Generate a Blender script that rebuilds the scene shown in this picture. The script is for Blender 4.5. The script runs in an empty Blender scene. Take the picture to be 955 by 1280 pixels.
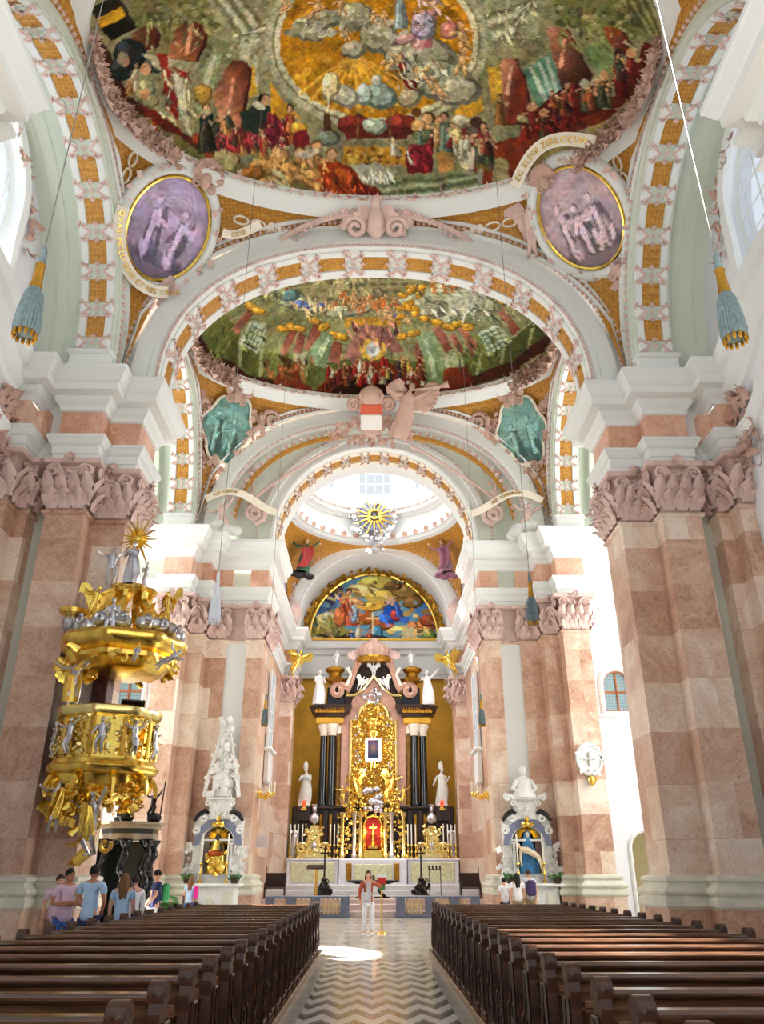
import bpy, bmesh, math, random
import numpy as np
from math import sin, cos, pi, sqrt, atan2, radians
from mathutils import Vector, Matrix, Euler
RND = random.Random(7)
scene = bpy.context.scene
COL = scene.collection

# ------------------------------------------------------------------ materials
def srgb(r, g, b):
    def c(v):
        v /= 255.0
        return v / 12.92 if v <= 0.04045 else ((v + 0.055) / 1.055) ** 2.4
    return (c(r), c(g), c(b), 1.0)

class NT:
    def __init__(s, name):
        s.m = bpy.data.materials.new(name); s.m.use_nodes = True
        s.t = s.m.node_tree; s.n = s.t.nodes; s.b = s.n['Principled BSDF']
    def node(s, typ, **kw):
        n = s.n.new(typ)
        for k, v in kw.items():
            if k.startswith('i_'):
                k2 = k[2:]
                n.inputs[int(k2) if k2.isdigit() else k2.replace('_', ' ')].default_value = v
            else: setattr(n, k, v)
        return n
    def link(s, a, b): s.t.links.new(a, b)
    def pos(s): return s.node('ShaderNodeNewGeometry').outputs['Position']
    def objco(s): return s.node('ShaderNodeTexCoord').outputs['Object']
    def noise(s, vec, scale, detail=4, dist=0.0, rough=0.5):
        n = s.node('ShaderNodeTexNoise'); n.inputs['Scale'].default_value = scale
        n.inputs['Detail'].default_value = detail; n.inputs['Distortion'].default_value = dist
        n.inputs['Roughness'].default_value = rough
        s.link(vec, n.inputs['Vector']); return n.outputs['Fac']
    def ramp(s, fac, stops, interp='LINEAR'):
        n = s.node('ShaderNodeValToRGB'); n.color_ramp.interpolation = interp
        e = n.color_ramp.elements
        while len(e) < len(stops): e.new(0.5)
        for i, (p, c) in enumerate(stops): e[i].position = p; e[i].color = c
        s.link(fac, n.inputs['Fac']); return n.outputs['Color']
    def mix(s, fac, a, b, mode='MIX'):
        n = s.node('ShaderNodeMix', data_type='RGBA', blend_type=mode)
        for sock, v in ((n.inputs[0], fac), (n.inputs[6], a), (n.inputs[7], b)):
            if hasattr(v, 'is_output'): s.link(v, sock)
            else: sock.default_value = v
        return n.outputs[2]
    def math(s, op, a, b=None, c=None):
        n = s.node('ShaderNodeMath', operation=op)
        for i, v in enumerate((a, b, c)):
            if v is None: continue
            if hasattr(v, 'is_output'): s.link(v, n.inputs[i])
            else: n.inputs[i].default_value = v
        return n.outputs[0]
    def bump(s, h, strength=0.3, dist=0.02):
        n = s.node('ShaderNodeBump'); n.inputs['Strength'].default_value = strength
        n.inputs['Distance'].default_value = dist
        s.link(h, n.inputs['Height']); s.link(n.outputs[0], s.b.inputs['Normal'])

def simple(name, rgb, rough=0.6, metal=0.0, var=0.12, scale=6.0, bump=0.0, spec=0.5):
    t = NT(name); c = srgb(*rgb)
    if var > 0:
        f = t.noise(t.objco(), scale, 4, 0.3)
        d = tuple(max(0, v * (1 - var)) for v in c[:3]) + (1,)
        l = tuple(min(1, v * (1 + var)) for v in c[:3]) + (1,)
        t.link(t.ramp(f, [(0.3, d), (0.7, l)]), t.b.inputs['Base Color'])
        if bump: t.bump(f, bump, 0.02)
    else: t.b.inputs['Base Color'].default_value = c
    t.b.inputs['Roughness'].default_value = rough
    t.b.inputs['Metallic'].default_value = metal
    t.b.inputs['Specular IOR Level'].default_value = spec
    return t.m

def marble(name, stops, row=1.15, wid=1.9, rough=0.3, vein=0.9):
    t = NT(name); P = t.pos()
    sep = t.node('ShaderNodeSeparateXYZ'); t.link(P, sep.inputs[0])
    u = t.math('ADD', sep.outputs[0], t.math('MULTIPLY', sep.outputs[1], 1.0))
    cb = t.node('ShaderNodeCombineXYZ'); t.link(u, cb.inputs[0]); t.link(sep.outputs[2], cb.inputs[1])
    br = t.node('ShaderNodeTexBrick'); t.link(cb.outputs[0], br.inputs['Vector'])
    br.inputs['Scale'].default_value = 1.0; br.inputs['Brick Width'].default_value = wid
    br.inputs['Row Height'].default_value = row; br.inputs['Mortar Size'].default_value = 0.008
    br.inputs['Color1'].default_value = (0, 0, 0, 1); br.inputs['Color2'].default_value = (1, 1, 1, 1)
    br.inputs['Mortar'].default_value = (0.35, 0.35, 0.35, 1); br.offset = 0.37; br.squash = 1.3; br.squash_frequency = 3
    tone = br.outputs['Color']
    # every block shows its own cut of the stone
    sc = t.node('ShaderNodeVectorMath', operation='SCALE'); sc.inputs['Scale'].default_value = 9.0
    t.link(tone, sc.inputs[0])
    ad = t.node('ShaderNodeVectorMath', operation='ADD'); t.link(P, ad.inputs[0]); t.link(sc.outputs[0], ad.inputs[1])
    f1 = t.noise(ad.outputs[0], 0.75, 8, 1.4, 0.62)
    f = t.math('ADD', t.math('MULTIPLY', f1, vein), t.math('MULTIPLY', t.math('SUBTRACT', tone, 0.5), 0.42))
    c = t.ramp(f, stops)
    f2 = t.noise(ad.outputs[0], 5.0, 6, 2.5, 0.6)
    c2 = t.mix(t.math('MULTIPLY', t.math('SUBTRACT', f2, 0.32), 0.9), c, srgb(243, 228, 214))
    vn = t.noise(ad.outputs[0], 2.2, 3, 3.0, 0.5)
    v = t.math('LESS_THAN', t.math('ABSOLUTE', t.math('SUBTRACT', vn, 0.5)), 0.006)
    c3 = t.mix(t.math('MULTIPLY', v, 0.55), c2, srgb(120, 66, 52))
    t.link(c3, t.b.inputs['Base Color']); t.b.inputs['Roughness'].default_value = rough
    return t.m

M = {}
M['pink_marble'] = marble('pink_marble', [(0.15, srgb(160, 106, 78)), (0.32, srgb(190, 142, 114)), (0.44, srgb(206, 166, 142)), (0.54, srgb(220, 192, 170)), (0.68, srgb(236, 220, 204))])
M['frieze_marble'] = marble('frieze_marble', [(0.25, srgb(186, 122, 92)), (0.5, srgb(214, 158, 128)), (0.75, srgb(236, 204, 184))], row=6, wid=1.2)
M['base_stone'] = simple('base_stone', (216, 214, 198), 0.45, var=0.12, scale=2.5)
M['white'] = simple('white_stucco', (228, 231, 230), 0.7, var=0.02, scale=0.8)
M['soft_white'] = simple('wall_plaster', (228, 230, 236), 0.8, var=0.02, scale=0.5)
M['mint'] = simple('mint_plaster', (206, 214, 202), 0.8, var=0.03, scale=0.7)
M['pinkstucco'] = simple('pink_stucco', (212, 184, 176), 0.65, var=0.12, scale=3)
M['rosestucco'] = simple('rose_stucco', (194, 160, 146), 0.65, var=0.1, scale=3)
M['oxblood_stucco'] = simple('brown_gold_stucco', (168, 96, 40), 0.6, var=0.2, scale=3)
M['cream'] = simple('cream_stucco', (238, 228, 212), 0.65, var=0.05, scale=3)
M['gold'] = simple('gilding', (246, 204, 98), 0.24, 1.0, var=0.16, scale=8)
M['palegold'] = simple('pale_gilding', (250, 226, 150), 0.26, 1.0, var=0.12, scale=8)
M['silver'] = simple('silver_leaf', (205, 205, 210), 0.32, 1.0, var=0.15, scale=8)
M['bronze'] = simple('dark_bronze', (44, 40, 38), 0.4, 0.7, var=0.2, scale=8)
M['black_marble'] = simple('black_marble', (18, 22, 28), 0.15, 0.0, var=0.3, scale=3)
M['altar_brown'] = simple('dark_altar_wood', (52, 34, 28), 0.35, var=0.25, scale=4)
M['altar_pink'] = simple('altar_rose_marble', (186, 142, 122), 0.35, var=0.15, scale=4)
M['white_marble'] = simple('white_marble', (232, 232, 230), 0.4, var=0.08, scale=3)
M['grey_stone'] = simple('grey_stone', (176, 180, 190), 0.5, var=0.1, scale=3)
M['statue_grey'] = simple('grey_white_stone', (206, 206, 200), 0.55, var=0.08, scale=5)
M['yellow_wall'] = simple('ochre_silk_wall', (216, 166, 50), 0.7, var=0.14, scale=1.3)
M['altar_gold_dark'] = simple('antique_gold', (176, 128, 44), .4, .9, var=.3, scale=6)
M['cable'] = simple('steel_cable', (120, 118, 112), 0.5, 0.4, var=0)

def ochre_diaper():
    t = NT('ochre_diaper'); P = t.pos()
    w = t.node('ShaderNodeTexVoronoi', feature='F1'); w.inputs['Scale'].default_value = 9.0; w.inputs['Randomness'].default_value = 0.35
    t.link(P, w.inputs['Vector'])
    n = t.noise(P, 11, 4, 1.5)
    f = t.math('ADD', t.math('MULTIPLY', w.outputs['Distance'], 0.45), t.math('MULTIPLY', n, 0.6))
    t.link(t.ramp(f, [(0.25, srgb(136, 86, 22)), (0.5, srgb(180, 124, 38)), (0.75, srgb(208, 158, 70))]), t.b.inputs['Base Color'])
    t.b.inputs['Roughness'].default_value = 0.55; t.bump(f, 0.5, 0.03)
    return t.m
M['ochre'] = ochre_diaper()

def wood(name, a, b, rough=0.28):
    t = NT(name); P = t.objco()
    mp = t.node('ShaderNodeMapping'); mp.inputs['Scale'].default_value = (0.7, 9, 9); t.link(P, mp.inputs['Vector'])
    f = t.noise(mp.outputs[0], 2.2, 5, 0.8)
    t.link(t.ramp(f, [(0.3, srgb(*a)), (0.7, srgb(*b))]), t.b.inputs['Base Color'])
    t.b.inputs['Roughness'].default_value = rough
    return t.m
M['pew_wood'] = wood('pew_wood', (60, 40, 30), (126, 88, 64), 0.18)
M['pew_end_wood'] = wood('pew_end_wood', (44, 24, 17), (84, 48, 30), 0.35)
M['door_wood'] = wood('orange_frame_wood', (150, 84, 40), (190, 116, 62), 0.5)

def vcol(name, rough=0.75, attr='paint'):
    t = NT(name); a = t.node('ShaderNodeAttribute', attribute_name=attr)
    t.link(a.outputs['Color'], t.b.inputs['Base Color']); t.b.inputs['Roughness'].default_value = rough
    t.b.inputs['Specular IOR Level'].default_value = 0.15
    return t.m
M['fresco'] = vcol('fresco_paint')

# ------------------------------------------------------------------ mesh builder
class MB:
    def __init__(s): s.v = []; s.f = []; s.mi = []; s.cur = 0; s.mats = []
    def use(s, key):
        if key not in s.mats: s.mats.append(key)
        s.cur = s.mats.index(key); return s
    def add(s, vs, fs, T=None):
        b = len(s.v)
        if T is not None: vs = [T @ Vector(v) for v in vs]
        s.v.extend(tuple(v) for v in vs)
        for f in fs: s.f.append(tuple(b + i for i in f)); s.mi.append(s.cur)
        return s
    def merge(s, o, T=None):
        cur = s.cur; b = len(s.v)
        s.v.extend(tuple(T @ Vector(v)) if T is not None else v for v in o.v)
        for f, m in zip(o.f, o.mi):
            s.f.append(tuple(b + i for i in f)); s.mi.append(cur)
        return s
    def box(s, c, d, T=None, tap=1.0):
        x, y, z = c; a, b, h = d[0] / 2, d[1] / 2, d[2] / 2
        vs = [(x + i * a * k, y + j * b * k, z + q) for q, k in ((-h, 1), (h, tap)) for i, j in ((-1, -1), (1, -1), (1, 1), (-1, 1))]
        return s.add(vs, [(3, 2, 1, 0), (4, 5, 6, 7), (0, 1, 5, 4), (1, 2, 6, 5), (2, 3, 7, 6), (3, 0, 4, 7)], T)
    def bbox(s, c, d, bev=0.02, T=None):                     # box with chamfered edges (all twelve)
        x, y, z = c; hx, hy, hz = d[0] / 2, d[1] / 2, d[2] / 2; b = min(bev, hx * .9, hy * .9, hz * .9)
        rings = []
        for zz, o in ((-hz, b), (-hz + b, 0), (hz - b, 0), (hz, b)):
            X, Y = hx - o, hy - o
            rings.append([(x + px, y + py, z + zz) for px, py in ((-X, -Y + b), (-X + b, -Y), (X - b, -Y), (X, -Y + b), (X, Y - b), (X - b, Y), (-X + b, Y), (-X, Y - b))])
        return s.rings(rings, True, True, True, T)
    def rings(s, R, closed=True, cap0=False, cap1=False, T=None):
        n = len(R[0]); vs = [p for r in R for p in r]; fs = []
        m = n if closed else n - 1
        for i in range(len(R) - 1):
            for j in range(m):
                k = (j + 1) % n
                fs.append((i * n + j, i * n + k, (i + 1) * n + k, (i + 1) * n + j))
        if cap0: fs.append(tuple(range(n - 1, -1, -1)))
        if cap1: fs.append(tuple((len(R) - 1) * n + j for j in range(n)))
        return s.add(vs, fs, T)
    def lathe(s, prof, n=16, c=(0, 0, 0), T=None, sx=1.0, sy=1.0, a0=0.0, a1=2 * pi, cap=True):
        full = abs(a1 - a0 - 2 * pi) < 1e-6
        m = n if full else n + 1
        R = [[(c[0] + r * sx * cos(a0 + (a1 - a0) * j / n), c[1] + r * sy * sin(a0 + (a1 - a0) * j / n), c[2] + z) for j in range(m)] for r, z in prof]
        return s.rings(R, full, cap and full, cap and full, T)
    def tube(s, pts, r, n=6, T=None, caps=True, flat=1.0):
        pts = [Vector(p) for p in pts]; R = []
        N = None
        for i, p in enumerate(pts):
            t = (pts[min(i + 1, len(pts) - 1)] - pts[max(i - 1, 0)])
            t = t.normalized() if t.length > 1e-9 else Vector((0, 0, 1))
            if N is None:
                N = t.cross(Vector((0, 0, 1)))
                if N.length < 1e-3: N = t.cross(Vector((1, 0, 0)))
            N = (N - t * N.dot(t))
            N = N.normalized() if N.length > 1e-6 else t.orthogonal().normalized()
            B = t.cross(N)
            rr = r[i] if isinstance(r, (list, tuple)) else r
            R.append([tuple(p + N * (rr * cos(2 * pi * j / n)) + B * (rr * flat * sin(2 * pi * j / n))) for j in range(n)])
        return s.rings(R, True, caps, caps, T)
    def ball(s, c, r, n=10, m=6, T=None):
        if not isinstance(r, (tuple, list)): r = (r, r, r)
        R = []
        for i in range(m + 1):
            a = -pi / 2 + pi * i / m; q = max(cos(a), 0.02)
            R.append([(c[0] + r[0] * q * cos(2 * pi * j / n), c[1] + r[1] * q * sin(2 * pi * j / n), c[2] + r[2] * sin(a)) for j in range(n)])
        return s.rings(R, True, True, True, T)
    def prism(s, poly, z0, z1, T=None, axis='z'):
        n = len(poly)
        mp = {'z': lambda p, q: (p[0], p[1], q), 'y': lambda p, q: (p[0], q, p[1]), 'x': lambda p, q: (q, p[0], p[1])}[axis]
        vs = [mp(p, z0) for p in poly] + [mp(p, z1) for p in poly]
        fs = [tuple(range(n - 1, -1, -1)), tuple(range(n, 2 * n))] + [(i, (i + 1) % n, n + (i + 1) % n, n + i) for i in range(n)]
        return s.add(vs, fs, T)
    def grid(s, fn, nu, nv, T=None, flip=False):
        vs = [fn(i / nu, j / nv) for j in range(nv + 1) for i in range(nu + 1)]
        w = nu + 1; fs = []
        for j in range(nv):
            for i in range(nu):
                q = (j * w + i, j * w + i + 1, (j + 1) * w + i + 1, (j + 1) * w + i)
                fs.append(q[::-1] if flip else q)
        return s.add(vs, fs, T)
    def sweep_plan(s, path, prof, out=1, mats=None):
        """a moulding profile [(offset, z)] carried along a plan path with mitred corners; offset is to the left of travel when out=1"""
        n = len(path); nr = []
        for i in range(n - 1):
            d = Vector((path[i + 1][0] - path[i][0], path[i + 1][1] - path[i][1])).normalized()
            nr.append(Vector((-d.y, d.x)) * out)
        mt = []
        for i in range(n):
            a = nr[max(i - 1, 0)]; b = nr[min(i, n - 2)]
            m = a + b
            if m.length < 1e-5: m = a.copy()
            else: m = m / max(m.dot(a), 0.2)
            mt.append(m)
        R = [[(path[i][0] + mt[i].x * o, path[i][1] + mt[i].y * o, z) for (o, z) in prof] for i in range(n)]
        k = len(prof)
        for i in range(n - 1):
            if mats: s.use(mats[i])
            s.add(R[i] + R[i + 1], [(j, k + j, k + j + 1, j + 1) if out < 0 else (j, j + 1, k + j + 1, k + j) for j in range(k - 1)])
        return s
    def mesh(s, name, smooth=None):
        me = bpy.data.meshes.new(name); me.from_pydata(s.v, [], s.f)
        for k in s.mats: me.materials.append(M[k])
        if s.mats and len(s.mats) > 1: me.polygons.foreach_set('material_index', s.mi)
        me.update()
        if smooth:
            bm = bmesh.new(); bm.from_mesh(me); bmesh.ops.recalc_face_normals(bm, faces=bm.faces)
            for f in bm.faces: f.smooth = True
            lim = radians(smooth if smooth is not True else 40)
            for e in bm.edges:
                if len(e.link_faces) == 2 and e.calc_face_angle(0) > lim: e.smooth = False
            bm.to_mesh(me); bm.free()
        else:
            bm = bmesh.new(); bm.from_mesh(me); bmesh.ops.recalc_face_normals(bm, faces=bm.faces); bm.to_mesh(me); bm.free()
        return me

WM = {}
def obj(name, mb, mat=None, parent=None, smooth=None, local=False, label=None):
    """link one mesh object; vertices are world coordinates unless local"""
    if mat and not mb.mats: mb.use(mat)
    me = mb if isinstance(mb, bpy.types.Mesh) else mb.mesh(name, smooth)
    o = bpy.data.objects.new(name, me); COL.objects.link(o)
    if parent is not None:
        o.parent = parent
        if not local: o.matrix_local = WM[parent.name].inverted()
    WM[o.name] = (WM[parent.name] if (parent is not None and local) else Matrix())
    if label: o['label'] = label
    return o
def tag(o, label=None, cat=None, group=None, kind=None):
    if label: o['label'] = label
    if cat: o['category'] = cat
    if group: o['group'] = group
    if kind: o['kind'] = kind
    return o
def thing(name, loc=(0, 0, 0), rz=0.0, label=None, cat=None, group=None, kind=None):
    o = bpy.data.objects.new(name, None); COL.objects.link(o)
    o.location = loc; o.rotation_euler = (0, 0, rz); o.empty_display_size = 0.2
    WM[o.name] = Matrix.Translation(Vector(loc)) @ Matrix.Rotation(rz, 4, 'Z')
    return tag(o, label, cat, group, kind)
def kids(o): return [c for c in bpy.data.objects if c.parent == o]
KIDS = {}
def copy_tree(o, loc, rz=None, label=None, group=None):
    def cp(a, par):
        c = a.copy(); COL.objects.link(c)
        if par is not None: c.parent = par
        for ch in [x for x in a.children]: cp(ch, c)
        return c
    c = cp(o, None); c.location = loc
    if rz is not None: c.rotation_euler = (0, 0, rz)
    if label: c['label'] = label
    if group: c['group'] = group
    return c
def R3(rx=0, ry=0, rz=0): return Euler((rx, ry, rz)).to_matrix().to_4x4()
def TR(x, y, z): return Matrix.Translation((x, y, z))
def frame(o, X, Y, Z):
    m = Matrix.Identity(4)
    for i, a in enumerate((X, Y, Z)):
        for k in range(3): m[k][i] = a[k]
    for k in range(3): m[k][3] = o[k]
    return m

# ------------------------------------------------------------------ ornament vocabulary (local: x right, z up, y = out of the wall toward -y)
def volute(mb, T, r=0.2, turns=1.4, th=0.045, s=1, tail=None, n=16, sides=5):
    """spiral scroll in the local xz plane, centre at the origin; s mirrors it; tail = end point it runs out to"""
    pts = []; rad = []
    for i in range(n + 1):
        a = 2 * pi * turns * i / n; q = r * (0.18 + 0.82 * i / n)
        pts.append((s * q * cos(a), -0.05 * (1 - i / n) * r * 4, q * sin(a))); rad.append(th * (0.7 + 0.5 * i / n))
    if tail is not None:
        p = Vector(pts[-1]); e = Vector(tail)
        d = Vector((-s * sin(2 * pi * turns), 0, cos(2 * pi * turns))) * (e - p).length * 0.5
        for k in (0.25, 0.5, 0.75, 1.0):
            q = p * (1 - k) ** 2 + (p + d) * 2 * k * (1 - k) + e * k * k
            pts.append(tuple(q)); rad.append(th * (1.2 - 0.6 * k))
    mb.tube(pts, rad, sides, T)
def leaf(mb, T, w=0.2, h=0.4, curl=0.18, nu=4, nv=5):
    """acanthus-like leaf standing on the local origin, rising in z and curling out to -y"""
    def fn(u, v):
        x = (u - 0.5) * 2
        ww = w * (0.5 + 0.8 * sin(pi * (0.15 + 0.75 * v))) * (1 + 0.2 * cos(v * 19)) * (1 - 0.7 * max(0, v - 0.75) * 4 * 0.9)
        z = h * (v if v < 0.72 else 0.72 + .2 * sin((v - 0.72) * 9.5))
        y = -curl * (v ** 2.4) * 1.3 - 0.3 * w * (1 - abs(x)) * (0.3 + v) + .1 * w * cos(v * 19) * x * x
        return (x * ww * 0.5, y, z)
    mb.grid(fn, nu, nv, T)
def rosette(mb, T, r=0.2, petals=6):
    mb.ball((0, -0.06 * r / 0.2, 0), (r * .28, r * .28, r * .28), 6, 4, T)
    for k in range(petals):
        a = 2 * pi * k / petals
        leaf(mb, T @ R3(0, a, 0), r * 0.75, r, r * 0.35, 2, 4)
def curls(mb, frames, size=0.3, seed=1, dens=1, leafy=0.6):
    """loose rocaille foliage: leaves and scrolls strewn over the given frames"""
    q = random.Random(seed)
    for T in frames:
        for _ in range(dens):
            S = size * q.uniform(0.6, 1.25)
            L = T @ TR(q.uniform(-.5, .5) * size, 0, q.uniform(-.5, .5) * size) @ R3(q.uniform(-.35, .25), q.uniform(0, 6.28), q.uniform(-.4, .4))
            if q.random() < leafy: leaf(mb, L, S * 0.55, S, S * 0.45, 2, 4)
            else: volute(mb, L, S * 0.34, 1.2, S * 0.1, q.choice((-1, 1)), None, 9, 4)
def figure(mb, T, h=1.0, pose=0, robe=True, wings=False, seed=0, halo=False):
    """a carved figure facing -y, feet at the local origin, height h"""
    q = random.Random(seed); k = h / 1.75
    S = T @ Matrix.Scale(k, 4)
    lean = q.uniform(-.06, .06)
    if robe:
        def fn(u, v):
            a = 2 * pi * u; z = 1.25 * v
            r = (0.30 - 0.13 * v + 0.05 * sin(pi * v)) * (1 + 0.12 * sin(a * 5 + v * 3 + seed) * (1 - v * .6))
            return (r * 1.05 * cos(a) + lean * v + 0.05 * sin(3 * v), r * 0.75 * sin(a), z)
        mb.grid(fn, 16, 7, S)
    else:
        for sx in (-1, 1):
            kx = q.uniform(-.1, .1)
            mb.tube([(sx * .1, 0, .85), (sx * .13 + kx, -.14 if pose else -.03, .45), (sx * .12, .06 if pose else 0, .03)], [.12, .085, .05], 7, S)
            mb.ball((sx * .12, -.06, .035), (.05, .12, .04), 6, 4, S)
        mb.ball((0, 0, .86), (.18, .14, .16), 8, 5, S)
    R = [[(lean + rx * cos(2 * pi * j / 10), ry * sin(2 * pi * j / 10), z) for j in range(10)] for z, rx, ry in ((.85, .17, .13), (1.0, .16, .12), (1.2, .2, .13), (1.36, .22, .12), (1.45, .12, .09), (1.5, .06, .06), (1.56, .055, .055))]
    mb.rings(R, True, True, True, S)
    hx = lean + q.uniform(-.05, .05)
    mb.ball((hx, -.02, 1.65), (.085, .1, .125), 9, 7, S)
    mb.ball((hx, -.125, 1.64), (.016, .03, .03), 5, 4, S)
    mb.ball((hx, .02, 1.69), (.1, .11, .11), 8, 5, S)
    for sx in (-1, 1):
        if pose == 0: e, w = (sx * .3, -.08, 1.1), (sx * .12, -.24, 1.12 + .1 * sx)
        elif pose == 1: e, w = (sx * .42, -.06, 1.42 + .1 * sx), (sx * .66, -.12, 1.62 + .15 * sx)
        elif pose == 2: e, w = (sx * .33, .0, 1.12), (sx * .42, -.16, .92 + .4 * (sx > 0))
        else: e, w = (sx * .28, -.14, 1.15), (sx * .05, -.3, 1.28)
        mb.tube([(sx * .2 + lean, 0, 1.38), e, w], [.075, .06, .04], 6, S)
        mb.ball(w, (.045, .05, .06), 6, 4, S)
    if wings:
        for sx in (-1, 1):
            def wf(u, v):
                return (sx * (.1 + .75 * u + .12 * v * (1 - u)), .12 + .12 * u, 1.3 + .55 * sin(u * 2.2) - v * (.75 - .25 * u) * (1 + .08 * cos(u * 26)))
            mb.grid(wf, 8, 5, S)
    if halo:
        for i in range(12):
            a = 2 * pi * i / 12
            mb.tube([(hx + .16 * cos(a), .05, 1.68 + .16 * sin(a)), (hx + .3 * cos(a), .05, 1.68 + .3 * sin(a))], [.02, .006], 4, S)
# ------------------------------------------------------------------ camera
cam = bpy.data.cameras.new('camera'); cam_o = bpy.data.objects.new('camera', cam); COL.objects.link(cam_o)
cam.sensor_fit = 'VERTICAL'; cam.sensor_height = 24.0; cam.lens = 24.0 * 980.0 / 1280.0
cam_o.location = (0, 0, 1.62); cam_o.rotation_euler = (radians(90) + math.atan(452 / 980), 0, -0.01065)
cam.clip_start = 0.05; cam.clip_end = 500
scene.camera = cam_o

# ------------------------------------------------------------------ arches
class Arch:
    """superellipse arch; axis 'y': spans x, thickness runs along y.  axis 'x': spans y about yc, thickness runs along x (mirrored by side)"""
    def __init__(s, a, h, z0, n=2.0, axis='y', yc=0.0, side=1):
        s.a, s.h, s.z0, s.n, s.axis, s.yc, s.side = a, h, z0, n, axis, yc, side
    def uz(s, t, off=0.0):
        c, q = cos(t), sin(t)
        return ((s.a + off) * (1 if c >= 0 else -1) * abs(c) ** (2 / s.n), s.z0 + (s.h + off) * max(q, 0) ** (2 / s.n))
    def ts(s, n, t0=0.0, t1=pi):
        """parameters spaced evenly by length"""
        N = 400; P = [s.uz(t0 + (t1 - t0) * i / N) for i in range(N + 1)]; L = [0]
        for i in range(N): L.append(L[-1] + math.hypot(P[i + 1][0] - P[i][0], P[i + 1][1] - P[i][1]))
        out = []; j = 0
        for k in range(n + 1):
            w = L[-1] * k / n
            while j < N - 1 and L[j + 1] < w: j += 1
            f = (w - L[j]) / max(L[j + 1] - L[j], 1e-9)
            out.append(t0 + (t1 - t0) * (j + min(f, 1)) / N)
        return out
    def P(s, t, off, d):
        u, z = s.uz(t, off)
        return (u, d, z) if s.axis == 'y' else (s.side * d, s.yc + u, z)
    def frame(s, t, off, d):
        e = 1e-3
        p = Vector(s.P(t, off, d)); tg = (Vector(s.P(min(t + e, pi), off, d)) - Vector(s.P(max(t - e, 0), off, d))).normalized()
        ax = Vector((0, 1, 0)) if s.axis == 'y' else Vector((s.side, 0, 0))
        nn = tg.cross(ax); nn.normalize()
        c = Vector(s.P(pi / 2, -s.h * .8, d))
        if nn.dot(p - c) < 0: nn = -nn
        return frame(p, ax, nn, tg)
    def sweep(s, mb, sec, n=48, t0=0.0, t1=pi, stilt=0.0):
        R = [[s.P(t, o, d) for o, d in sec] for t in s.ts(n, t0, t1)]
        if stilt:
            R = [[(p[0], p[1], p[2] - stilt) for p in R[0]]] + R + [[(p[0], p[1], p[2] - stilt) for p in R[-1]]]
        mb.rings(R, False)
    def beads(s, mb, off, d, n, r, t0=0.0, t1=pi):
        for t in s.ts(n, t0, t1): mb.ball(s.P(t, off, d), (r, r, r), 6, 4)

def scroll_pair(mb, T, w=0.5, h=0.5, r=0.1, th=0.03):
    """two facing C scrolls and a bud, local x across, z along"""
    for sx in (-1, 1):
        for sz in (-1, 1):
            mb2 = T @ TR(sx * w * .36, 0, sz * h * .36)
            volute(mb, mb2 @ R3(0, 0 if sz > 0 else 0, 0), r, 1.2, th, sx * sz, None, 9, 4)
        mb.tube([(sx * w * .36, -.02, -h * .36), (sx * w * .18, -.05, 0), (sx * w * .36, -.02, h * .36)], th * 1.25, 5, T)
    mb.ball((0, -.03, 0), (.06 * h / .5, .05, .09 * h / .5), 6, 4, T)

def decorated_soffit(root, A, d0, d1, nrep, t0, t1, plates='white', scr='pinkstucco', fill=0.6, edge=0.0):
    """rows of ochre panels with white side strips, parted by scrollwork"""
    och, strip, scm = MB(), MB(), MB()
    ts = A.ts(nrep * 10, t0, t1); w = d1 - d0; dm = (d0 + d1) / 2
    for k in range(nrep):
        i0 = k * 10 + 2; i1 = k * 10 + 8
        seg = ts[i0:i1 + 1]
        for mb, off, a, b in ((och, -.015, dm - w * .24, dm + w * .24), (strip, -.05, d0 + w * .06, d0 + w * .24), (strip, -.05, d1 - w * .24, d1 - w * .06)):
            mb.rings([[A.P(t, 0.01, a), A.P(t, off, a), A.P(t, off, b), A.P(t, 0.01, b)] for t in seg], False)
        L = (Vector(A.P(ts[i1], 0, dm)) - Vector(A.P(ts[i0], 0, dm))).length
        T = A.frame(ts[k * 10], -.05, dm)
        scroll_pair(scm, T, w * .98, L * .66, min(w, L) * .2, min(w, L) * .055)
        # white cushions under the scrolls
        for sx in (-1, 1): strip.bbox((sx * w * .33, .02, 0), (w * .30, .12, L * .56), .05, T)
        for z in (i0, i1):
            rosette(scm, A.frame(ts[z], -.03, dm), w * .09, 5)
    obj('ochre_panel', och, 'ochre', root); obj('white_strip', strip, plates, root); obj('scrollwork', scm, scr, root, True)

Z0 = 14.2
arch1 = Arch(6.15, 5.05, Z0, 2.3)
longA = {s: Arch(4.4, 4.9, 14.6, 2.0, 'x', 13.4, s) for s in (-1, 1)}
longB = {s: Arch(3.95, 4.9, 14.6, 2.0, 'x', 24.55, s) for s in (-1, 1)}
arch2 = Arch(4.15, 4.26, Z0, 2.0)
arch3 = Arch(4.2, 4.26, Z0, 2.0)

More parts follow.
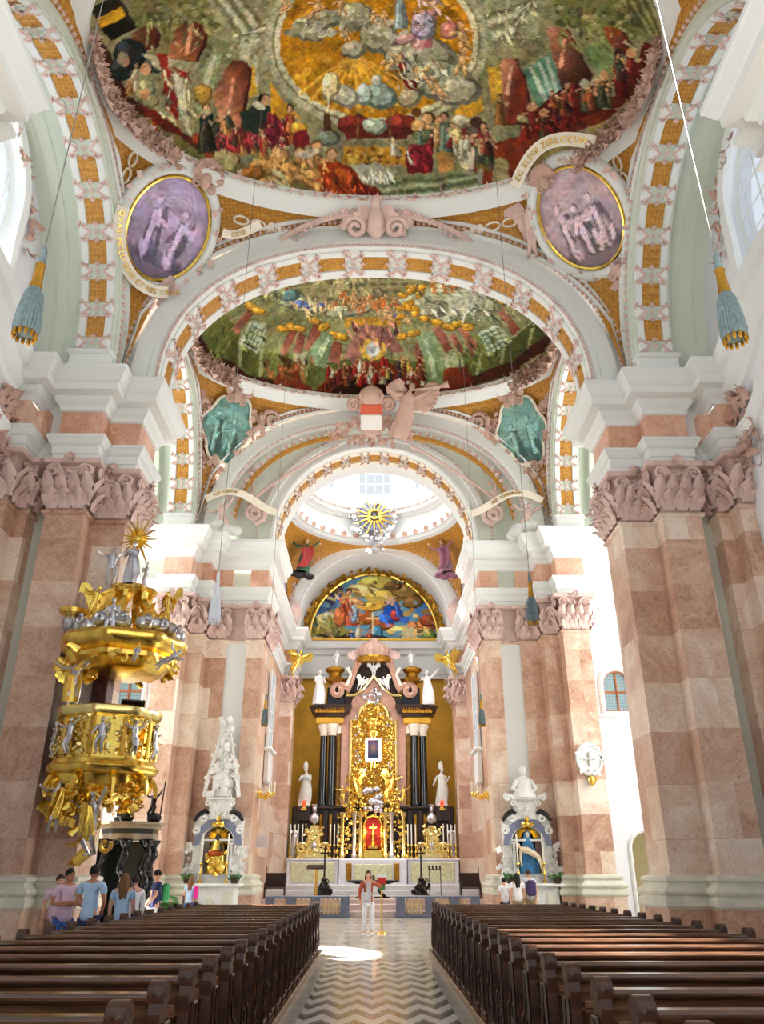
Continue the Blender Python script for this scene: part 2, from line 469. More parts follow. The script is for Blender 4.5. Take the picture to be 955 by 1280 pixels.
# ------------------------------------------------------------------ piers
P_SHAFT = [(0, 0.0), (0, 11.4)]
P_PED = [(.2, 0), (.2, .96)]
P_BASE = [(.2, .94), (.24, .97), (.26, 1.0), (.26, 1.13), (.2, 1.16), (.2, 1.19), (.25, 1.22), (.27, 1.27), (.25, 1.32), (.17, 1.36), (.12, 1.42), (.13, 1.46), (.17, 1.48), (.17, 1.55), (.1, 1.58), (0, 1.6)]
P_ASTR = [(0, 9.8), (.06, 9.83), (.09, 9.88), (.06, 9.93), (0, 9.95)]
P_BELL = [(.01, 9.92), (.01, 10.4), (.03, 10.8), (.07, 11.05), (.1, 11.14), (.27, 11.16), (.29, 11.2), (.27, 11.3), (.0, 11.3)]
P_ARCHI = [(.0, 11.28), (.07, 11.28), (.07, 11.5), (.11, 11.52), (.11, 11.74), (.17, 11.78), (.24, 11.92), (.26, 11.94), (.26, 12.02), (.03, 12.04)]
P_FRIEZE = [(.04, 12.0), (.04, 12.84)]
P_CORN = [(.04, 12.8), (.1, 12.82), (.12, 12.95), (.22, 13.06), (.24, 13.1), (.24, 13.2), (.5, 13.24), (.5, 13.46), (.54, 13.48), (.58, 13.56), (.66, 13.74), (.7, 13.78), (.7, 13.9), (-.12, 13.92)]

def pts(path, s): return [(s * x, y) for x, y in path]
def capital_orn(mb, p, q, s_out, zb=9.95, ht=1.35, full=True):
    """leaves and volutes of one pilaster face from p to q (plan), outward normal given by s_out"""
    a, b = Vector((p[0], p[1], 0)), Vector((q[0], q[1], 0)); L = (b - a).length
    d = (b - a) / L; nrm = Vector((-d.y, d.x, 0)) * s_out
    X = d if s_out < 0 else d
    # local -y must be the outward normal, keep a right handed frame
    Y = -nrm; Xv = Y.cross(Vector((0, 0, 1)))
    T = frame((a + b) / 2 + nrm * .04 + Vector((0, 0, zb)), Xv, Y, Vector((0, 0, 1)))
    k = ht / 1.35
    nl = max(1, int(round(L / .34)))
    q = random.Random(int(a.x * 100) + int(a.y * 10))
    for i in range(nl + 1):
        leaf(mb, T @ TR((i - nl / 2) * L / nl, -.02, .1), .24 * L / nl / .34, .86 * k, .3, 4, 8)
    for i in range(nl):
        x = (i + .5 - nl / 2) * L / nl
        leaf(mb, T @ TR(x, -.06, 0), .25 * L / nl / .34, .52 * k, .26, 4, 7)
        for e in (-1, 1): leaf(mb, T @ TR(x + e * .07, -.07, .02) @ R3(0, e * .42, 0), .12, .36 * k, .2, 2, 5)
        mb.ball((x, -.3, .5 * k), (.05, .05, .045), 6, 4, T)
    for i in range(int(L * 16)):
        curls(mb, [T @ TR(q.uniform(-.46, .46) * L, -.16, q.uniform(.6, 1.05) * k)], .17, i, 1, .45)
    if L > .6:
        for sx in (-1, 1):
            volute(mb, T @ TR(sx * (L * .5 - .08), -.16, 1.0 * k), .2 * k, 1.5, .05 * k, sx, None, 14, 5)
            mb.tube([(sx * (L * .5 - .06), -.14, 1.2 * k), (sx * L * .3, -.18, 1.16 * k), (sx * L * .12, -.16, .9 * k), (sx * .06, -.12, .62 * k)], [.06, .055, .045, .03], 5, T)
        rosette(mb, T @ TR(0, -.26, 1.32 * k), .17, 6)
        for sx in (-1, 0, 1): mb.ball((sx * .16, -.2, .98 * k - abs(sx) * .08), (.06, .05, .08), 6, 4, T)
    else:
        volute(mb, T @ TR(0, -.15, 1.0 * k), .16 * k, 1.4, .045 * k, 1, None, 12, 5)

def make_pier(name, label, path, s, mats, cap=(0, None), frieze_mats=None, ent=None, fill=None):
    """path on the right hand side runs from the wall round the pier; s=-1 mirrors it"""
    P = pts(path, s); out = 1 if s > 0 else -1
    cx = sum(p[0] for p in P) / len(P); cy = sum(p[1] for p in P) / len(P)
    root = thing(name, (cx, cy, 0), 0, label, 'pillar', kind='structure')
    k0 = 1 if mats[0] == 'soft_white' else 0
    sh = MB(); sh.sweep_plan(P[k0:], P_SHAFT, out, mats[k0:]); obj('shaft', sh, None, root)
    c0, c1 = cap; Q = P[c0:c1]
    m = MB(); m.sweep_plan(Q, P_PED, out); obj('pedestal', m, 'pink_marble', root)
    m = MB(); m.sweep_plan(Q, P_BASE, out); obj('base_moulding', m, 'base_stone', root, 30)
    m = MB(); m.sweep_plan(Q, P_ASTR, out); obj('neck_ring', m, 'pink_marble', root, 50)
    m = MB(); m.sweep_plan(Q, P_BELL, out)
    for i in range(len(Q) - 1):
        if (Vector(Q[i + 1]) - Vector(Q[i])).length > .25 and (mats is None or mats[c0 + i] == 'pink_marble'):
            capital_orn(m, Q[i], Q[i + 1], out)
    obj('capital', m, 'pinkstucco', root, 45)
    skip = ent or ()
    Pe = pts(skip, s) if skip and isinstance(skip[0], tuple) else [p for i, p in enumerate(P) if i not in skip]
    m = MB(); m.sweep_plan(Pe, P_ARCHI, out); obj('architrave', m, 'white', root)
    m = MB(); m.sweep_plan(P, P_FRIEZE, out, frieze_mats or ['frieze_marble' if k == 'pink_marble' else 'mint' for k in mats]); obj('frieze', m, None, root)
    m = MB(); m.sweep_plan(Pe, P_CORN, out)
    if fill: m.box((s * fill[0], fill[1], 12.6), (fill[2], fill[3], 2.6))
    obj('cornice', m, 'white', root)
    return root

PM = 'pink_marble'
path1 = [(9.4, 18.5), (8.28, 18.5), (8.28, 18.0), (7.28, 18.0), (7.28, 18.6), (6.43, 18.6), (6.43, 20.0), (7.28, 20.0), (7.28, 20.6), (8.28, 20.6), (8.28, 20.2), (13.0, 20.2)]
mats1 = ['mint', PM, PM, PM, PM, PM, PM, PM, PM, PM, 'mint']
path0 = [(9.4, 6.0), (6.43, 6.0), (6.43, 8.9), (7.28, 8.9), (7.28, 9.5), (8.28, 9.5), (8.28, 9.0), (9.4, 9.0)]
mats0 = [PM, PM, PM, PM, PM, PM, 'mint']
path2 = [(13.0, 28.95), (8.08, 28.95), (8.08, 28.5), (7.08, 28.5), (7.08, 29.2), (6.5, 29.2), (6.5, 30.0), (5.74, 30.0), (5.74, 30.12), (4.95, 30.12), (4.95, 30.0), (4.33, 30.0), (4.33, 32.2), (4.9, 32.2), (4.9, 33.0)]
mats2 = ['soft_white', PM, PM, PM, PM, PM, PM, PM, 'white', PM, PM, PM, PM, PM]
path3 = [(4.95, 33.0), (4.95, 42.0), (5.33, 42.0), (5.33, 42.4), (4.3, 42.4), (4.3, 43.4), (4.6, 43.4), (4.6, 45.5)]
mats3 = [PM, PM, PM, PM, PM, PM, 'yellow_wall']
piers = {}
names = {-1: 'left', 1: 'right'}
for s in (-1, 1):
    piers[0, s] = make_pier('pier', 'pier beside the camera on the %s, only its cornice end shows at the upper %s edge' % (names[s], names[s]), path0, s, mats0, ent=(7,))
    piers[1, s] = make_pier('pier', 'tall pink marble pier with gilded pulpit hanging on it' if s < 0 else 'tall brown-pink marble pier behind the right pews, without a pulpit', path1, s, mats1, (1, -2), None, (0,), (8.55, 18.4, .6, .3))
    piers[2, s] = make_pier('pier', 'stepped marble pier of the chancel arch behind the %s side altar' % names[s], path2, s, mats2, (1, -2), None, (8, 9))
    piers[3, s] = make_pier('pier', 'marble pilaster pier on the %s flank of the high altar' % names[s], path3, s, mats3, (1, -2))
    # small pilaster on the side wall beside the first pier
    wp = [(9.4, 17.45), (9.02, 17.45), (9.02, 18.0), (8.72, 18.0), (8.72, 18.5)]
    r = make_pier('wall_pilaster', 'narrow marble pilaster on the %s side wall next to the big pier' % names[s], wp, s, [PM] * 4, (0, None), None, ((9.4, 17.5), (8.95, 17.5), (8.95, 18.6)))
    r['category'] = 'pilaster'

# ------------------------------------------------------------------ floor
def floor_mat():
    t = NT('church_floor'); P = t.pos(); sp = t.node('ShaderNodeSeparateXYZ'); t.link(P, sp.inputs[0]); X, Y = sp.outputs[0], sp.outputs[1]
    # zigzag bands in the centre strip: triangles of pale, grey and dark stone
    px = 0.42; py = 0.42
    tx = t.math('ABSOLUTE', t.math('SUBTRACT', t.math('MULTIPLY', t.math('FRACT', t.math('DIVIDE', X, px)), 2.0), 1.0))
    v = t.math('ADD', t.math('DIVIDE', Y, py), t.math('MULTIPLY', tx, 1.25))
    band = t.math('FRACT', t.math('MULTIPLY', v, 0.5))
    zig = t.ramp(band, [(0.0, srgb(58, 62, 70)), (0.3, srgb(120, 122, 126)), (0.5, srgb(234, 230, 222))], 'CONSTANT')
    ch = t.node('ShaderNodeTexChecker'); ch.inputs['Scale'].default_value = 1.0
    mp = t.node('ShaderNodeMapping'); mp.inputs['Scale'].default_value = (1.6, .8, 1); mp.inputs['Rotation'].default_value = (0, 0, pi / 4); t.link(P, mp.inputs['Vector']); t.link(mp.outputs[0], ch.inputs['Vector'])
    ch.inputs['Color1'].default_value = srgb(214, 208, 196); ch.inputs['Color2'].default_value = srgb(158, 158, 158)
    far = t.math('GREATER_THAN', Y, 18.6)
    c = t.mix(far, zig, ch.outputs['Color'])
    band18 = t.math('LESS_THAN', t.math('ABSOLUTE', t.math('SUBTRACT', Y, 18.5)), 0.16)
    c = t.mix(band18, c, srgb(120, 118, 120))
    side = t.math('GREATER_THAN', t.math('ABSOLUTE', t.math('SUBTRACT', X, 0.07)), 0.99)
    n = t.noise(P, 1.4, 5, 1.0)
    plain = t.ramp(n, [(0.3, srgb(176, 172, 162)), (0.7, srgb(216, 212, 202))])
    c = t.mix(side, c, plain)
    sp2 = t.noise(P, 9, 4, 1.0)
    c = t.mix(t.math('MULTIPLY', sp2, .25), c, srgb(226, 222, 214))
    t.link(c, t.b.inputs['Base Color']); t.b.inputs['Roughness'].default_value = 0.16
    return t.m
M['floor'] = floor_mat()
m = MB(); m.box((0, 14.75, -.1), (27, 42.5, .2)); fl = obj('floor', m, 'floor'); tag(fl, 'polished stone church floor with zigzag tiles along the aisle', 'floor', kind='structure')
M['step_stone'] = simple('pale_pink_step_stone', (214, 196, 190), 0.3, var=.1, scale=2)
M['chancel_stone'] = simple('chancel_floor_stone', (206, 206, 206), 0.35, var=.1, scale=2)
m = MB()
m.box((0, 41.0, .06), (9.9, 9.9, .12))
for i in range(5): m.bbox((0, 42.2 + .2 * i, .12 + .1 + .2 * i), (9.8, 7.0 - .4 * i - .2 * i * 0 , .2), .015)
st = obj('chancel_steps', m, 'chancel_stone'); tag(st, 'pale stone steps rising to the high altar', 'steps', kind='structure')

# ------------------------------------------------------------------ walls
def holed_wall(mb, to3, rect, hole, thick, z_in):
    """rect (u0,v0,u1,v1) wall with a star shaped opening; to3(u,v,w) maps to the world, w is depth behind the face"""
    u0, v0, u1, v1 = rect; cu = sum(p[0] for p in hole) / len(hole); cv = sum(p[1] for p in hole) / len(hole)
    ang = sorted(set([round(atan2(p[1] - cv, p[0] - cu), 6) for p in hole] + [round(atan2(y - cv, x - cu), 6) for x in (u0, u1) for y in (v0, v1)]))
    def hit(a):
        dx, dy = cos(a), sin(a); best = 1e9
        n = len(hole)
        for i in range(n):
            ax, ay = hole[i][0] - cu, hole[i][1] - cv; bx, by = hole[(i + 1) % n][0] - cu, hole[(i + 1) % n][1] - cv
            ex, ey = bx - ax, by - ay; den = dx * ey - dy * ex
            if abs(den) < 1e-9: continue
            t = (ax * ey - ay * ex) / den; w = (ax * dy - ay * dx) / den
            if t > 0 and -1e-4 <= w <= 1 + 1e-4: best = min(best, t)
        R = 1e9
        if dx > 1e-9: R = min(R, (u1 - cu) / dx)
        if dx < -1e-9: R = min(R, (u0 - cu) / dx)
        if dy > 1e-9: R = min(R, (v1 - cv) / dy)
        if dy < -1e-9: R = min(R, (v0 - cv) / dy)
        return (cu + dx * best, cv + dy * best), (cu + dx * R, cv + dy * R)
    H = [hit(a) for a in ang]
    rings = [[to3(o[0], o[1], 0) for _, o in H], [to3(i[0], i[1], 0) for i, _ in H], [to3(i[0], i[1], thick) for i, _ in H]]
    n = len(H)
    b = [p for r in rings for p in r]; fs = []
    for k in range(2):
        for j in range(n): fs.append((k * n + j, k * n + (j + 1) % n, (k + 1) * n + (j + 1) % n, (k + 1) * n + j))
    mb.add(b, fs)
def arched(u0, u1, v0, v1, n=14, seg=False):
    """outline of a round-headed opening"""
    r = (u1 - u0) / 2; c = (u0 + u1) / 2; k = min(r, (v1 - v0) * .6)
    return [(u0, v0), (c, v0), (u1, v0), (u1, (v0 + v1 - k) / 2)] + [(c + r * cos(pi * i / n), v1 - k + k * sin(pi * i / n)) for i in range(n + 1)] + [(u0, (v0 + v1 - k) / 2)]

def glass_mat(name, tint, gl=0.08):
    t = NT(name); tr = t.node('ShaderNodeBsdfTransparent'); tr.inputs[0].default_value = tint
    g = t.node('ShaderNodeBsdfGlossy'); g.inputs['Roughness'].default_value = .1
    mx = t.node('ShaderNodeMixShader'); mx.inputs[0].default_value = gl
    t.link(tr.outputs[0], mx.inputs[1]); t.link(g.outputs[0], mx.inputs[2])
    t.link(mx.outputs[0], t.n['Material Output'].inputs['Surface']); return t.m
M['clear_glass'] = glass_mat('clear_window_glass', (.95, .97, 1, 1))

def glazing(to3, hole, w, bars_u, bars_v, th, root, frame_mat='white', glass='clear_glass', fr=.08):
    m = MB(); m.add([to3(u, v, w) for u, v in hole], [tuple(range(len(hole)))]); obj('pane', m, glass, root)
    m = MB(); cl = [to3(u, v, w - .03) for u, v in hole]; m.tube(cl + [cl[0], cl[1]], fr, 4)
    us = [p[0] for p in hole]; vs = [p[1] for p in hole]
    def vtop(u):
        best = min(vs)
        for i in range(len(hole)):
            a, b = hole[i], hole[(i + 1) % len(hole)]
            if abs(a[0] - b[0]) > 1e-9 and min(a[0], b[0]) - 1e-6 <= u <= max(a[0], b[0]) + 1e-6:
                best = max(best, a[1] + (b[1] - a[1]) * (u - a[0]) / (b[0] - a[0]))
        return best
    def uw(v):
        xs = []
        for i in range(len(hole)):
            a, b = hole[i], hole[(i + 1) % len(hole)]
            if abs(a[1] - b[1]) > 1e-9 and min(a[1], b[1]) - 1e-6 <= v <= max(a[1], b[1]) + 1e-6: xs.append(a[0] + (b[0] - a[0]) * (v - a[1]) / (b[1] - a[1]))
        return min(xs), max(xs)
    for u in bars_u: m.tube([to3(u, min(vs), w - .02), to3(u, vtop(u), w - .02)], th, 4)
    for v in bars_v:
        a, b = uw(v); m.tube([to3(a, v, w - .02), to3(b, v, w - .02)], th, 4)
    obj('window_frame', m, frame_mat, root)

wn = 0
for s in (-1, 1):
    nm = names[s]
    wl = thing('wall_' + nm, (s * 9.4, 13.4, 0), 0, '%s side wall of the nave with a tall arched window above the cornice' % nm, 'wall', kind='structure')
    to3 = lambda u, v, w, s=s: (s * (9.4 + w), u, v)
    m = MB(); m.add([to3(6, 0, 0), to3(18.5, 0, 0), to3(18.5, 14.4, 0), to3(6, 14.4, 0)], [(0, 1, 2, 3)])
    hole = arched(11.3, 15.6, 15.35, 19.6)
    holed_wall(m, to3, (6, 14.4, 18.5, 21.0), hole, .7, 0)
    m.box((s * 9.9, 12, 7), (.3, 13, 14.4))
    obj('wall_plaster', m, 'soft_white', wl)
    # cornice of the side wall, swinging up in an arch under the window
    m = MB()
    cur = [(17.6, 13.3)] + [(16.6, 13.35), (15.9, 13.7)] + [(13.4 + 2.3 * cos(a), 13.85 + .6 * sin(a)) for a in [pi * k / 12 for k in range(1, 12)]] + [(10.9, 13.7), (10.2, 13.35), (9.5, 13.3), (9.0, 13.3)]
    def wall_sweep(m, cur, sec):
        R = []
        for i, (u, v) in enumerate(cur):
            a = Vector(cur[max(i - 1, 0)]); b = Vector(cur[min(i + 1, len(cur) - 1)]); d = (b - a).normalized(); nn = Vector((-d.y, d.x))
            if nn.y > 0 and abs(nn.y) > .1 or (abs(nn.y) <= .1): pass
            nn = nn if nn.dot(Vector((0, 1))) >= 0 else -nn
            R.append([to3(u + nn.x * q, v + nn.y * q, -o) for o, q in sec])
        m.rings(R, False)
    wall_sweep(m, cur, [(0, -.5), (.12, -.45), (.15, -.25), (.3, -.1), (.34, .05), (.34, .2), (.5, .3), (.58, .5), (.58, .6), (0, .66)])
    wall_sweep(m, [(u, v - 1.55) for u, v in cur], [(0, -.25), (.1, -.2), (.12, 0), (.2, .1), (.2, .18), (0, .22)])
    obj('cornice', m, 'white', wl, 35)
    m = MB()
    for o, q in ((0, .16), (.3, .1)):
        ol = [(13.45 + (u - 13.45) * (1 + o * .25), 17 + (v - 17) * (1 + o * .25)) for u, v in hole]
        P3 = [to3(u, v, -.06) for u, v in ol]; m.tube(P3 + P3[:2], q, 6)
    obj('window_surround', m, 'white', wl, True)
    m = MB(); q = random.Random(5)
    fr = []
    for k in range(26):
        a = pi * (k + .5) / 26
        p = to3(13.45 + 2.75 * cos(a), 16.7 + 2.75 * sin(a), -.1)
        fr.append(frame(p, Vector((0, s, 0)), Vector((s, 0, 0)), Vector((0, 0, 1))))
    curls(m, fr, .34, 3, 2); 
    for k in range(14): curls(m, [frame(to3(13.45 + q.uniform(-.5, .5), 19.5 + q.uniform(-.4, .5), -.15), Vector((0, s, 0)), Vector((s, 0, 0)), Vector((0, 0, 1)))], .5, k, 1)
    obj('stucco_garland', m, 'rosestucco', wl, True)
    # cartouche on the wall low at the frame edge
    m = MB()
    fr = [frame(to3(17.0 + q.uniform(-.45, .5), 11.9 + q.uniform(-1.1, .9), -.1), Vector((0, s, 0)), Vector((s, 0, 0)), Vector((0, 0, 1))) for k in range(60)]
    curls(m, fr, .34, 11, 1)
    obj('stucco_cartouche', m, 'rosestucco', wl, True)
    wn += 1
    w = thing('window_%d' % wn, (s * 9.75, 13.45, 15.2), 0, 'bright tall arched window high in the %s nave wall' % nm, 'window', kind='structure')
    glazing(to3, hole, .35, [12.1, 12.9, 13.7, 14.5, 15.2], [16.6, 17.3, 18.0, 18.7], .025, w, 'white', fr=.1)
    # transept arm
    ta = thing('wall_transept_' + nm, (s * 13, 24.5, 0), 0, 'white plaster end wall of the %s side arm, mostly hidden behind the pier' % nm, 'wall', kind='structure')
    to4 = lambda u, v, w, s=s: (s * (13 + w), u, v)
    m = MB(); h2 = arched(22.2, 26.9, 4.5, 12.5); holed_wall(m, to4, (20.2, 0, 28.95, 14.2), h2, .6, 0)
    h3 = arched(22.6, 26.5, 15.0, 18.6); holed_wall(m, to4, (20.2, 14.2, 28.95, 20), h3, .6, 0)
    obj('wall_plaster', m, 'soft_white', ta)
    wn += 1
    w = thing('window_%d' % wn, (s * 13.3, 24.5, 4.5), 0, 'large window in the end wall of the %s side arm, out of sight behind the pier' % nm, 'window', kind='structure')
    glazing(to4, h2, .3, [23.0, 23.8, 24.6, 25.4, 26.2], [5.5 + k for k in range(6)], .03, w)

M['hex_glass'] = None
def hexglass():
    t = NT('hexagon_leaded_glass'); P = t.pos(); sp = t.node('ShaderNodeSeparateXYZ'); t.link(P, sp.inputs[0]); cb = t.node('ShaderNodeCombineXYZ'); t.link(sp.outputs[0], cb.inputs[0]); t.link(sp.outputs[2], cb.inputs[1])
    v = t.node('ShaderNodeTexVoronoi', feature='DISTANCE_TO_EDGE', voronoi_dimensions='2D'); v.inputs['Scale'].default_value = 8.0; v.inputs['Randomness'].default_value = 0.0; t.link(cb.outputs[0], v.inputs['Vector'])
    t.link(t.ramp(v.outputs['Distance'], [(0.0, srgb(60, 66, 70)), (0.07, srgb(128, 150, 158)), (.4, srgb(120, 140, 140))]), t.b.inputs['Base Color']); t.b.inputs['Roughness'].default_value = .15; return t.m
M['hex_glass'] = hexglass(); M['cream_passage'] = simple('cream_passage_wall', (232, 214, 164), .8, var=.05)
for s in (-1, 1):
    nm = names[s]; tw = lambda u, v, w, s=s: (s * u, 28.95 + w, v)
    wl = thing('wall_arm_' + nm, (s * 10.5, 29.0, 0), 0, 'sunlit white wall of the %s side arm with a small arched window' % nm, 'wall', kind='structure')
    m = MB(); dh = arched(8.75, 9.95, .0001, 2.97, 12); holed_wall(m, tw, (8.06, 0, 13, 5.2), dh, .35, 0); wh = arched(8.5, 9.52, 7.0, 8.5, 12); holed_wall(m, tw, (8.06, 5.2, 13, 11.4), wh, .2, 0); obj('wall_plaster', m, 'soft_white', wl)
    m = MB(); P = [tw(u, v, -.02) for u, v in [(9.01 + (u - 9.01) * 1.22, 7.75 + (v - 7.75) * 1.14) for u, v in wh]]; m.tube(P + P[:2], .09, 6); m.bbox((s * 9.01, 28.86, 6.82), (1.7, .22, .1), .03); obj('window_surround', m, 'white', wl, 40)
    m = MB(); m.box((s * 9.35, 31.0, 1.6), (1.8, .1, 3.4)); m.box((s * 8.5, 30.1, 1.6), (.1, 1.7, 3.4)); m.box((s * 9.35, 30.1, 3.3), (1.8, 1.8, .1)); obj('passage', m, 'cream_passage', wl)
    wn += 1
    w = thing('window_%d' % wn, (s * 9.01, 29.1, 7.0), 0, 'small arched window with orange wooden frame and hexagon panes in the %s side arm' % nm, 'window', kind='structure')
    glazing(tw, wh, .15, [9.01], [7.72], .035, w, 'door_wood', 'hex_glass', .05)
    dr = thing('door_%d' % (1 if s < 0 else 2), (s * 9.35, 28.95, 0), 0, 'arched doorway with a cream passage behind, below the small window in the %s arm' % nm, 'doorway', kind='structure')
    m = MB(); P = [tw(u, v, -.01) for u, v in dh if v > .01]; m.tube([tw(9.95, 0, -.01)] + P + [tw(8.75, 0, -.01)], .07, 6); obj('door_frame', m, 'white', dr, 40)
# ------------------------------------------------------------------ vault bays
def rectz(a1f, a1n, lg, lgside, hx, hy0, hy1): pass
def ellring(mb, a, b, yc, prof, n=96, a0=0, a1=2 * pi):
    R = [[((a + o) * cos(t), yc + (b + o) * sin(t), z) for o, z in prof] for t in [a0 + (a1 - a0) * i / n for i in range(n + 1)]]
    mb.rings(R, False)
def bay_point(phi, a, b, yc, hx, hyp, hym):
    c, q = cos(phi), sin(phi); hy = hyp if q >= 0 else hym
    r = min(hx / max(abs(c), 1e-6), hy / max(abs(q), 1e-6))
    e = 1 / sqrt((c / a) ** 2 + (q / b) ** 2)
    return (r * c, yc + r * q), (e * c, yc + e * q)
def ext_arch1(x): # upper edge of the transverse arch face
    return 14.4 + 5.62 * max(0, 1 - (abs(x) / 7.25) ** 2.2) ** (1 / 2.2)
def ext_long(y, yc, h): return 14.4 + 5.2 * max(0, 1 - (abs(y - yc) / h) ** 2.1) ** (1 / 2.1)
class Bay:
    def __init__(s, yc, a, b, hx, hyp, hym, zr, zf=None, zl=None):
        s.yc, s.a, s.b, s.hx, s.hyp, s.hym, s.zr = yc, a, b, hx, hyp, hym, zr; s.zf = zf or ext_arch1; s.zl = zl or ext_long
    def pt(s, phi, t):
        (ox, oy), (ex, ey) = bay_point(phi, s.a, s.b, s.yc, s.hx, s.hyp, s.hym)
        hy = s.hyp if oy >= s.yc else s.hym
        oz = min(s.zf(ox) if abs(abs(oy - s.yc) - hy) < 1e-4 else 99, s.zl(oy, s.yc, hy) if abs(abs(ox) - s.hx) < 1e-4 else 99)
        h = 1 - cos(t * pi / 2); v = sin(t * pi / 2)
        return (ox + (ex - ox) * h, oy + (ey - oy) * h, oz + (s.zr - oz) * v)
    def frame(s, phi, t, lift=0.0, e=.004):
        p = Vector(s.pt(phi, t)); du = Vector(s.pt(phi + e, t)) - Vector(s.pt(phi - e, t)); dv = Vector(s.pt(phi, min(t + e, 1))) - Vector(s.pt(phi, max(t - e, 0)))
        n = du.cross(dv).normalized(); c = Vector((0, s.yc, 8))
        if n.dot(p - c) < 0: n = -n                     # points out of the room
        up = (Vector((0, 0, 1)) - n * n.z).normalized()
        X = n.cross(up)
        return frame(p - n * lift, X, n, up)
def phis(b, q):
    """corner direction of quadrant q (1: +x+y, 2: -x+y ...)"""
    h = b.hyp if q in (1, 2) else b.hym
    p = atan2(h, b.hx); return {1: p, 2: pi - p, 3: pi + p, 4: -p}[q]
bayA = Bay(13.4, 7.22, 4.28, 7.26, 5.2, 4.5, 20.12)
bayB = Bay(24.55, 7.22, 4.1, 7.26, 4.6, 4.55, 20.12)
def add_dome(root, bay, rise, zb, name='dome_fresco', n=360, m=90, col=None):
    vs = []; fs = []
    for j in range(m + 1):
        r = 1 - j / m
        for i in range(n):
            t = 2 * pi * i / n
            vs.append((bay.a * r * cos(t), bay.yc + bay.b * r * sin(t), zb + rise * (1 - r * r)))
    for j in range(m):
        for i in range(n): fs.append((j * n + i, j * n + (i + 1) % n, (j + 1) * n + (i + 1) % n, (j + 1) * n + i))
    me = bpy.data.meshes.new(name); me.from_pydata(vs, [], fs); me.materials.append(M['fresco']); me.polygons.foreach_set('use_smooth', [True] * len(fs)); me.update()
    V = np.array(vs)
    att = me.color_attributes.new('paint', 'FLOAT_COLOR', 'POINT')
    c = np.ones((len(vs), 4), np.float32); c[:, :3] = col(V) if col is not None else (.35, .3, .15)
    att.data.foreach_set('color', c.ravel())
    o = obj(name, me, None, root); return o
def pendentives(root, bay, quads=(1, 2, 3, 4), mat='ochre'):
    for q in quads:
        a0, a1 = {1: (0, pi / 2), 2: (pi / 2, pi), 3: (pi, 1.5 * pi), 4: (-pi / 2, 0)}[q]
        pc = phis(bay, q)
        us = [a0 + (pc - a0) * i / 20 for i in range(20)] + [pc + (a1 - pc) * i / 20 for i in range(21)]
        m = MB(); R = [[bay.pt(u, t / 14) for u in us] for t in range(15)]; m.rings(R, False)
        o = obj('pendentive', m, mat, root, 70)
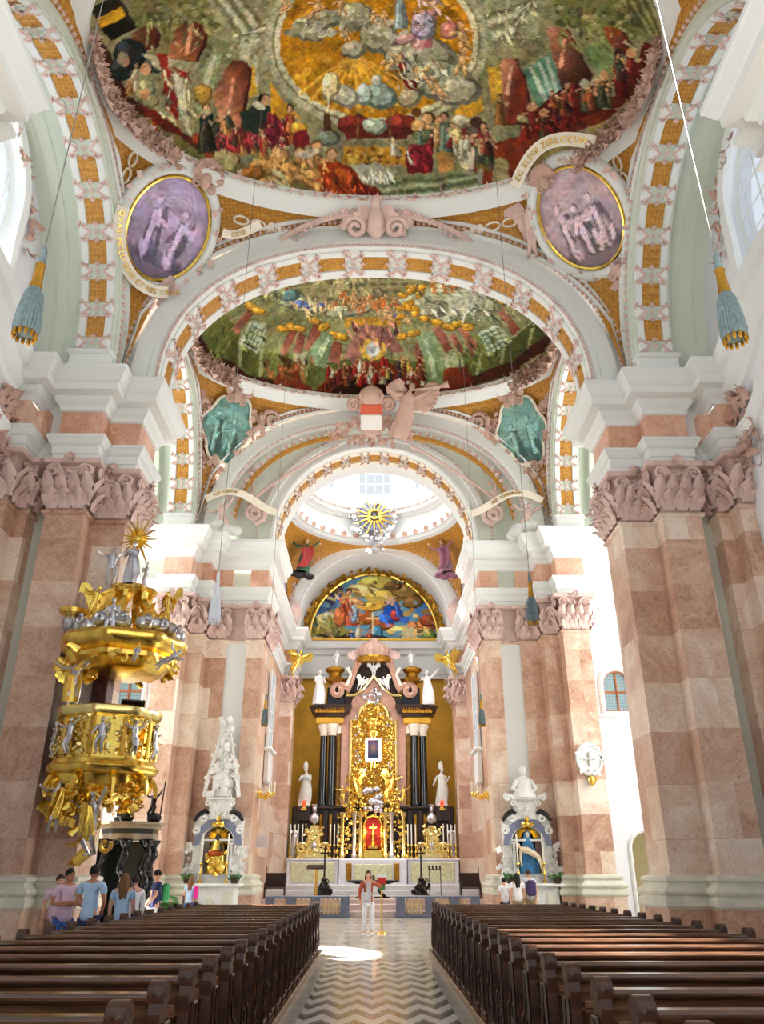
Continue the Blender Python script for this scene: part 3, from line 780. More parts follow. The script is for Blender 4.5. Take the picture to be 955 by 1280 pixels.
# ------------------------------------------------------------------ the painted ceilings as a painter would set them out: strokes on a flat cartoon, carried over to the vault
def cartoon_ray(px, py):
    t = 452 / 980; c = cos(math.atan(t)); s = sin(math.atan(t)); d = py - 640
    fw, up, lx = 980 * c + d * s, 980 * s - d * c, px - 477.5; ps = 0.01065
    X, Y = lx * cos(ps) + fw * sin(ps), -lx * sin(ps) + fw * cos(ps)
    return X / Y, up / Y
def hit(px, py, bay):
    a, b, yc, zb, rise = bay; X, u = cartoon_ray(px, py)
    A = rise * (X * X / a / a + 1 / b / b); B = u - 2 * rise * yc / b / b; C = 1.62 - zb - rise + rise * yc * yc / b / b
    D = B * B - 4 * A * C
    if D < 0: return None
    t = (-B + sqrt(D)) / 2 / A
    return X * t, t
class Cartoon:
    def __init__(s,fn,seed=1): s.fn=fn; s.out=[]; s.q=random.Random(seed)
    def P(s,c,pts,c2=None):
        o=[h for h in (s.fn(x,y) for x,y in pts) if h is not None]
        if len(o)>2: s.out.append((c,c2,o))
    def E(s,c,cx,cy,rx,ry=None,rot=0,n=11,c2=None):
        ry=ry or rx
        r=math.radians(rot); pts=[]
        for k in range(n):
            a=2*math.pi*k/n+.3; x=rx*math.cos(a); y=ry*math.sin(a)
            pts.append((cx+x*math.cos(r)-y*math.sin(r),cy+x*math.sin(r)+y*math.cos(r)))
        s.P(c,pts,c2)
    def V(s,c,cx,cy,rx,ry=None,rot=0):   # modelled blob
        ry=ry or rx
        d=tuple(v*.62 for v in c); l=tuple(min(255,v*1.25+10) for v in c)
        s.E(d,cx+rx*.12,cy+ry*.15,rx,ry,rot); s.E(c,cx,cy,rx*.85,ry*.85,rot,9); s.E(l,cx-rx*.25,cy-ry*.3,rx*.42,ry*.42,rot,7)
    def fig(s,x,y,h,robe,skin=(196,146,104),hair=(60,40,26),lean=0,sit=False,robe2=None):
        # x,y = head centre; h figure height; lean in px at the feet
        r=h*.085; q=s.q
        robe2=robe2 or tuple(v*.7 for v in robe)
        w=h*.22
        by=y+h*(.62 if sit else .9)
        s.P(tuple(v*.6 for v in robe),[(x-w*.5,y+h*.12),(x+w*.5,y+h*.12),(x+lean+w*1.05,by),(x+lean-w*.9,by)])
        s.P(robe,[(x-w*.45,y+h*.12),(x+w*.25,y+h*.12),(x+lean+w*.45,by),(x+lean-w*.85,by)])
        s.P(robe2,[(x+w*.1,y+h*.3),(x+w*.5,y+h*.2),(x+lean+w*.9,by),(x+lean+w*.3,by)])
        s.P(tuple(min(255,v*1.35+12) for v in robe),[(x-w*.35,y+h*.2),(x-w*.1,y+h*.2),(x+lean-w*.35,by-h*.05),(x+lean-w*.6,by-h*.05)])
        sg=q.choice((-1,1))
        s.P(skin,[(x+sg*w*.4,y+h*.16),(x+sg*w*.6,y+h*.14),(x+sg*w*1.3,y+h*(.1+.25*q.random())),(x+sg*w*1.2,y+h*.34)])
        s.E(hair,x,y-r*.3,r*1.15,r*1.2,0,9); s.E(skin,x-sg*r*.1,y+r*.15,r*.85,r,0,9)
        s.E(tuple(min(255,v*1.2) for v in skin),x-r*.3,y,r*.4,r*.5,0,7)
    def putto(s,x,y,h,rot=0,skin=(204,158,108)):
        r=math.radians(rot)
        def w(a,b): return x+a*math.cos(r)-b*math.sin(r), y+a*math.sin(r)+b*math.cos(r)
        s.V(skin,*w(0,h*.32),h*.14,h*.2,rot); s.V(skin,*w(-h*.1,h*.62),h*.07,h*.2,rot+12); s.V(skin,*w(h*.12,h*.6),h*.07,h*.2,rot-20)
        s.V(skin,*w(-h*.22,h*.22),h*.18,h*.05,rot-25); s.V(skin,*w(h*.2,h*.22),h*.16,h*.05,rot+30)
        s.E((120,84,44),*w(0,-h*.02),h*.12,h*.12,rot); s.E(skin,*w(0,h*.03),h*.1,h*.11,rot)
bA=(7.22,4.28,13.4,20.27,2.7); bB=(7.22,4.1,24.55,20.27,2.7)
NAVE=Cartoon(lambda x,y:hit(x,y,bA),3)
sk=(196,146,104)
# architecture ground
NAVE.P((126,122,84),[(100,0),(850,0),(850,250),(100,250)]) if False else None
# far cornices left / right
NAVE.P((150,146,112),[(150,-20),(330,-20),(345,10),(350,80),(320,95),(300,60),(250,40),(180,28)])
for k in range(5): NAVE.P((196,192,160) if k%2 else (116,112,82),[(258+k*9,-10),(264+k*9,-10),(300+k*7,40-k*3),(345,40-k*8),(345,44-k*8),(296+k*7,46-k*3)])
NAVE.P((120,116,72),[(160,0),(258,0),(270,30),(262,60),(200,70),(165,30)])
for k in range(46):
    NAVE.E((150,144,100) if k%2 else (86,84,48),NAVE.q.uniform(165,275),NAVE.q.uniform(5,60),NAVE.q.uniform(2,6),NAVE.q.uniform(2,5))
NAVE.P((176,172,140),[(295,45),(322,50),(324,120),(312,120),(300,80)])
for k in range(22): NAVE.E((200,196,166) if k%2 else (130,126,92),NAVE.q.uniform(285,325),NAVE.q.uniform(42,78),3.5,2.5)
NAVE.P((150,152,116),[(600,-10),(690,-10),(668,48),(625,50),(606,75),(590,60)])
for k in range(5): NAVE.P((200,196,166) if k%2 else (112,112,84),[(604+k*3,18+k*8),(640,8+k*9),(676-k*2,-6),(682-k*2,-6),(644,13+k*9),(606+k*3,24+k*8)])
NAVE.P((112,114,66),[(690,0),(800,0),(812,40),(770,60),(740,40),(700,30)])
for k in range(46): NAVE.E((156,150,104) if k%2 else (78,80,46),NAVE.q.uniform(690,800),NAVE.q.uniform(0,55),NAVE.q.uniform(2,6),NAVE.q.uniform(2,5))
for k in range(8): NAVE.P((150,146,96) if k%2 else (96,92,52),[(780+k*6,0),(784+k*6,0),(812+k*4,40),(806+k*4,42)])
# oval opening of gold sky
NAVE.E((172,168,136),470,52,140,112,0,40); NAVE.E((128,122,86),470,52,131,104,0,40); NAVE.E((200,196,164),470,52,128,101,0,40)
NAVE.E((176,120,22),470,52,121,95,0,40)
for k in range(70):
    x=NAVE.q.uniform(360,580); y=NAVE.q.uniform(-10,140)
    if ((x-470)/115)**2+((y-52)/90)**2<1: NAVE.E((206,152,44) if k%3 else (140,90,14),x,y,NAVE.q.uniform(3,12),NAVE.q.uniform(2,6),NAVE.q.uniform(-50,50))
for a in range(-70,80,10):
    r=math.radians(a); NAVE.P((214,164,60),[(440+8*math.sin(r),70),(444+8*math.sin(r),70),(452+95*math.sin(r),70+72*math.cos(r)),(446+95*math.sin(r),70+72*math.cos(r))]) if abs(a)<60 else None
NAVE.P((206,150,40),[(338,100),(352,125),(376,146),(352,148),(338,150)]); NAVE.P((206,150,40),[(585,118),(598,100),(604,140),(580,148),(566,142)])
# windows
NAVE.P((76,112,92),[(652,88),(688,66),(706,122),(672,132)],(110,150,126))
for k in range(3): NAVE.P((170,186,164),[(660+k*11,84-k*6),(664+k*11,82-k*6),(686+k*8,126-k*2),(680+k*8,128-k*2)])
NAVE.P((96,116,66),[(728,62),(758,48),(776,86),(746,94)],(130,146,96))
NAVE.P((150,160,120),[(238,110),(268,60),(276,70),(262,130),(250,150)]); NAVE.P((190,190,158),[(252,100),(268,66),(270,72),(258,120)])
NAVE.P((206,160,56),[(306,85),(318,82),(322,118),(306,122)]); NAVE.P((206,160,56),[(608,84),(626,80),(626,122),(614,128)])
# columns
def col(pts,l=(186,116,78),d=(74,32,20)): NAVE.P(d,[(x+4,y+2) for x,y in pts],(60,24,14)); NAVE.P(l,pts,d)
col([(208,72),(220,36),(232,28),(246,28),(256,38),(254,52),(244,76),(226,74)])
col([(266,124),(280,90),(290,76),(304,75),(311,84),(309,100),(300,160),(280,162)],(190,126,92))
col([(158,52),(176,34),(190,32),(198,42),(195,56),(180,62)],(150,96,52))
col([(625,78),(632,71),(642,73),(652,92),(664,140),(664,156),(630,154)],(196,142,112),(110,44,28))
col([(683,36),(692,31),(706,34),(722,64),(738,92),(724,112),(702,112),(692,76)],(180,120,90),(52,24,18))
col([(754,36),(764,31),(776,38),(792,62),(776,68),(762,56)],(160,84,44))
# banner
NAVE.P((34,30,20),[(112,10),(146,-6),(172,34),(138,52),(124,34)]); NAVE.P((196,146,34),[(120,24),(150,8),(157,20),(126,36)]); NAVE.P((20,16,10),[(126,38),(158,22),(168,34),(138,50)])
# parapet left
NAVE.P((70,34,20),[(118,40),(134,60),(160,120),(200,150),(260,185),(300,195),(300,205),(250,195),(190,160),(145,115),(122,70)])
NAVE.P((118,114,64),[(126,90),(160,135),(250,190),(330,215),(420,240),(466,250),(470,262),(380,252),(280,230),(190,190),(140,140),(112,95)],(96,92,46))
NAVE.P((150,60,26),[(190,150),(198,152),(194,172),(184,168)]); NAVE.P((150,60,26),[(240,165),(268,176),(262,208),(254,204),(258,184),(240,176)])
NAVE.P((168,156,110),[(268,190),(290,186),(298,198),(290,212),(270,212)])
# parapet right
NAVE.P((126,52,26),[(600,232),(604,180),(640,172),(700,158),(752,136),(786,96),(806,52),(818,58),(800,110),(760,150),(704,172),(660,190),(655,232),(640,236),(632,196),(616,198),(614,238)],(92,34,18))
NAVE.P((150,140,90),[(658,196),(720,172),(736,160),(752,168),(720,190),(660,222)]); NAVE.P((152,142,96),[(618,200),(634,198),(636,222),(622,226),(616,216)])
NAVE.P((140,128,66),[(735,160),(762,148),(770,152),(758,168),(740,176)])
# steps centre
NAVE.P((112,122,88),[(470,226),(550,218),(596,210),(604,232),(560,246),(474,256)])
for k in range(4): NAVE.P((158,162,126) if k%2 else (82,92,62),[(474,230+k*6),(548,222+k*6),(600,212+k*6),(601,215+k*6),(548,226+k*6),(474,234+k*6)])
# sarcophagus and silver figures
NAVE.P((120,114,84),[(412,176),(512,176),(516,206),(412,206)]); NAVE.P((180,130,40),[(428,184),(506,184),(506,206),(428,206)])
for k in range(26): NAVE.E((214,170,80) if k%2 else (110,72,20),NAVE.q.uniform(430,504),NAVE.q.uniform(186,204),3.4,2.6)
NAVE.V((128,44,32),440,154,22,14,0); NAVE.V((128,44,32),498,154,22,14,0); NAVE.P((90,30,22),[(424,158),(514,158),(508,174),(434,174)])
NAVE.V((168,178,158),466,156,16,10); NAVE.V((140,160,146),472,118,22,17,10); NAVE.V((170,184,172),454,116,11,14,-10); NAVE.V((190,196,180),470,100,7,8)
for k in range(14):
    a=math.pi*k/13; NAVE.P((220,176,60),[(469+9*math.cos(a),99-9*math.sin(a)),(470+9*math.cos(a+.1),99-9*math.sin(a+.1)),(470+19*math.cos(a+.05),99-19*math.sin(a+.05))])
NAVE.V((190,190,168),428,118,20,14,20); NAVE.V((214,196,150),412,105,12,18,15); NAVE.V((170,160,126),510,120,16,12,-30)
NAVE.P((70,44,26),[(405,140),(412,140),(414,160),(418,170),(402,170),(405,158)]); NAVE.V((120,128,110),408,172,16,10); NAVE.P((230,214,170),[(408,112),(411,112),(411,140),(408,140)])
NAVE.P((96,84,56),[(446,140),(448,140),(448,176),(446,176)]); NAVE.P((96,84,56),[(486,140),(488,140),(488,176),(486,176)])
# clouds and heavenly figures
for x,y,rx,ry in ((385,34,24,16),(404,22,26,12),(440,18,26,18),(470,40,24,24),(520,66,50,26),(545,96,46,26),(570,112,30,18),(500,62,20,26),(440,60,16,12)): NAVE.V((160,156,128),x,y,rx,ry,NAVE.q.uniform(-20,20))
for k in range(60):
    x,y=NAVE.q.choice(((520,70),(550,96),(470,36),(395,30)));NAVE.E((190,184,160) if k%2 else (128,128,100),x+NAVE.q.uniform(-36,36),y+NAVE.q.uniform(-16,16),NAVE.q.uniform(4,10),NAVE.q.uniform(3,6),NAVE.q.uniform(-40,40))
NAVE.fig(541,4,62,(186,132,130),robe2=(150,90,96),lean=-16); NAVE.V((186,176,200),527,30,16,18,20); NAVE.V((196,150,150),505,48,16,6,-20); NAVE.V((190,120,110),560,36,12,12)
NAVE.fig(500,-6,46,(150,170,170))
for x,y,h,r in ((398,-2,36,15),(424,-4,30,-10),(466,14,22,0),(480,14,22,5),(500,70,34,60),(520,86,40,-50),(575,30,44,-10),(580,62,40,10),(545,105,30,-30),(433,36,20,0),(360,-2,28,20)): NAVE.putto(x,y,h,r)
NAVE.V((120,30,28),512,104,10,5,30); NAVE.V((120,30,28),502,82,6,6)
# figures on the left
NAVE.V((36,42,46),160,66,22,20,30); NAVE.V((40,48,48),150,85,16,14,20); NAVE.E((150,146,110),154,74,8,9); NAVE.E(sk,158,78,5,6); NAVE.V((60,56,50),190,80,13,10,30); NAVE.E(sk,182,86,7,8)
NAVE.P((190,186,152),[(176,66),(214,74),(250,78),(254,104),(242,128),(242,172),(222,152),(208,128),(206,96)],(146,140,100))
NAVE.P((132,38,30),[(196,66),(208,68),(214,96),(222,128),(224,156),(206,136),(204,100)]); NAVE.P((132,38,30),[(206,80),(234,90),(240,102),(214,92)]); NAVE.P((206,202,172),[(216,92),(226,92),(236,150),(240,170),(226,150)])
NAVE.P((90,26,18),[(174,128),(200,142),(240,176),(206,164),(180,142)]); NAVE.V((160,156,110),180,112,12,16,20); NAVE.V((150,146,100),186,124,12,10,20); NAVE.E(sk,180,118,6,7)
NAVE.fig(258,134,62,(40,48,40),robe2=(24,28,26)); NAVE.V((176,136,60),252,116,13,14); NAVE.E((190,180,140),257,140,7,5); NAVE.E(sk,278,148,8,7)
NAVE.P((128,42,44),[(268,164),(316,160),(330,178),(318,194),(292,190),(272,186)],(90,24,26)); NAVE.P((150,70,70),[(280,168),(306,166),(300,172),(284,174)])
NAVE.P((40,52,40),[(300,140),(328,128),(338,134),(338,180),(322,186),(302,160)],(24,30,26)); NAVE.E((42,30,20),330,124,8,8); NAVE.E(sk,332,126,6,7); NAVE.E((190,186,160),324,132,9,5,30)
NAVE.P((124,34,42),[(336,138),(350,150),(360,164),(350,186),(326,184),(332,160)],(84,20,28)); NAVE.P((170,160,116),[(350,160),(362,152),(362,186),(348,186)])
NAVE.fig(363,136,50,(150,84,40),robe2=(118,28,26)); NAVE.V((200,150,50),372,160,12,10); NAVE.P((116,26,30),[(366,166),(384,162),(388,182),(370,186)])
# reclining nudes
for x,y,rx,ry,r in ((330,206,26,12,-12),(348,196,14,9,-20),(366,214,22,14,10),(384,200,20,12,10),(392,222,18,14,30),(330,228,24,9,10),(408,204,12,10,0),(350,226,18,8,30),(402,236,14,8,30)): NAVE.V((176,132,74),x,y,rx,ry,r)
for x,y in ((345,188),(374,190),(396,182),(414,192),(388,200)): NAVE.E((96,66,34),x,y-1,7,7); NAVE.E((206,160,110),x,y+1,5.5,6)
NAVE.P((190,182,140),[(338,212),(352,214),(366,240),(356,246),(344,230)]); NAVE.P((196,186,160),[(368,192),(392,184),(400,190),(378,200)]); NAVE.V((150,96,40),312,216,18,10,-10)
NAVE.P((158,60,22),[(398,206),(420,202),(450,214),(476,244),(468,258),(412,250),(402,230)],(110,28,14)); NAVE.P((196,92,36),[(412,212),(434,212),(448,232),(430,226)]); NAVE.P((90,20,10),[(440,220),(470,244),(462,256),(440,250)])
NAVE.P((190,190,166),[(438,206),(470,204),(496,214),(490,224),(452,226)],(150,152,124))
# women on the right of the steps
NAVE.P((124,30,38),[(512,180),(534,178),(542,200),(540,216),(508,216),(506,200)],(78,14,20)); NAVE.V((96,112,80),528,166,14,10); NAVE.E((84,54,28),536,146,8,8); NAVE.E((206,160,110),534,148,6,7)
NAVE.putto(548,150,46,8); NAVE.V((90,112,100),560,176,14,14); NAVE.fig(556,146,54,(96,110,92),robe2=(150,104,60)); NAVE.E((84,54,28),520,140,7,7); NAVE.V((196,150,96),522,156,10,8); NAVE.V((200,176,120),570,170,16,10); NAVE.V((206,196,160),575,150,14,8)
NAVE.P((176,130,70),[(545,190),(566,186),(568,212),(548,214)]); NAVE.V((216,202,170),584,196,12,20)
NAVE.P((124,40,36),[(576,160),(600,158),(604,176),(586,186),(576,176)],(90,22,20)); NAVE.E((70,48,30),594,152,8,7); NAVE.E((96,96,80),590,164,8,6); NAVE.fig(603,158,62,(130,44,40),robe2=(90,80,50)); NAVE.P((120,100,50),[(594,186),(606,186),(606,212),(596,214)]); NAVE.P((150,146,126),[(597,212),(603,212),(603,240),(597,240)])
# right crowd along the parapet
NAVE.P((100,26,22),[(648,170),(664,142),(690,118),(712,104),(740,108),(762,118),(756,134),(720,150),(690,162)],(66,16,14))
for x,y,c in ((664,134,sk),(680,140,sk),(694,146,(60,80,60)),(702,124,sk),(716,98,(70,40,26)),(730,104,(160,156,130)),(742,102,(150,140,120)),(754,94,sk),(770,84,(190,150,80)),(772,66,(60,40,30)),(788,66,sk),(776,86,(190,160,70))): NAVE.fig(x,y,40,NAVE.q.choice(((110,26,24),(120,40,30),(60,60,40),(130,60,40),(90,20,20))),lean=NAVE.q.uniform(-4,8)); NAVE.E(c,x,y,6,6)
NAVE.P((40,16,12),[(684,140),(700,150),(696,166),(680,166)]); NAVE.P((130,40,32),[(650,152),(664,150),(662,176),(650,180)]); NAVE.P((196,180,140),[(780,48),(796,62),(794,66),(778,52)])
NAVE.fig(624,122,38,(120,80,40)); NAVE.V((176,160,110),652,148,8,6)
SECOND=Cartoon(lambda x,y:hit(x,y,bB),5)
# second dome: coffered half dome on top
SECOND.P((150,142,102),[(380,300),(560,300),(620,345),(600,372),(520,392),(420,392),(350,372),(330,345)])
for j in range(6):
    for i in range(-9,10):
        x=466+i*(9+j*2.2); y=338+j*9-abs(i)*.35
        SECOND.P((118,108,74),[(x-3-j*.3,y-2),(x+3+j*.3,y-2),(x+3+j*.4,y+2.4),(x-3-j*.4,y+2.4)])
for k in range(5): SECOND.P((186,170,120),[(440+k*1,325),(443,325),(386-k*22+60,368),(380-k*22+60,368)]) if k<2 else None
SECOND.P((176,160,110),[(420,330),(424,330),(388,372),(380,372)]); SECOND.P((176,160,110),[(512,330),(516,330),(560,368),(552,370)])
SECOND.E((104,98,64),466,322,46,9,0,20); SECOND.E((166,160,128),466,318,40,7,0,20)
# green lower wall
SECOND.P((92,100,50),[(225,395),(250,440),(300,480),(380,505),(466,510),(560,500),(640,470),(700,410),(690,390),(650,420),(600,440),(540,455),(400,455),(330,440),(280,410),(250,385)],(84,88,40))
SECOND.P((108,114,60),[(240,400),(262,384),(300,415),(330,432),(318,470),(270,440)],(78,84,34)); SECOND.P((74,78,34),[(290,425),(320,440),(316,466),(286,452)])
SECOND.P((100,108,56),[(330,440),(382,446),(380,476),(324,466)],(120,124,70)); SECOND.P((84,92,44),[(560,450),(640,425),(690,395),(688,425),(640,465),(590,480)],(66,70,30))
for x in (300,326,384,606,634,664): SECOND.P((150,152,104),[(x,410),(x+4,410),(x+(2 if x<466 else -8),470),(x-(3 if x<466 else 12),470)])
SECOND.P((58,26,14),[(225,400),(250,445),(300,478),(380,500),(466,508),(466,496),(380,489),(310,468),(262,438),(238,405)]); SECOND.P((58,26,14),[(700,410),(680,440),(640,468),(580,488),(500,500),(500,490),(580,476),(640,452),(676,424)])
# upper architecture
SECOND.P((126,126,82),[(262,384),(300,340),(350,330),(380,372),(400,410),(330,425),(300,412)]); SECOND.P((132,134,96),[(560,372),(600,345),(660,360),(692,395),(640,420),(580,430),(545,410)])
SECOND.P((170,164,120),[(300,372),(345,350),(348,356),(306,380)]); SECOND.P((186,186,160),[(545,398),(600,372),(622,380),(622,388),(600,382),(550,408)])
# windows with panes
for pts in ([(312,404),(330,402),(350,420),(318,440),(298,426)],):
    SECOND.P((150,166,134),[(315,400),(332,404),(330,440),(298,432)]); 
SECOND.P((176,188,160),[(312,402),(334,410),(322,442),(298,430)])
for k in range(4): SECOND.P((96,116,90),[(313-k*3.6+1,406+k*7),(331-k*3,414+k*7),(331-k*3-.6,416+k*7),(312-k*3.6+.6,408+k*7)]); SECOND.P((96,116,90),[(316+k*4.4,405+k*1.6),(317+k*4.4,405+k*1.6),(304+k*5,432+k*2.4),(302.6+k*5,432+k*2.4)])
SECOND.P((190,198,172),[(594,418),(622,406),(640,426),(610,446)])
for k in range(4): SECOND.P((110,128,100),[(597+k*3,421+k*6),(624+k*4,409+k*5),(625+k*4,411+k*5),(598+k*3,423+k*6)]); SECOND.P((110,128,100),[(600+k*6,417-k*2.6),(602+k*6,417-k*2.6),(616+k*6,440-k*3),(614+k*6,440-k*3)])
# rose columns
for p in ([(288,412),(312,386),(318,392),(296,418)],[(350,440),(362,412),(372,414),(356,446)],[(366,440),(374,414),(382,420),(376,442)],[(380,436),(392,402),(402,406),(396,440)],[(262,390),(290,360),(296,366),(268,396)],[(540,410),(550,406),(566,436),(556,440)],[(560,420),(568,418),(580,436),(576,444)],[(572,410),(580,406),(600,440),(590,444)],[(618,384),(626,380),(650,412),(640,420)],[(640,364),(650,360),(676,386),(668,394)],[(516,440),(524,420),(530,436),(528,460)],[(408,448),(418,424),(428,430),(424,456)]): SECOND.P((186,122,100),p,(110,56,40))
for x,y in ((312,382),(322,388),(352,410),(364,408),(374,410),(392,400),(404,408),(416,418),(426,420),(545,402),(560,408),(572,404),(584,408),(612,386),(622,378),(640,364),(650,358),(516,416),(500,420),(300,364)): SECOND.V((196,146,50),x,y,9,5,SECOND.q.uniform(-20,20))
SECOND.P((140,160,124),[(384,442),(404,412),(416,420),(408,460),(392,456)],(110,130,90)); SECOND.P((176,190,156),[(396,440),(410,420),(412,424),(402,448)]); SECOND.P((150,168,130),[(520,420),(540,414),(556,450),(552,480),(538,488),(530,450)],(110,128,86)); SECOND.P((180,192,160),[(530,424),(534,422),(546,470),(540,474)])
SECOND.P((176,180,140),[(366,442),(384,440),(380,462),(366,458)]); SECOND.P((160,164,126),[(552,442),(576,440),(580,458),(556,460)])
# red brown chests and balcony
SECOND.P((140,62,28),[(348,458),(372,456),(378,488),(362,490),(342,480)],(96,36,18)); SECOND.P((190,110,60),[(349,460),(371,458),(372,463),(350,466)]); SECOND.P((110,40,18),[(372,474),(392,486),(388,498),(370,492)])
SECOND.P((120,50,24),[(556,460),(584,458),(592,480),(566,490),(552,486)],(84,28,14))
SECOND.P((110,44,22),[(396,486),(420,462),(450,452),(480,452),(520,462),(540,488),(536,500),(400,502)]); SECOND.P((36,14,8),[(404,500),(420,482),(450,472),(490,474),(514,488),(520,504),(440,510)])
for k in range(8): SECOND.P((50,20,10),[(402+k*5,482-k*3.2),(405+k*5,480-k*3.2),(405+k*5,490-k*3.4),(402+k*5,492-k*3.4)])
# central chapel, canopy and crowd
SECOND.P((176,124,110),[(446,408),(486,408),(494,424),(506,440),(490,440),(480,430),(450,430),(438,446),(428,450),(436,430)],(140,92,84)); SECOND.P((196,146,50),[(430,398),(500,398),(500,408),(430,408)]); SECOND.P((160,108,94),[(436,446),(448,420),(452,440),(444,462)])
SECOND.E((206,166,70),466,436,17,14,0,16); SECOND.E((190,196,190),466,437,9,9,0,10); SECOND.E((130,140,140),466,437,4,5)
for k in range(40):
    x=SECOND.q.uniform(408,530); y=SECOND.q.uniform(446,470)
    SECOND.fig(x,y-3,17,SECOND.q.choice(((150,30,22),(176,54,30),(120,26,20),(190,150,60),(110,60,40),(200,190,160),(60,50,60))))
# clouds and bands of figures
for x,y,rx,ry in ((340,352,24,12),(360,372,22,12),(380,380,20,10),(520,380,36,14),(560,364,36,14),(590,352,22,8),(440,386,40,8),(600,378,26,10)): SECOND.V((168,170,140),x,y,rx,ry,SECOND.q.uniform(-15,15))
SECOND.P((186,186,164),[(556,372),(580,362),(612,358),(606,376),(580,392),(562,386)]); SECOND.P((198,194,170),[(600,352),(618,346),(622,352),(606,364)])
SECOND.V((80,106,176),376,380,13,5,10); SECOND.V((70,92,160),400,382,10,4,0); SECOND.V((110,150,150),355,366,18,9,10); SECOND.V((80,100,180),488,394,12,3)
SECOND.V((140,40,26),346,348,20,9,20); SECOND.V((190,110,40),360,342,12,8,-20); SECOND.putto(352,346,22,40); SECOND.V((150,60,20),330,345,10,6,20)
for k in range(34):
    x=SECOND.q.uniform(408,500); y=378+abs(x-454)*.05+SECOND.q.uniform(-8,10); SECOND.putto(x,y-6,14,SECOND.q.uniform(-50,50),SECOND.q.choice(((206,150,100),(214,120,60),(196,160,110))))
for k in range(16): SECOND.V((210,150,44),515+SECOND.q.uniform(-18,18),378+SECOND.q.uniform(-22,20),7,4,SECOND.q.uniform(-60,60))
for k in range(14): x=SECOND.q.uniform(540,600); SECOND.putto(x,350+SECOND.q.uniform(-6,8),15,SECOND.q.uniform(-40,40),(196,124,60))
for k in range(10): SECOND.putto(SECOND.q.uniform(470,512),392+SECOND.q.uniform(-4,6),13,SECOND.q.uniform(-40,40))
# lunette
def lun(x,y):
    X,u=cartoon_ray(x,y); t=45.42; return X*t,1.62+u*t
LUN=Cartoon(lun,8)
LUN.P((96,148,176),[(380,700),(550,700),(550,810),(380,810)]) 
LUN.P((60,92,140),[(380,760),(400,735),(425,722),(420,760),(390,770)],(90,130,160)); LUN.P((58,104,178),[(505,745),(530,740),(545,770),(520,775)],(90,140,180)); LUN.P((70,60,90),[(400,745),(420,730),(430,735),(410,765)])
for x,y,rx,ry,c in ((468,728,26,10,(206,186,90)),(455,738,24,9,(226,206,130)),(480,745,30,9,(200,170,80)),(505,738,20,10,(150,116,60)),(515,752,14,8,(130,96,50)),(490,732,12,6,(110,84,40)),(440,752,20,8,(230,200,110)),(462,758,26,6,(214,168,70)),(408,776,20,8,(196,180,120)),(500,788,22,7,(224,196,120)),(525,782,20,7,(206,120,70)),(535,775,12,8,(150,64,40)),(410,770,10,6,(190,190,150)),(450,770,22,10,(170,90,40)),(475,780,16,8,(150,80,40)),(520,790,22,5,(230,206,140))): LUN.V(c,x,y,rx,ry,LUN.q.uniform(-10,10))
for k in range(50): LUN.E(LUN.q.choice(((226,206,140),(160,120,60),(110,150,170),(190,150,80),(120,96,60))),LUN.q.uniform(395,540),LUN.q.uniform(722,795),LUN.q.uniform(2,7),LUN.q.uniform(1.5,3.5),LUN.q.uniform(-30,30))
LUN.P((150,140,70),[(386,785),(420,778),(440,790),(440,806),(384,806)]); LUN.P((60,50,30),[(384,800),(400,792),(420,796),(440,790),(470,800),(500,798),(520,802),(545,804),(545,808),(384,808)])
LUN.fig(436,741,46,(206,104,70),robe2=(170,60,40),hair=(40,26,18)); LUN.V((150,190,210),441,766,6,12); LUN.V((196,110,60),424,770,8,14); LUN.V((206,150,100),446,752,12,4,20)
LUN.P((40,92,190),[(492,746),(500,760),(505,776),(488,780),(474,774),(482,758)],(30,70,160)); LUN.E((214,170,140),488,752,5,6); LUN.V((176,60,50),494,768,7,8); LUN.V((60,110,200),480,772,9,6); LUN.P((60,110,196),[(502,770),(515,772),(508,780),(498,778)])
LUN.V((214,120,90),486,782,6,3); LUN.V((70,130,160),470,790,8,10); LUN.fig(448,782,26,(226,206,180)); LUN.V((190,170,150),446,800,12,7); LUN.V((50,50,60),465,798,20,5); LUN.V((176,160,120),397,800,12,6); LUN.V((130,120,80),414,790,10,7)
LUN.P((206,196,150),[(505,786),(508,780),(511,786),(516,782),(518,790),(524,800),(502,800)]); LUN.V((110,130,70),535,795,10,8)
LUN.P((240,220,160),[(464.6,765),(467,765),(467,793),(464.6,793)]); LUN.P((240,200,140),[(457.5,772),(474,772),(474,774),(457.5,774)])
# smaller company: heads, folds and highlights worked into the larger masses
def crowd(C, spots, n, h, robes, seed):
    q = random.Random(seed)
    for _ in range(n):
        x0, y0, rx, ry = q.choice(spots); C.fig(x0 + q.uniform(-rx, rx), y0 + q.uniform(-ry, ry), h * q.uniform(.7, 1.2), q.choice(robes), q.choice(((200, 150, 108), (176, 124, 84), (214, 170, 130))), q.choice(((60, 40, 26), (96, 66, 36), (150, 140, 120))), q.uniform(-5, 5), q.random() < .5)
def folds(C, spots, n, seed):
    q = random.Random(seed)
    for _ in range(n):
        x0, y0, rx, ry, c = q.choice(spots); x, y = x0 + q.uniform(-rx, rx), y0 + q.uniform(-ry, ry); k = q.choice((.6, .8, 1.25, 1.5)); a = q.uniform(-1, 1)
        l = q.uniform(4, 11); w = q.uniform(.8, 1.8); dx, dy = l * sin(a), l * cos(a)
        C.P(tuple(v * k for v in c), [(x - dx, y - dy), (x + w, y - dy * .3), (x + dx, y + dy), (x - w, y + dy * .3)])
crowd(NAVE, [(660, 150, 26, 8), (710, 120, 24, 8), (745, 104, 18, 8), (775, 78, 12, 12), (600, 170, 14, 8)], 26, 30, ((104, 26, 24), (70, 30, 26), (60, 64, 46), (130, 70, 44), (150, 140, 110)), 31)
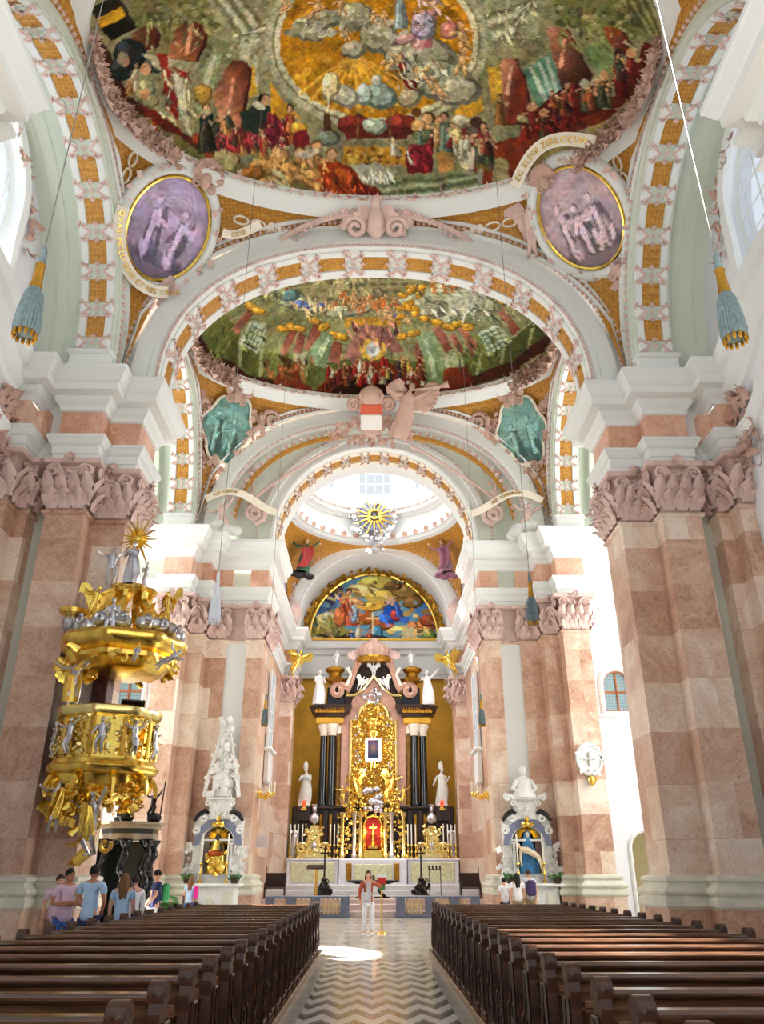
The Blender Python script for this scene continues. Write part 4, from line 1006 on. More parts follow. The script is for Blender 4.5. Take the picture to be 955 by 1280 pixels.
crowd(NAVE, [(300, 170, 30, 10), (270, 150, 20, 10), (345, 160, 18, 10), (390, 178, 18, 8), (175, 95, 16, 14)], 16, 30, ((110, 40, 40), (60, 56, 44), (150, 110, 60), (176, 166, 130)), 32)
crowd(NAVE, [(545, 165, 22, 8), (580, 170, 16, 8), (500, 178, 14, 6)], 10, 28, ((120, 34, 34), (90, 110, 96), (170, 130, 80), (196, 186, 156)), 33)
folds(NAVE, [(430, 230, 34, 16, (160, 64, 26)), (300, 178, 28, 10, (124, 40, 42)), (345, 165, 14, 18, (110, 32, 40)), (524, 198, 12, 14, (120, 30, 38)), (370, 212, 40, 14, (176, 132, 74)), (690, 158, 40, 10, (96, 26, 22)), (528, 84, 40, 26, (166, 162, 134)), (470, 222, 20, 6, (190, 190, 166)), (222, 120, 20, 34, (176, 166, 128)), (535, 20, 24, 20, (184, 150, 150)), (640, 30, 30, 26, (160, 160, 126)), (220, 40, 40, 24, (126, 122, 80)), (740, 40, 40, 22, (118, 118, 72))], 620, 34)
for x, y, l, d in ((236, 42, (206, 140, 100), 0), (288, 110, (196, 128, 96), 0), (636, 92, (214, 164, 134), 0), (702, 60, (200, 140, 110), 0)):
    NAVE.P(l, [(x - 6, y + 26), (x + 2, y - 12), (x + 6, y - 12), (x, y + 26)])
crowd(SECOND, [(440, 462, 30, 5), (490, 462, 30, 5), (350, 350, 16, 5)], 20, 18, ((150, 34, 26), (110, 30, 24), (190, 160, 80), (196, 186, 160)), 41)
folds(SECOND, [(300, 430, 40, 20, (100, 106, 56)), (360, 460, 30, 12, (110, 70, 36)), (600, 440, 40, 18, (92, 98, 52)), (466, 420, 30, 16, (160, 112, 96)), (570, 385, 40, 14, (180, 180, 156)), (400, 385, 40, 10, (170, 150, 110)), (330, 360, 24, 12, (140, 140, 96)), (640, 385, 30, 20, (130, 132, 96)), (466, 355, 60, 12, (150, 142, 102))], 420, 42)
crowd(LUN, [(434, 745, 10, 8), (490, 756, 10, 6), (450, 785, 14, 5), (410, 790, 14, 5)], 8, 20, ((180, 80, 50), (60, 100, 180), (200, 180, 120), (110, 90, 60)), 51)
folds(LUN, [(436, 765, 12, 16, (190, 90, 60)), (490, 764, 14, 12, (44, 90, 180)), (466, 740, 50, 14, (214, 190, 120)), (520, 780, 20, 10, (200, 140, 80)), (410, 785, 22, 12, (150, 140, 80))], 60, 52)
# ------------------------------------------------------------------ painted surfaces: patches of colour laid on a canvas in centimetres, then worked over with a brush texture
def lin(c): 
    c = np.asarray(c, float) / 255.0
    return np.where(c <= 0.04045, c / 12.92, ((c + 0.055) / 1.055) ** 2.4)
def noise2(h, w, cell, rng):
    gh, gw = int(h / cell) + 3, int(w / cell) + 3
    g = rng.standard_normal((gh, gw)); y = np.arange(h) / cell; x = np.arange(w) / cell
    yi, xi = y.astype(int), x.astype(int); fy, fx = y - yi, x - xi
    fy = fy * fy * (3 - 2 * fy); fx = fx * fx * (3 - 2 * fx)
    a = g[np.ix_(yi, xi)]; b = g[np.ix_(yi, xi + 1)]; c = g[np.ix_(yi + 1, xi)]; d = g[np.ix_(yi + 1, xi + 1)]
    return (a * (1 - fx) + b * fx) * (1 - fy)[:, None] + (c * (1 - fx) + d * fx) * fy[:, None]
def paint_canvas(data, x0, x1, y0, y1, res, ground, seed=1, rough=.16, warp=1.6):
    W, H = int((x1 - x0) * res), int((y1 - y0) * res); img = np.empty((H, W, 3)); img[:] = ground
    for ca, cb, ps in data:
        p = np.array(ps, float); c = np.array(ca, float)
        px, py = (p[:, 0] - x0) * res, (p[:, 1] - y0) * res
        i0, i1 = max(0, int(px.min())), min(W, int(px.max()) + 2); j0, j1 = max(0, int(py.min())), min(H, int(py.max()) + 2)
        if i1 <= i0 or j1 <= j0: continue
        X, Y = np.meshgrid(np.arange(i0, i1) + .5, np.arange(j0, j1) + .5)
        ins = np.zeros(X.shape, bool); n = len(px)
        for k in range(n):
            ax, ay, bx, by = px[k], py[k], px[(k + 1) % n], py[(k + 1) % n]
            if ay == by: continue
            ins ^= ((ay > Y) != (by > Y)) & (X < (bx - ax) * (Y - ay) / (by - ay) + ax)
        if cb is not None:
            d2 = (px - px[0]) ** 2 + (py - py[0]) ** 2; k = len(px) // 2; vx, vy = px[k] - px[0], py[k] - py[0]
            f = np.clip(((X - px[0]) * vx + (Y - py[0]) * vy) / max(vx * vx + vy * vy, 1e-6), 0, 1)[..., None]
            col = c * (1 - f) + np.array(cb, float) * f; img[j0:j1, i0:i1][ins] = col[ins]
        else: img[j0:j1, i0:i1][ins] = c
    rng = np.random.default_rng(seed)
    wx = noise2(H, W, 12, rng) * warp; wy = noise2(H, W, 12, rng) * warp
    J, I = np.meshgrid(np.arange(H), np.arange(W), indexing='ij')
    img = img[np.clip(J + wy, 0, H - 1).astype(int), np.clip(I + wx, 0, W - 1).astype(int)]
    k = np.pad(img, ((1, 1), (1, 1), (0, 0)), 'edge'); img = (k[:-2, 1:-1] + k[2:, 1:-1] + k[1:-1, :-2] + k[1:-1, 2:] + 2 * k[1:-1, 1:-1]) / 6
    g = noise2(H, W, 30, rng) * .5 + noise2(H, W, 10, rng) * .6 + noise2(H, W, 4, rng) * .3
    lum = img.mean(2); e = lum - np.roll(np.roll(lum, 2, 0), 2, 1); st = noise2(H, W, 5, rng); st = st - np.roll(st, 2, 0)
    img = img * (1 + rough * g + .11 * st)[..., None] + (.26 * np.clip(e, -60, 60))[..., None]
    img[..., 0] += 6 * noise2(H, W, 14, rng); img[..., 2] += 6 * noise2(H, W, 14, rng)
    return np.clip(img, 4, 250)
def canvas_sampler(img, x0, x1, y0, y1, ix=0, iy=1):
    H, W, _ = img.shape
    def f(V):
        x = np.clip((V[:, ix] - x0) / (x1 - x0) * W - .5, 0, W - 1.001); y = np.clip((V[:, iy] - y0) / (y1 - y0) * H - .5, 0, H - 1.001)
        xi, yi = x.astype(int), y.astype(int); fx, fy = (x - xi)[:, None], (y - yi)[:, None]
        xj, yj = np.minimum(xi + 1, W - 1), np.minimum(yi + 1, H - 1)
        c = (img[yi, xi] * (1 - fx) + img[yi, xj] * fx) * (1 - fy) + (img[yj, xi] * (1 - fx) + img[yj, xj] * fx) * fy
        return lin(c)
    return f
def dome_paint(data, bay, ground, seed):
    x0, x1, y0, y1 = -bay.a, bay.a, bay.yc - bay.b, bay.yc + bay.b
    img = paint_canvas(data, x0, x1, y0, y1, 95, ground, seed)
    return canvas_sampler(img, x0, x1, y0, y1)
def monochrome(w, h, tint, seed, n=3):
    """little tone on tone picture: standing figures in drapery, in a canvas from -w..w, -h..h (metres)"""
    q = random.Random(seed); L = []
    def poly(k, P):
        L.append((tuple(max(0, min(255, v * k)) for v in tint), None, P))
    def ell(k, x, y, rx, ry, r=0): poly(k, [(x + rx * cos(a) * cos(r) - ry * sin(a) * sin(r), y + rx * cos(a) * sin(r) + ry * sin(a) * cos(r)) for a in [2 * pi * i / 12 for i in range(12)]])
    ell(1.12, 0, h * .55, w * 1.2, h * .5); ell(.78, 0, -h * .8, w * 1.2, h * .35)
    for _ in range(9): ell(q.uniform(.95, 1.2), q.uniform(-w, w), q.uniform(0, h), w * .3, h * .1, q.uniform(-.4, .4))
    for i in range(n):
        x = (i + .5 - n / 2) * w * 1.3 / n; hh = h * q.uniform(1.0, 1.25); y = -h * .72; ln = q.uniform(-.12, .12) * w
        poly(.62, [(x - .2 * w, y), (x + .32 * w, y), (x + .2 * w + ln, y + hh * .8), (x - .1 * w + ln, y + hh * .8)])
        for k in range(7): ell(q.choice((.7, 1.0, 1.2, 1.38)), x + q.uniform(-.2, .25) * w + ln * .5, y + hh * q.uniform(.1, .75), w * .06, hh * .16, q.uniform(-.5, .5))
        poly(1.3, [(x - .12 * w, y + .05 * hh), (x - .02 * w, y), (x + .06 * w + ln, y + hh * .75), (x - .08 * w + ln, y + hh * .78)])
        sg = q.choice((-1, 1)); poly(1.25, [(x + ln, y + hh * .74), (x + ln + sg * .4 * w, y + hh * q.uniform(.6, .95)), (x + ln + sg * .38 * w, y + hh * .58), (x + ln, y + hh * .64)])
        ell(.75, x + ln, y + hh * .93, w * .1, h * .085); ell(1.35, x + ln - .02 * w, y + hh * .92, w * .075, h * .07)
    img = paint_canvas(L, -w, w, -h, h, 70, tint, seed, .07, .7)
    return canvas_sampler(img, -w, w, -h, h, 0, 2)
def painted_disc(name, outline, col, parent, T, bulge=.05, rings=26):
    """flat picture with the given outline (local x, z), coloured by col(local coordinates)"""
    n = len(outline); vs = [(0, -bulge, 0)]; fs = []
    for j in range(1, rings + 1):
        for x, z in outline: f = j / rings; vs.append((x * f, -bulge * (1 - f * f), z * f))
    for i in range(n): fs.append((0, 1 + i, 1 + (i + 1) % n))
    for j in range(rings - 1):
        for i in range(n): a = 1 + j * n; fs.append((a + i, a + n + i, a + n + (i + 1) % n, a + (i + 1) % n))
    c = np.ones((len(vs), 4), np.float32); c[:, :3] = col(np.array(vs))
    me = bpy.data.meshes.new(name); me.from_pydata([tuple(T @ Vector(v)) for v in vs], [], fs); me.materials.append(M['fresco']); me.update()
    at = me.color_attributes.new('paint', 'FLOAT_COLOR', 'POINT'); at.data.foreach_set('color', c.ravel())
    return obj(name, me, None, parent)
# ------------------------------------------------------------------ nave ceiling, first bay
def frame_tubes(m, bay, q, t0, t1, f0, f1, r=.05):
    pass
def build_ceiling(idx, bay, label, near=True):
    root = thing('ceiling', (0, bay.yc, 14), 0, label, 'ceiling', kind='structure')
    pendentives(root, bay)
    m = MB(); ellring(m, bay.a, bay.b, bay.yc, [(.45, 19.85), (.3, 19.93), (.22, 19.95), (.08, 20.05), (.02, 20.07), (-.03, 20.15), (-.06, 20.21), (-.06, 20.4)])
    obj('dome_rim', m, 'white', root, 40)
    return root
ceilA = build_ceiling(1, bayA, 'nave ceiling of the nearest bay with the large painted shallow dome')
ceilB = build_ceiling(2, bayB, 'painted ceiling of the second bay, seen through the first big arch')
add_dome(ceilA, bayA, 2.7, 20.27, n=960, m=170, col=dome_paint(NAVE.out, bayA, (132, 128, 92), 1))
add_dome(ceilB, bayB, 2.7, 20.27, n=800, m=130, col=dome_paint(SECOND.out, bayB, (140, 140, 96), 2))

# transverse arch 1
def transverse(name, label, A, y0, y1, face_w, nrep, t0=.0, soff=True):
    root = thing(name, (0, (y0 + y1) / 2, Z0), 0, label, 'arch', kind='structure')
    m = MB()
    A.sweep(m, [(face_w + .5, y0 + .25), (face_w + .02, y0 + .2), (face_w, y0), (face_w - .12, y0 - .03), (.3, y0 - .03), (.26, y0 - .1), (.12, y0 - .12), (.1, y0), (0, y0), (0, y1), (.1, y1), (face_w, y1), (face_w + .5, y1)], 64, stilt=.4)
    obj('arch_ring', m, 'white', root, 30)
    m = MB(); A.beads(m, face_w + .22, y0 + .1, 110, .085); A.beads(m, .02, y0 - .04, 150, .05); obj('bead_moulding', m, 'pinkstucco', root, True)
    if soff: decorated_soffit(root, A, y0 + .12, y1 - .1, nrep, .0, pi)
    return root
ar1 = transverse('arch', 'wide stuccoed arch across the nave between the two painted domes', arch1, 18.6, 20.0, .8, 13)
# longitudinal arches
for s in (-1, 1):
    for A, lab in ((longA[s], '%s side arch of the nearest bay with ochre panels on its underside'), (longB[s], '%s side arch of the second bay, ochre panels beside the far pier')):
        yh = A.a
        root = thing('arch', (s * 7.8, A.yc, 14.6), 0, lab % names[s], 'arch', kind='structure')
        m = MB(); A.sweep(m, [(1.2, 7.24), (.35, 7.24), (.3, 7.2), (.12, 7.18), (.1, 7.26), (0, 7.26), (0, 8.3), (.35, 8.32), (.35, 8.7), (.3, 8.75), (.3, 9.05), (.2, 9.1), (.2, 9.4), (.2, 13.2 if A.yc > 20 else 9.45)], 40, stilt=.7)
        obj('arch_ring', m, 'mint', root, 30)
        m = MB(); A.beads(m, .42, 7.2, 70, .07); obj('bead_moulding', m, 'pinkstucco', root, True)
        decorated_soffit(root, A, 7.28, 8.28, 13, .06, pi - .06)
        m = MB()
        for e in (-1, 1):
            yy = A.yc + e * (A.a + .02); m.bbox((s * 7.78, yy, 14.2), (1.12, .3, .62), .03); m.bbox((s * 7.78, yy - e * .03, 14.55), (1.24, .42, .14), .04)
        obj('impost_block', m, 'white', root)
        if A.yc > 20:
            m = MB(); g = A.ts(40, .0, 1.1); m.rings([[A.P(t, .1, d) for d in (8.95, 9.1, 9.9, 10.05)] for t in g], False); obj('side_panel', m, 'ochre', root)
            m = MB(); [m.rings([[A.P(t, .2, d - .12), A.P(t, .02, d - .1), A.P(t, .02, d + .1), A.P(t, .2, d + .12)] for t in g], False) for d in (8.85, 10.15)]; obj('panel_frame', m, 'mint', root)
            m = MB(); [curls(m, [A.frame(t, .04, 9.5)], .5, int(t * 1000), 2) for t in g[2::3]]; obj('panel_scroll', m, 'oxblood_stucco', root, True)
# ------------------------------------------------------------------ chancel arch (stepped, with the scrolled outer order)
root = thing('arch', (0, 30, Z0), 0, 'chancel arch framing the bright lantern ring, with scrolled pink stucco', 'arch', kind='structure')
m = MB(); archB = Arch(6.15, 5.05, Z0, 2.3)
archB.sweep(m, [(1.3, 29.45), (.85, 29.4), (.8, 29.2), (.62, 29.17), (.3, 29.17), (.26, 29.1), (.12, 29.08), (.1, 29.2), (0, 29.22), (0, 29.5)], 64, stilt=.3)
obj('outer_ring', m, 'white', root, 30)
# greenish splay between the two orders
m = MB(); tsO = archB.ts(64); tsI = arch2.ts(64)
R = []
for k in range(9):
    f = k / 8; r = []
    for a, b in zip(tsO, tsI):
        p = Vector(archB.P(a, 0, 29.5)); q = Vector(arch2.P(b, .72, 30.0)); v = p.lerp(q, f); v.y = 29.5 + .5 * sin(f * pi / 2); r.append(tuple(v))
    R.append(r)
m.rings(R, False)
m.add([(-6.6, 29.9, 13.8), (-4.2, 29.9, 13.8), (-4.2, 29.9, 15.2), (-6.6, 29.9, 15.2), (6.6, 29.9, 13.8), (4.2, 29.9, 13.8), (4.2, 29.9, 15.2), (6.6, 29.9, 15.2)], [(0, 1, 2, 3), (4, 5, 6, 7)])
obj('splay_field', m, 'mint', root, 60)
m = MB(); arch2.sweep(m, [(.8, 30.05), (.72, 29.92), (.5, 29.9), (.45, 29.96), (.2, 29.95), (.15, 29.88), (.05, 29.88), (0, 30), (0, 32.2), (.4, 32.2), (.9, 32.25), (2.0, 32.25)], 60, stilt=.4)
obj('inner_ring', m, 'white', root, 30)
m = MB(); arch2.beads(m, .74, 29.9, 90, .06); archB.beads(m, .05, 29.1, 120, .06); archB.beads(m, .9, 29.3, 100, .07); obj('bead_moulding', m, 'pinkstucco', root, True)
decorated_soffit(root, arch2, 30.1, 31.3, 15, .0, pi, 'cream', 'rosestucco')
# ochre strip with pink rim between the orders, broken into an S on both sides
m = MB(); m2 = MB()
for s in (-1, 1):
    P = []
    for t in archB.ts(60, .12, pi / 2 - .18):
        p = archB.P(t, -.34, 29.3); P.append((s * p[0], p[1], p[2]))
    m.rings([[(x, y, z), (x, y - .05, z - .02), (x * .985, y - .02, z - .18), (x * .985, y + .05, z - .2)] for x, y, z in P], False)
    for k in range(0, 60, 3): rosette(m2, frame(Vector(P[k]) + Vector((0, -.05, .06)), Vector((1, 0, 0)), Vector((0, 1, 0)), Vector((0, 0, 1))), .13, 5)
    # big S scroll on the splay, ending in a volute near the cornice
    F = frame(Vector((s * 4.95, 29.55, 15.15)), Vector((1, 0, 0)), Vector((0, 1, 0)), Vector((0, 0, 1)))
    volute(m2, F, .45, 1.6, .1, s, (s * .15, -.02, 1.9), 22, 6)
    volute(m2, F @ TR(0, -.02, 0), .28, 1.3, .07, -s, None, 14, 5)
    curls(m2, [F @ TR(s * .1, -.06, .4 + .22 * k) for k in range(9)], .36, 4, 1)
    Q = []
    for k in range(30):
        f = k / 29; t = .28 + f * 1.05
        p = archB.P(t, -.72 - .5 * sin(f * pi), 29.62); Q.append((s * p[0], p[1], p[2]))
    m2.tube(Q, .07, 6)
    m2.beads = None
obj('ochre_strip', m, 'ochre', root, 60); obj('s_scroll', m2, 'pinkstucco', root, True)

# ------------------------------------------------------------------ crossing bay with drum and lantern
bayC_z = 18.9
class BayC(Bay): pass
bayC = BayC(37.3, 4.45, 4.45, 4.9, 5.1, 5.1, bayC_z, lambda x: 14.4 + 4.35 * sqrt(max(0, 1 - (x / 4.95) ** 2)), lambda y, yc, h: 14.4 + 4.35 * sqrt(max(0, 1 - ((y - yc) / h) ** 2)))
ceilC = thing('ceiling', (0, 37.3, 14), 0, 'white drum and lantern ring over the chancel, flooded with daylight', 'ceiling', kind='structure')
pendentives(ceilC, bayC)
m = MB(); c = (0, 37.3)
prof = [(4.6, 18.8), (4.3, 18.85), (4.25, 19.0), (4.12, 19.05), (4.1, 19.2), (4.3, 19.3), (4.3, 20.3), (4.15, 20.35), (4.05, 20.5), (3.95, 20.7), (3.8, 20.75), (3.78, 20.9), (4.1, 20.95), (4.1, 21.2)]
m.lathe(prof, 72, (0, 37.3, 0), cap=False); obj('drum_ring', m, 'white', ceilC, 30)
m = MB()
for k in range(72):
    a = 2 * pi * k / 72; r = 3.84
    F = frame(Vector((r * cos(a), 37.3 + r * sin(a), 20.6)), Vector((-sin(a), cos(a), 0)), Vector((cos(a), sin(a), 0)), Vector((0, 0, 1)))
    leaf(m, F @ R3(0, pi, 0), .22, .3, .1, 2, 3); m.ball((r * cos(a), 37.3 + r * sin(a), 20.72), (.07, .07, .06), 5, 4)
    if k % 2:
        r = 4.1; leaf(m, frame(Vector((r * cos(a), 37.3 + r * sin(a), 19.0)), Vector((-sin(a), cos(a), 0)), Vector((cos(a), sin(a), 0)), Vector((0, 0, 1))), .26, .34, .12, 2, 3)
obj('leaf_moulding', m, 'rosestucco', ceilC, True)
m = MB()   # drum wall: eight piers between tall windows, attic ring and cap
nP = 8
for k in range(nP):
    a0 = 2 * pi * (k + .5) / nP - .17 ; a1 = 2 * pi * (k + .5) / nP + .17
    for j in range(4):
        b0 = a0 + (a1 - a0) * j / 4; b1 = a0 + (a1 - a0) * (j + 1) / 4
        q = [(r * cos(b), 37.3 + r * sin(b)) for r, b in ((4.1, b0), (4.1, b1), (4.5, b1), (4.5, b0))]
        m.prism(q, 21.1, 24.6)
m.lathe([(4.1, 24.5), (4.0, 24.6), (3.9, 24.8), (4.1, 24.9), (3.7, 26.0), (2.6, 27.0), (1.4, 27.6), (.05, 27.8)], 48, (0, 37.3, 0), cap=False)
m.lathe([(4.2, 21.1), (4.2, 21.9), (4.5, 21.9)], 48, (0, 37.3, 0), cap=False)
obj('lantern_wall', m, 'white', ceilC, 30)
m = MB()
for k in range(nP):
    for f in (-.12, 0, .12):
        a = 2 * pi * k / nP + f; m.tube([(4.3 * cos(a), 37.3 + 4.3 * sin(a), 21.9), (4.3 * cos(a), 37.3 + 4.3 * sin(a), 24.6)], .025, 4)
for z in (22.6, 23.3, 24.0):
    m.tube([(4.3 * cos(2 * pi * k / 64), 37.3 + 4.3 * sin(2 * pi * k / 64), z) for k in range(65)], .025, 4)
obj('glazing_bar', m, 'white', ceilC)
# lateral walls of the chancel above the cornice
for s in (-1, 1):
    wl = thing('wall_chancel_' + names[s], (s * 5.0, 37.3, 0), 0, 'marble-clad %s wall of the chancel' % names[s], 'wall', kind='structure')
    m = MB(); m.box((s * 5.25, 37.6, 10), (.5, 10.4, 20.2)); obj('wall_plaster', m, 'soft_white', wl)

# ------------------------------------------------------------------ arch in front of the high altar, apse, lunette wall
root = thing('arch', (0, 43, Z0), 0, 'white arch framing the lunette painting over the high altar', 'arch', kind='structure')
m = MB(); arch3.sweep(m, [(2.2, 42.45), (.82, 42.45), (.78, 42.35), (.6, 42.3), (.2, 42.3), (.16, 42.26), (.02, 42.26), (0, 42.4), (0, 43.4), (.1, 43.4), (.1, 45.6)], 56, stilt=.4)
obj('arch_ring', m, 'white', root, 30)
m = MB(); m2 = MB()
q = random.Random(9)
for t in arch3.ts(70, .08, pi - .08):
    F = arch3.frame(t, .95, 42.3); Fz = frame(Vector(arch3.P(t, 1.0, 42.3)), Vector((1, 0, 0)), Vector((0, 1, 0)), Vector((0, 0, 1)))
    curls(m, [Fz], .34, int(t * 1000), 2)
for t in arch3.ts(26, .2, pi - .2):
    F = frame(Vector(arch3.P(t, -.1, 44.9)), Vector((1, 0, 0)), Vector((0, 1, 0)), Vector((0, 0, 1)))
    curls(m2, [F], .34, int(t * 999), 4)
obj('stucco_foliage', m, 'pinkstucco', root, True)
wb = thing('wall_back', (0, 45.6, 0), 0, 'ochre back wall behind the high altar with white entablature', 'wall', kind='structure')
m = MB(); m.box((0, 45.75, 6.2), (9.6, .3, 11.8)); obj('ochre_field', m, 'yellow_wall', wb)
m = MB(); m.box((0, 45.7, 16.2), (10.5, .3, 8.4)); 
m.sweep_plan([(-4.6, 45.5), (4.6, 45.5)], [(0, 11.9), (.1, 11.9), (.12, 12.1), (.16, 12.15), (.16, 13.2), (.3, 13.3), (.34, 13.5), (.55, 13.6), (.6, 13.85), (.62, 14.0), (0, 14.02)], -1)
obj('entablature', m, 'white', wb, 30)
lunette = Arch(3.75, 4.0, 14.25, 2.0)
m = MB(); lunette.sweep(m, [(0, 45.5), (0, 45.3), (.08, 45.25), (.16, 45.3), (.2, 45.4), (.2, 45.5)], 48); m.box((0, 45.4, 14.2), (7.9, .3, .14))
lp = thing('lunette_painting', (0, 45.4, 14.2), 0, 'half-round painting of figures, clouds and a gold cross over the high altar', 'painting')
obj('frame', m, 'gold', lp, 40)
m = MB(); lunette.sweep(m, [(.2, 45.52), (.25, 45.42), (.45, 45.4), (.5, 45.5)], 48); obj('gilt_border', m, 'yellow_wall', lp, 40)
obj('garland', m2, 'altar_gold_dark', lp, True)
def lunette_panel(col):
    n, k = 160, 96; vs = []; fs = []
    for j in range(k + 1):
        for i in range(n + 1):
            t = pi * (1 - i / n); u, z = lunette.uz(t); zz = 14.25 + (z - 14.25) * j / k
            vs.append((u, 45.42, zz))
    for j in range(k):
        for i in range(n): a = j * (n + 1) + i; fs.append((a, a + 1, a + n + 2, a + n + 1))
    me = bpy.data.meshes.new('canvas'); me.from_pydata(vs, [], fs); me.materials.append(M['fresco']); me.update()
    att = me.color_attributes.new('paint', 'FLOAT_COLOR', 'POINT'); V = np.array(vs)
    c = np.ones((len(vs), 4), np.float32); c[:, :3] = col(V); att.data.foreach_set('color', c.ravel())
    obj('canvas', me, None, lp)
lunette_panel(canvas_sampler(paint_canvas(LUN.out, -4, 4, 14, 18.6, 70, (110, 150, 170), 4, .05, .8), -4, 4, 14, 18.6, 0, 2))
# ------------------------------------------------------------------ stucco work on the vaults
def t_at(bay, phi, w, top=False, lim=.36):
    N = 30; P = [Vector(bay.pt(phi, i / N)) for i in range(N + 1)]
    L = [0]
    for i in range(N): L.append(L[-1] + (P[i + 1] - P[i]).length)
    w = min(w, L[-1] * lim)
    if top: w = L[-1] - w
    for i in range(N):
        if L[i + 1] >= w: return (i + (w - L[i]) / max(L[i + 1] - L[i], 1e-9)) / N
    return 1.0
def borders(root, bay, quads=(1, 2), band='white'):
    m = MB(); bd = MB(); bays = {1: (0.0, pi / 2), 2: (pi / 2, pi)}
    for q in quads:
        a0, a1 = bays[q]; pc = phis(bay, q)
        us = [a0 + (pc - a0) * i / 36 for i in range(36)] + [pc + (a1 - pc) * i / 44 for i in range(45)]
        for w0, w1, lf, top in ((.0, .14, .10, False), (.36, .52, .08, False), (.10, .30, .07, True)):
            R = []
            for u in us:
                F0 = bay.frame(u, t_at(bay, u, w0, top), lf); F1 = bay.frame(u, t_at(bay, u, w1, top), lf)
                a, b = F0.translation, F1.translation; n0 = Vector(F0.col[1][:3]) * (lf + .02)
                R.append([tuple(a + n0), tuple(a), tuple(a.lerp(b, .5) - n0 * .25), tuple(b), tuple(b + n0)])
            m.rings(R, False)
        pr = None
        for i in range(400):
            u = a0 + (a1 - a0) * i / 400; F = bay.frame(u, t_at(bay, u, .25), .05); p = F.translation
            if pr is None or (p - pr).length > .17: bd.ball(p, (.07, .07, .07), 6, 4); pr = p.copy()
    obj('border_band', m, band, root, 50); obj('bead_moulding', bd, 'pinkstucco', root, True)
borders(ceilA, bayA); borders(ceilB, bayB)
for rt, by in ((ceilA, bayA), (ceilB, bayB)):
    m = MB(); side = MB()
    N = 64
    for i in range(N + 1):
        a = pi * i / N - .15 + .3 * i / N
        F = frame(Vector(((by.a - .06) * cos(a), by.yc + (by.b - .06) * sin(a), 20.12)), Vector((-sin(a), cos(a), 0)), Vector((cos(a), sin(a), 0)) , Vector((0, 0, 1)))
        curls(m, [F @ R3(-.9, 0, 0) @ TR(0, -.04, .0)], .27, i, 4)
        if abs(cos(a)) > .8:
            for k in range(11): curls(side, [F @ R3(-.35, 0, 0) @ TR(0, -.1, -.85 + .13 * k)], .3, i * 11 + k, 4)
    obj('rim_leaf', m, 'pinkstucco', rt, True); obj('rocaille_foliage', side, 'rosestucco', rt, True)

def glyphs(txt, size, depth=.02):
    """each character as a small mesh: list of (vertices, faces, advance)"""
    out = []
    for ch in txt:
        if ch == ' ': out.append(([], [], size * .35)); continue
        c = bpy.data.curves.new('glyph', 'FONT'); c.body = ch; c.size = size; c.extrude = depth; c.align_x = 'CENTER'; c.resolution_u = 2
        o = bpy.data.objects.new('glyph', c); COL.objects.link(o); dg = bpy.context.evaluated_depsgraph_get(); me = o.evaluated_get(dg).to_mesh()
        V = [tuple(v.co) for v in me.vertices]; Fc = [tuple(p.vertices) for p in me.polygons]; o.evaluated_get(dg).to_mesh_clear()
        bpy.data.objects.remove(o); bpy.data.curves.remove(c)
        w = max([v[0] for v in V]) - min([v[0] for v in V]); out.append((V, Fc, w + size * .12))
    return out
def lettered_ribbon(parent, T, path, width, txt, size, start=.1, flip=False, mat='cream'):
    """a scroll band along a local path [(x, z, y)], lettered along its middle"""
    P = [Vector((x, y, z)) for x, z, y in path]; m = MB(); R = []
    for i, p in enumerate(P):
        d = (P[min(i + 1, len(P) - 1)] - P[max(i - 1, 0)]).normalized(); n = Vector((-d.z, 0, d.x)); n = n if n.length > 0 else Vector((0, 0, 1))
        R.append([tuple(p + n * width / 2 + Vector((0, .03, 0))), tuple(p + n * width / 2 - Vector((0, .02, 0))), tuple(p - n * width / 2 - Vector((0, .02, 0))), tuple(p - n * width / 2 + Vector((0, .03, 0)))])
    m.rings(R, False, T=T); rb = obj('ribbon', m, mat, parent, 40)
    L = [0]
    for a, b in zip(P, P[1:]): L.append(L[-1] + (b - a).length)
    pos = L[-1] * start; m = MB()
    for V, Fc, adv in glyphs(txt, size, .012):
        pos += adv / 2
        i = 0
        while i < len(P) - 2 and L[i + 1] < pos: i += 1
        f = (pos - L[i]) / max(L[i + 1] - L[i], 1e-6); p = P[i].lerp(P[i + 1], f); d = (P[i + 1] - P[i]).normalized()
        up = Vector((-d.z, 0, d.x)) * (-1 if flip else 1); dx = d * (-1 if flip else 1)
        if V: m.add([p + dx * v[0] + up * (v[1] - size * .33) - Vector((0, .05 + v[2], 0)) for v in V], Fc, T)
        pos += adv / 2
    if m.v: obj('lettering', m, 'gold', parent)
    return rb

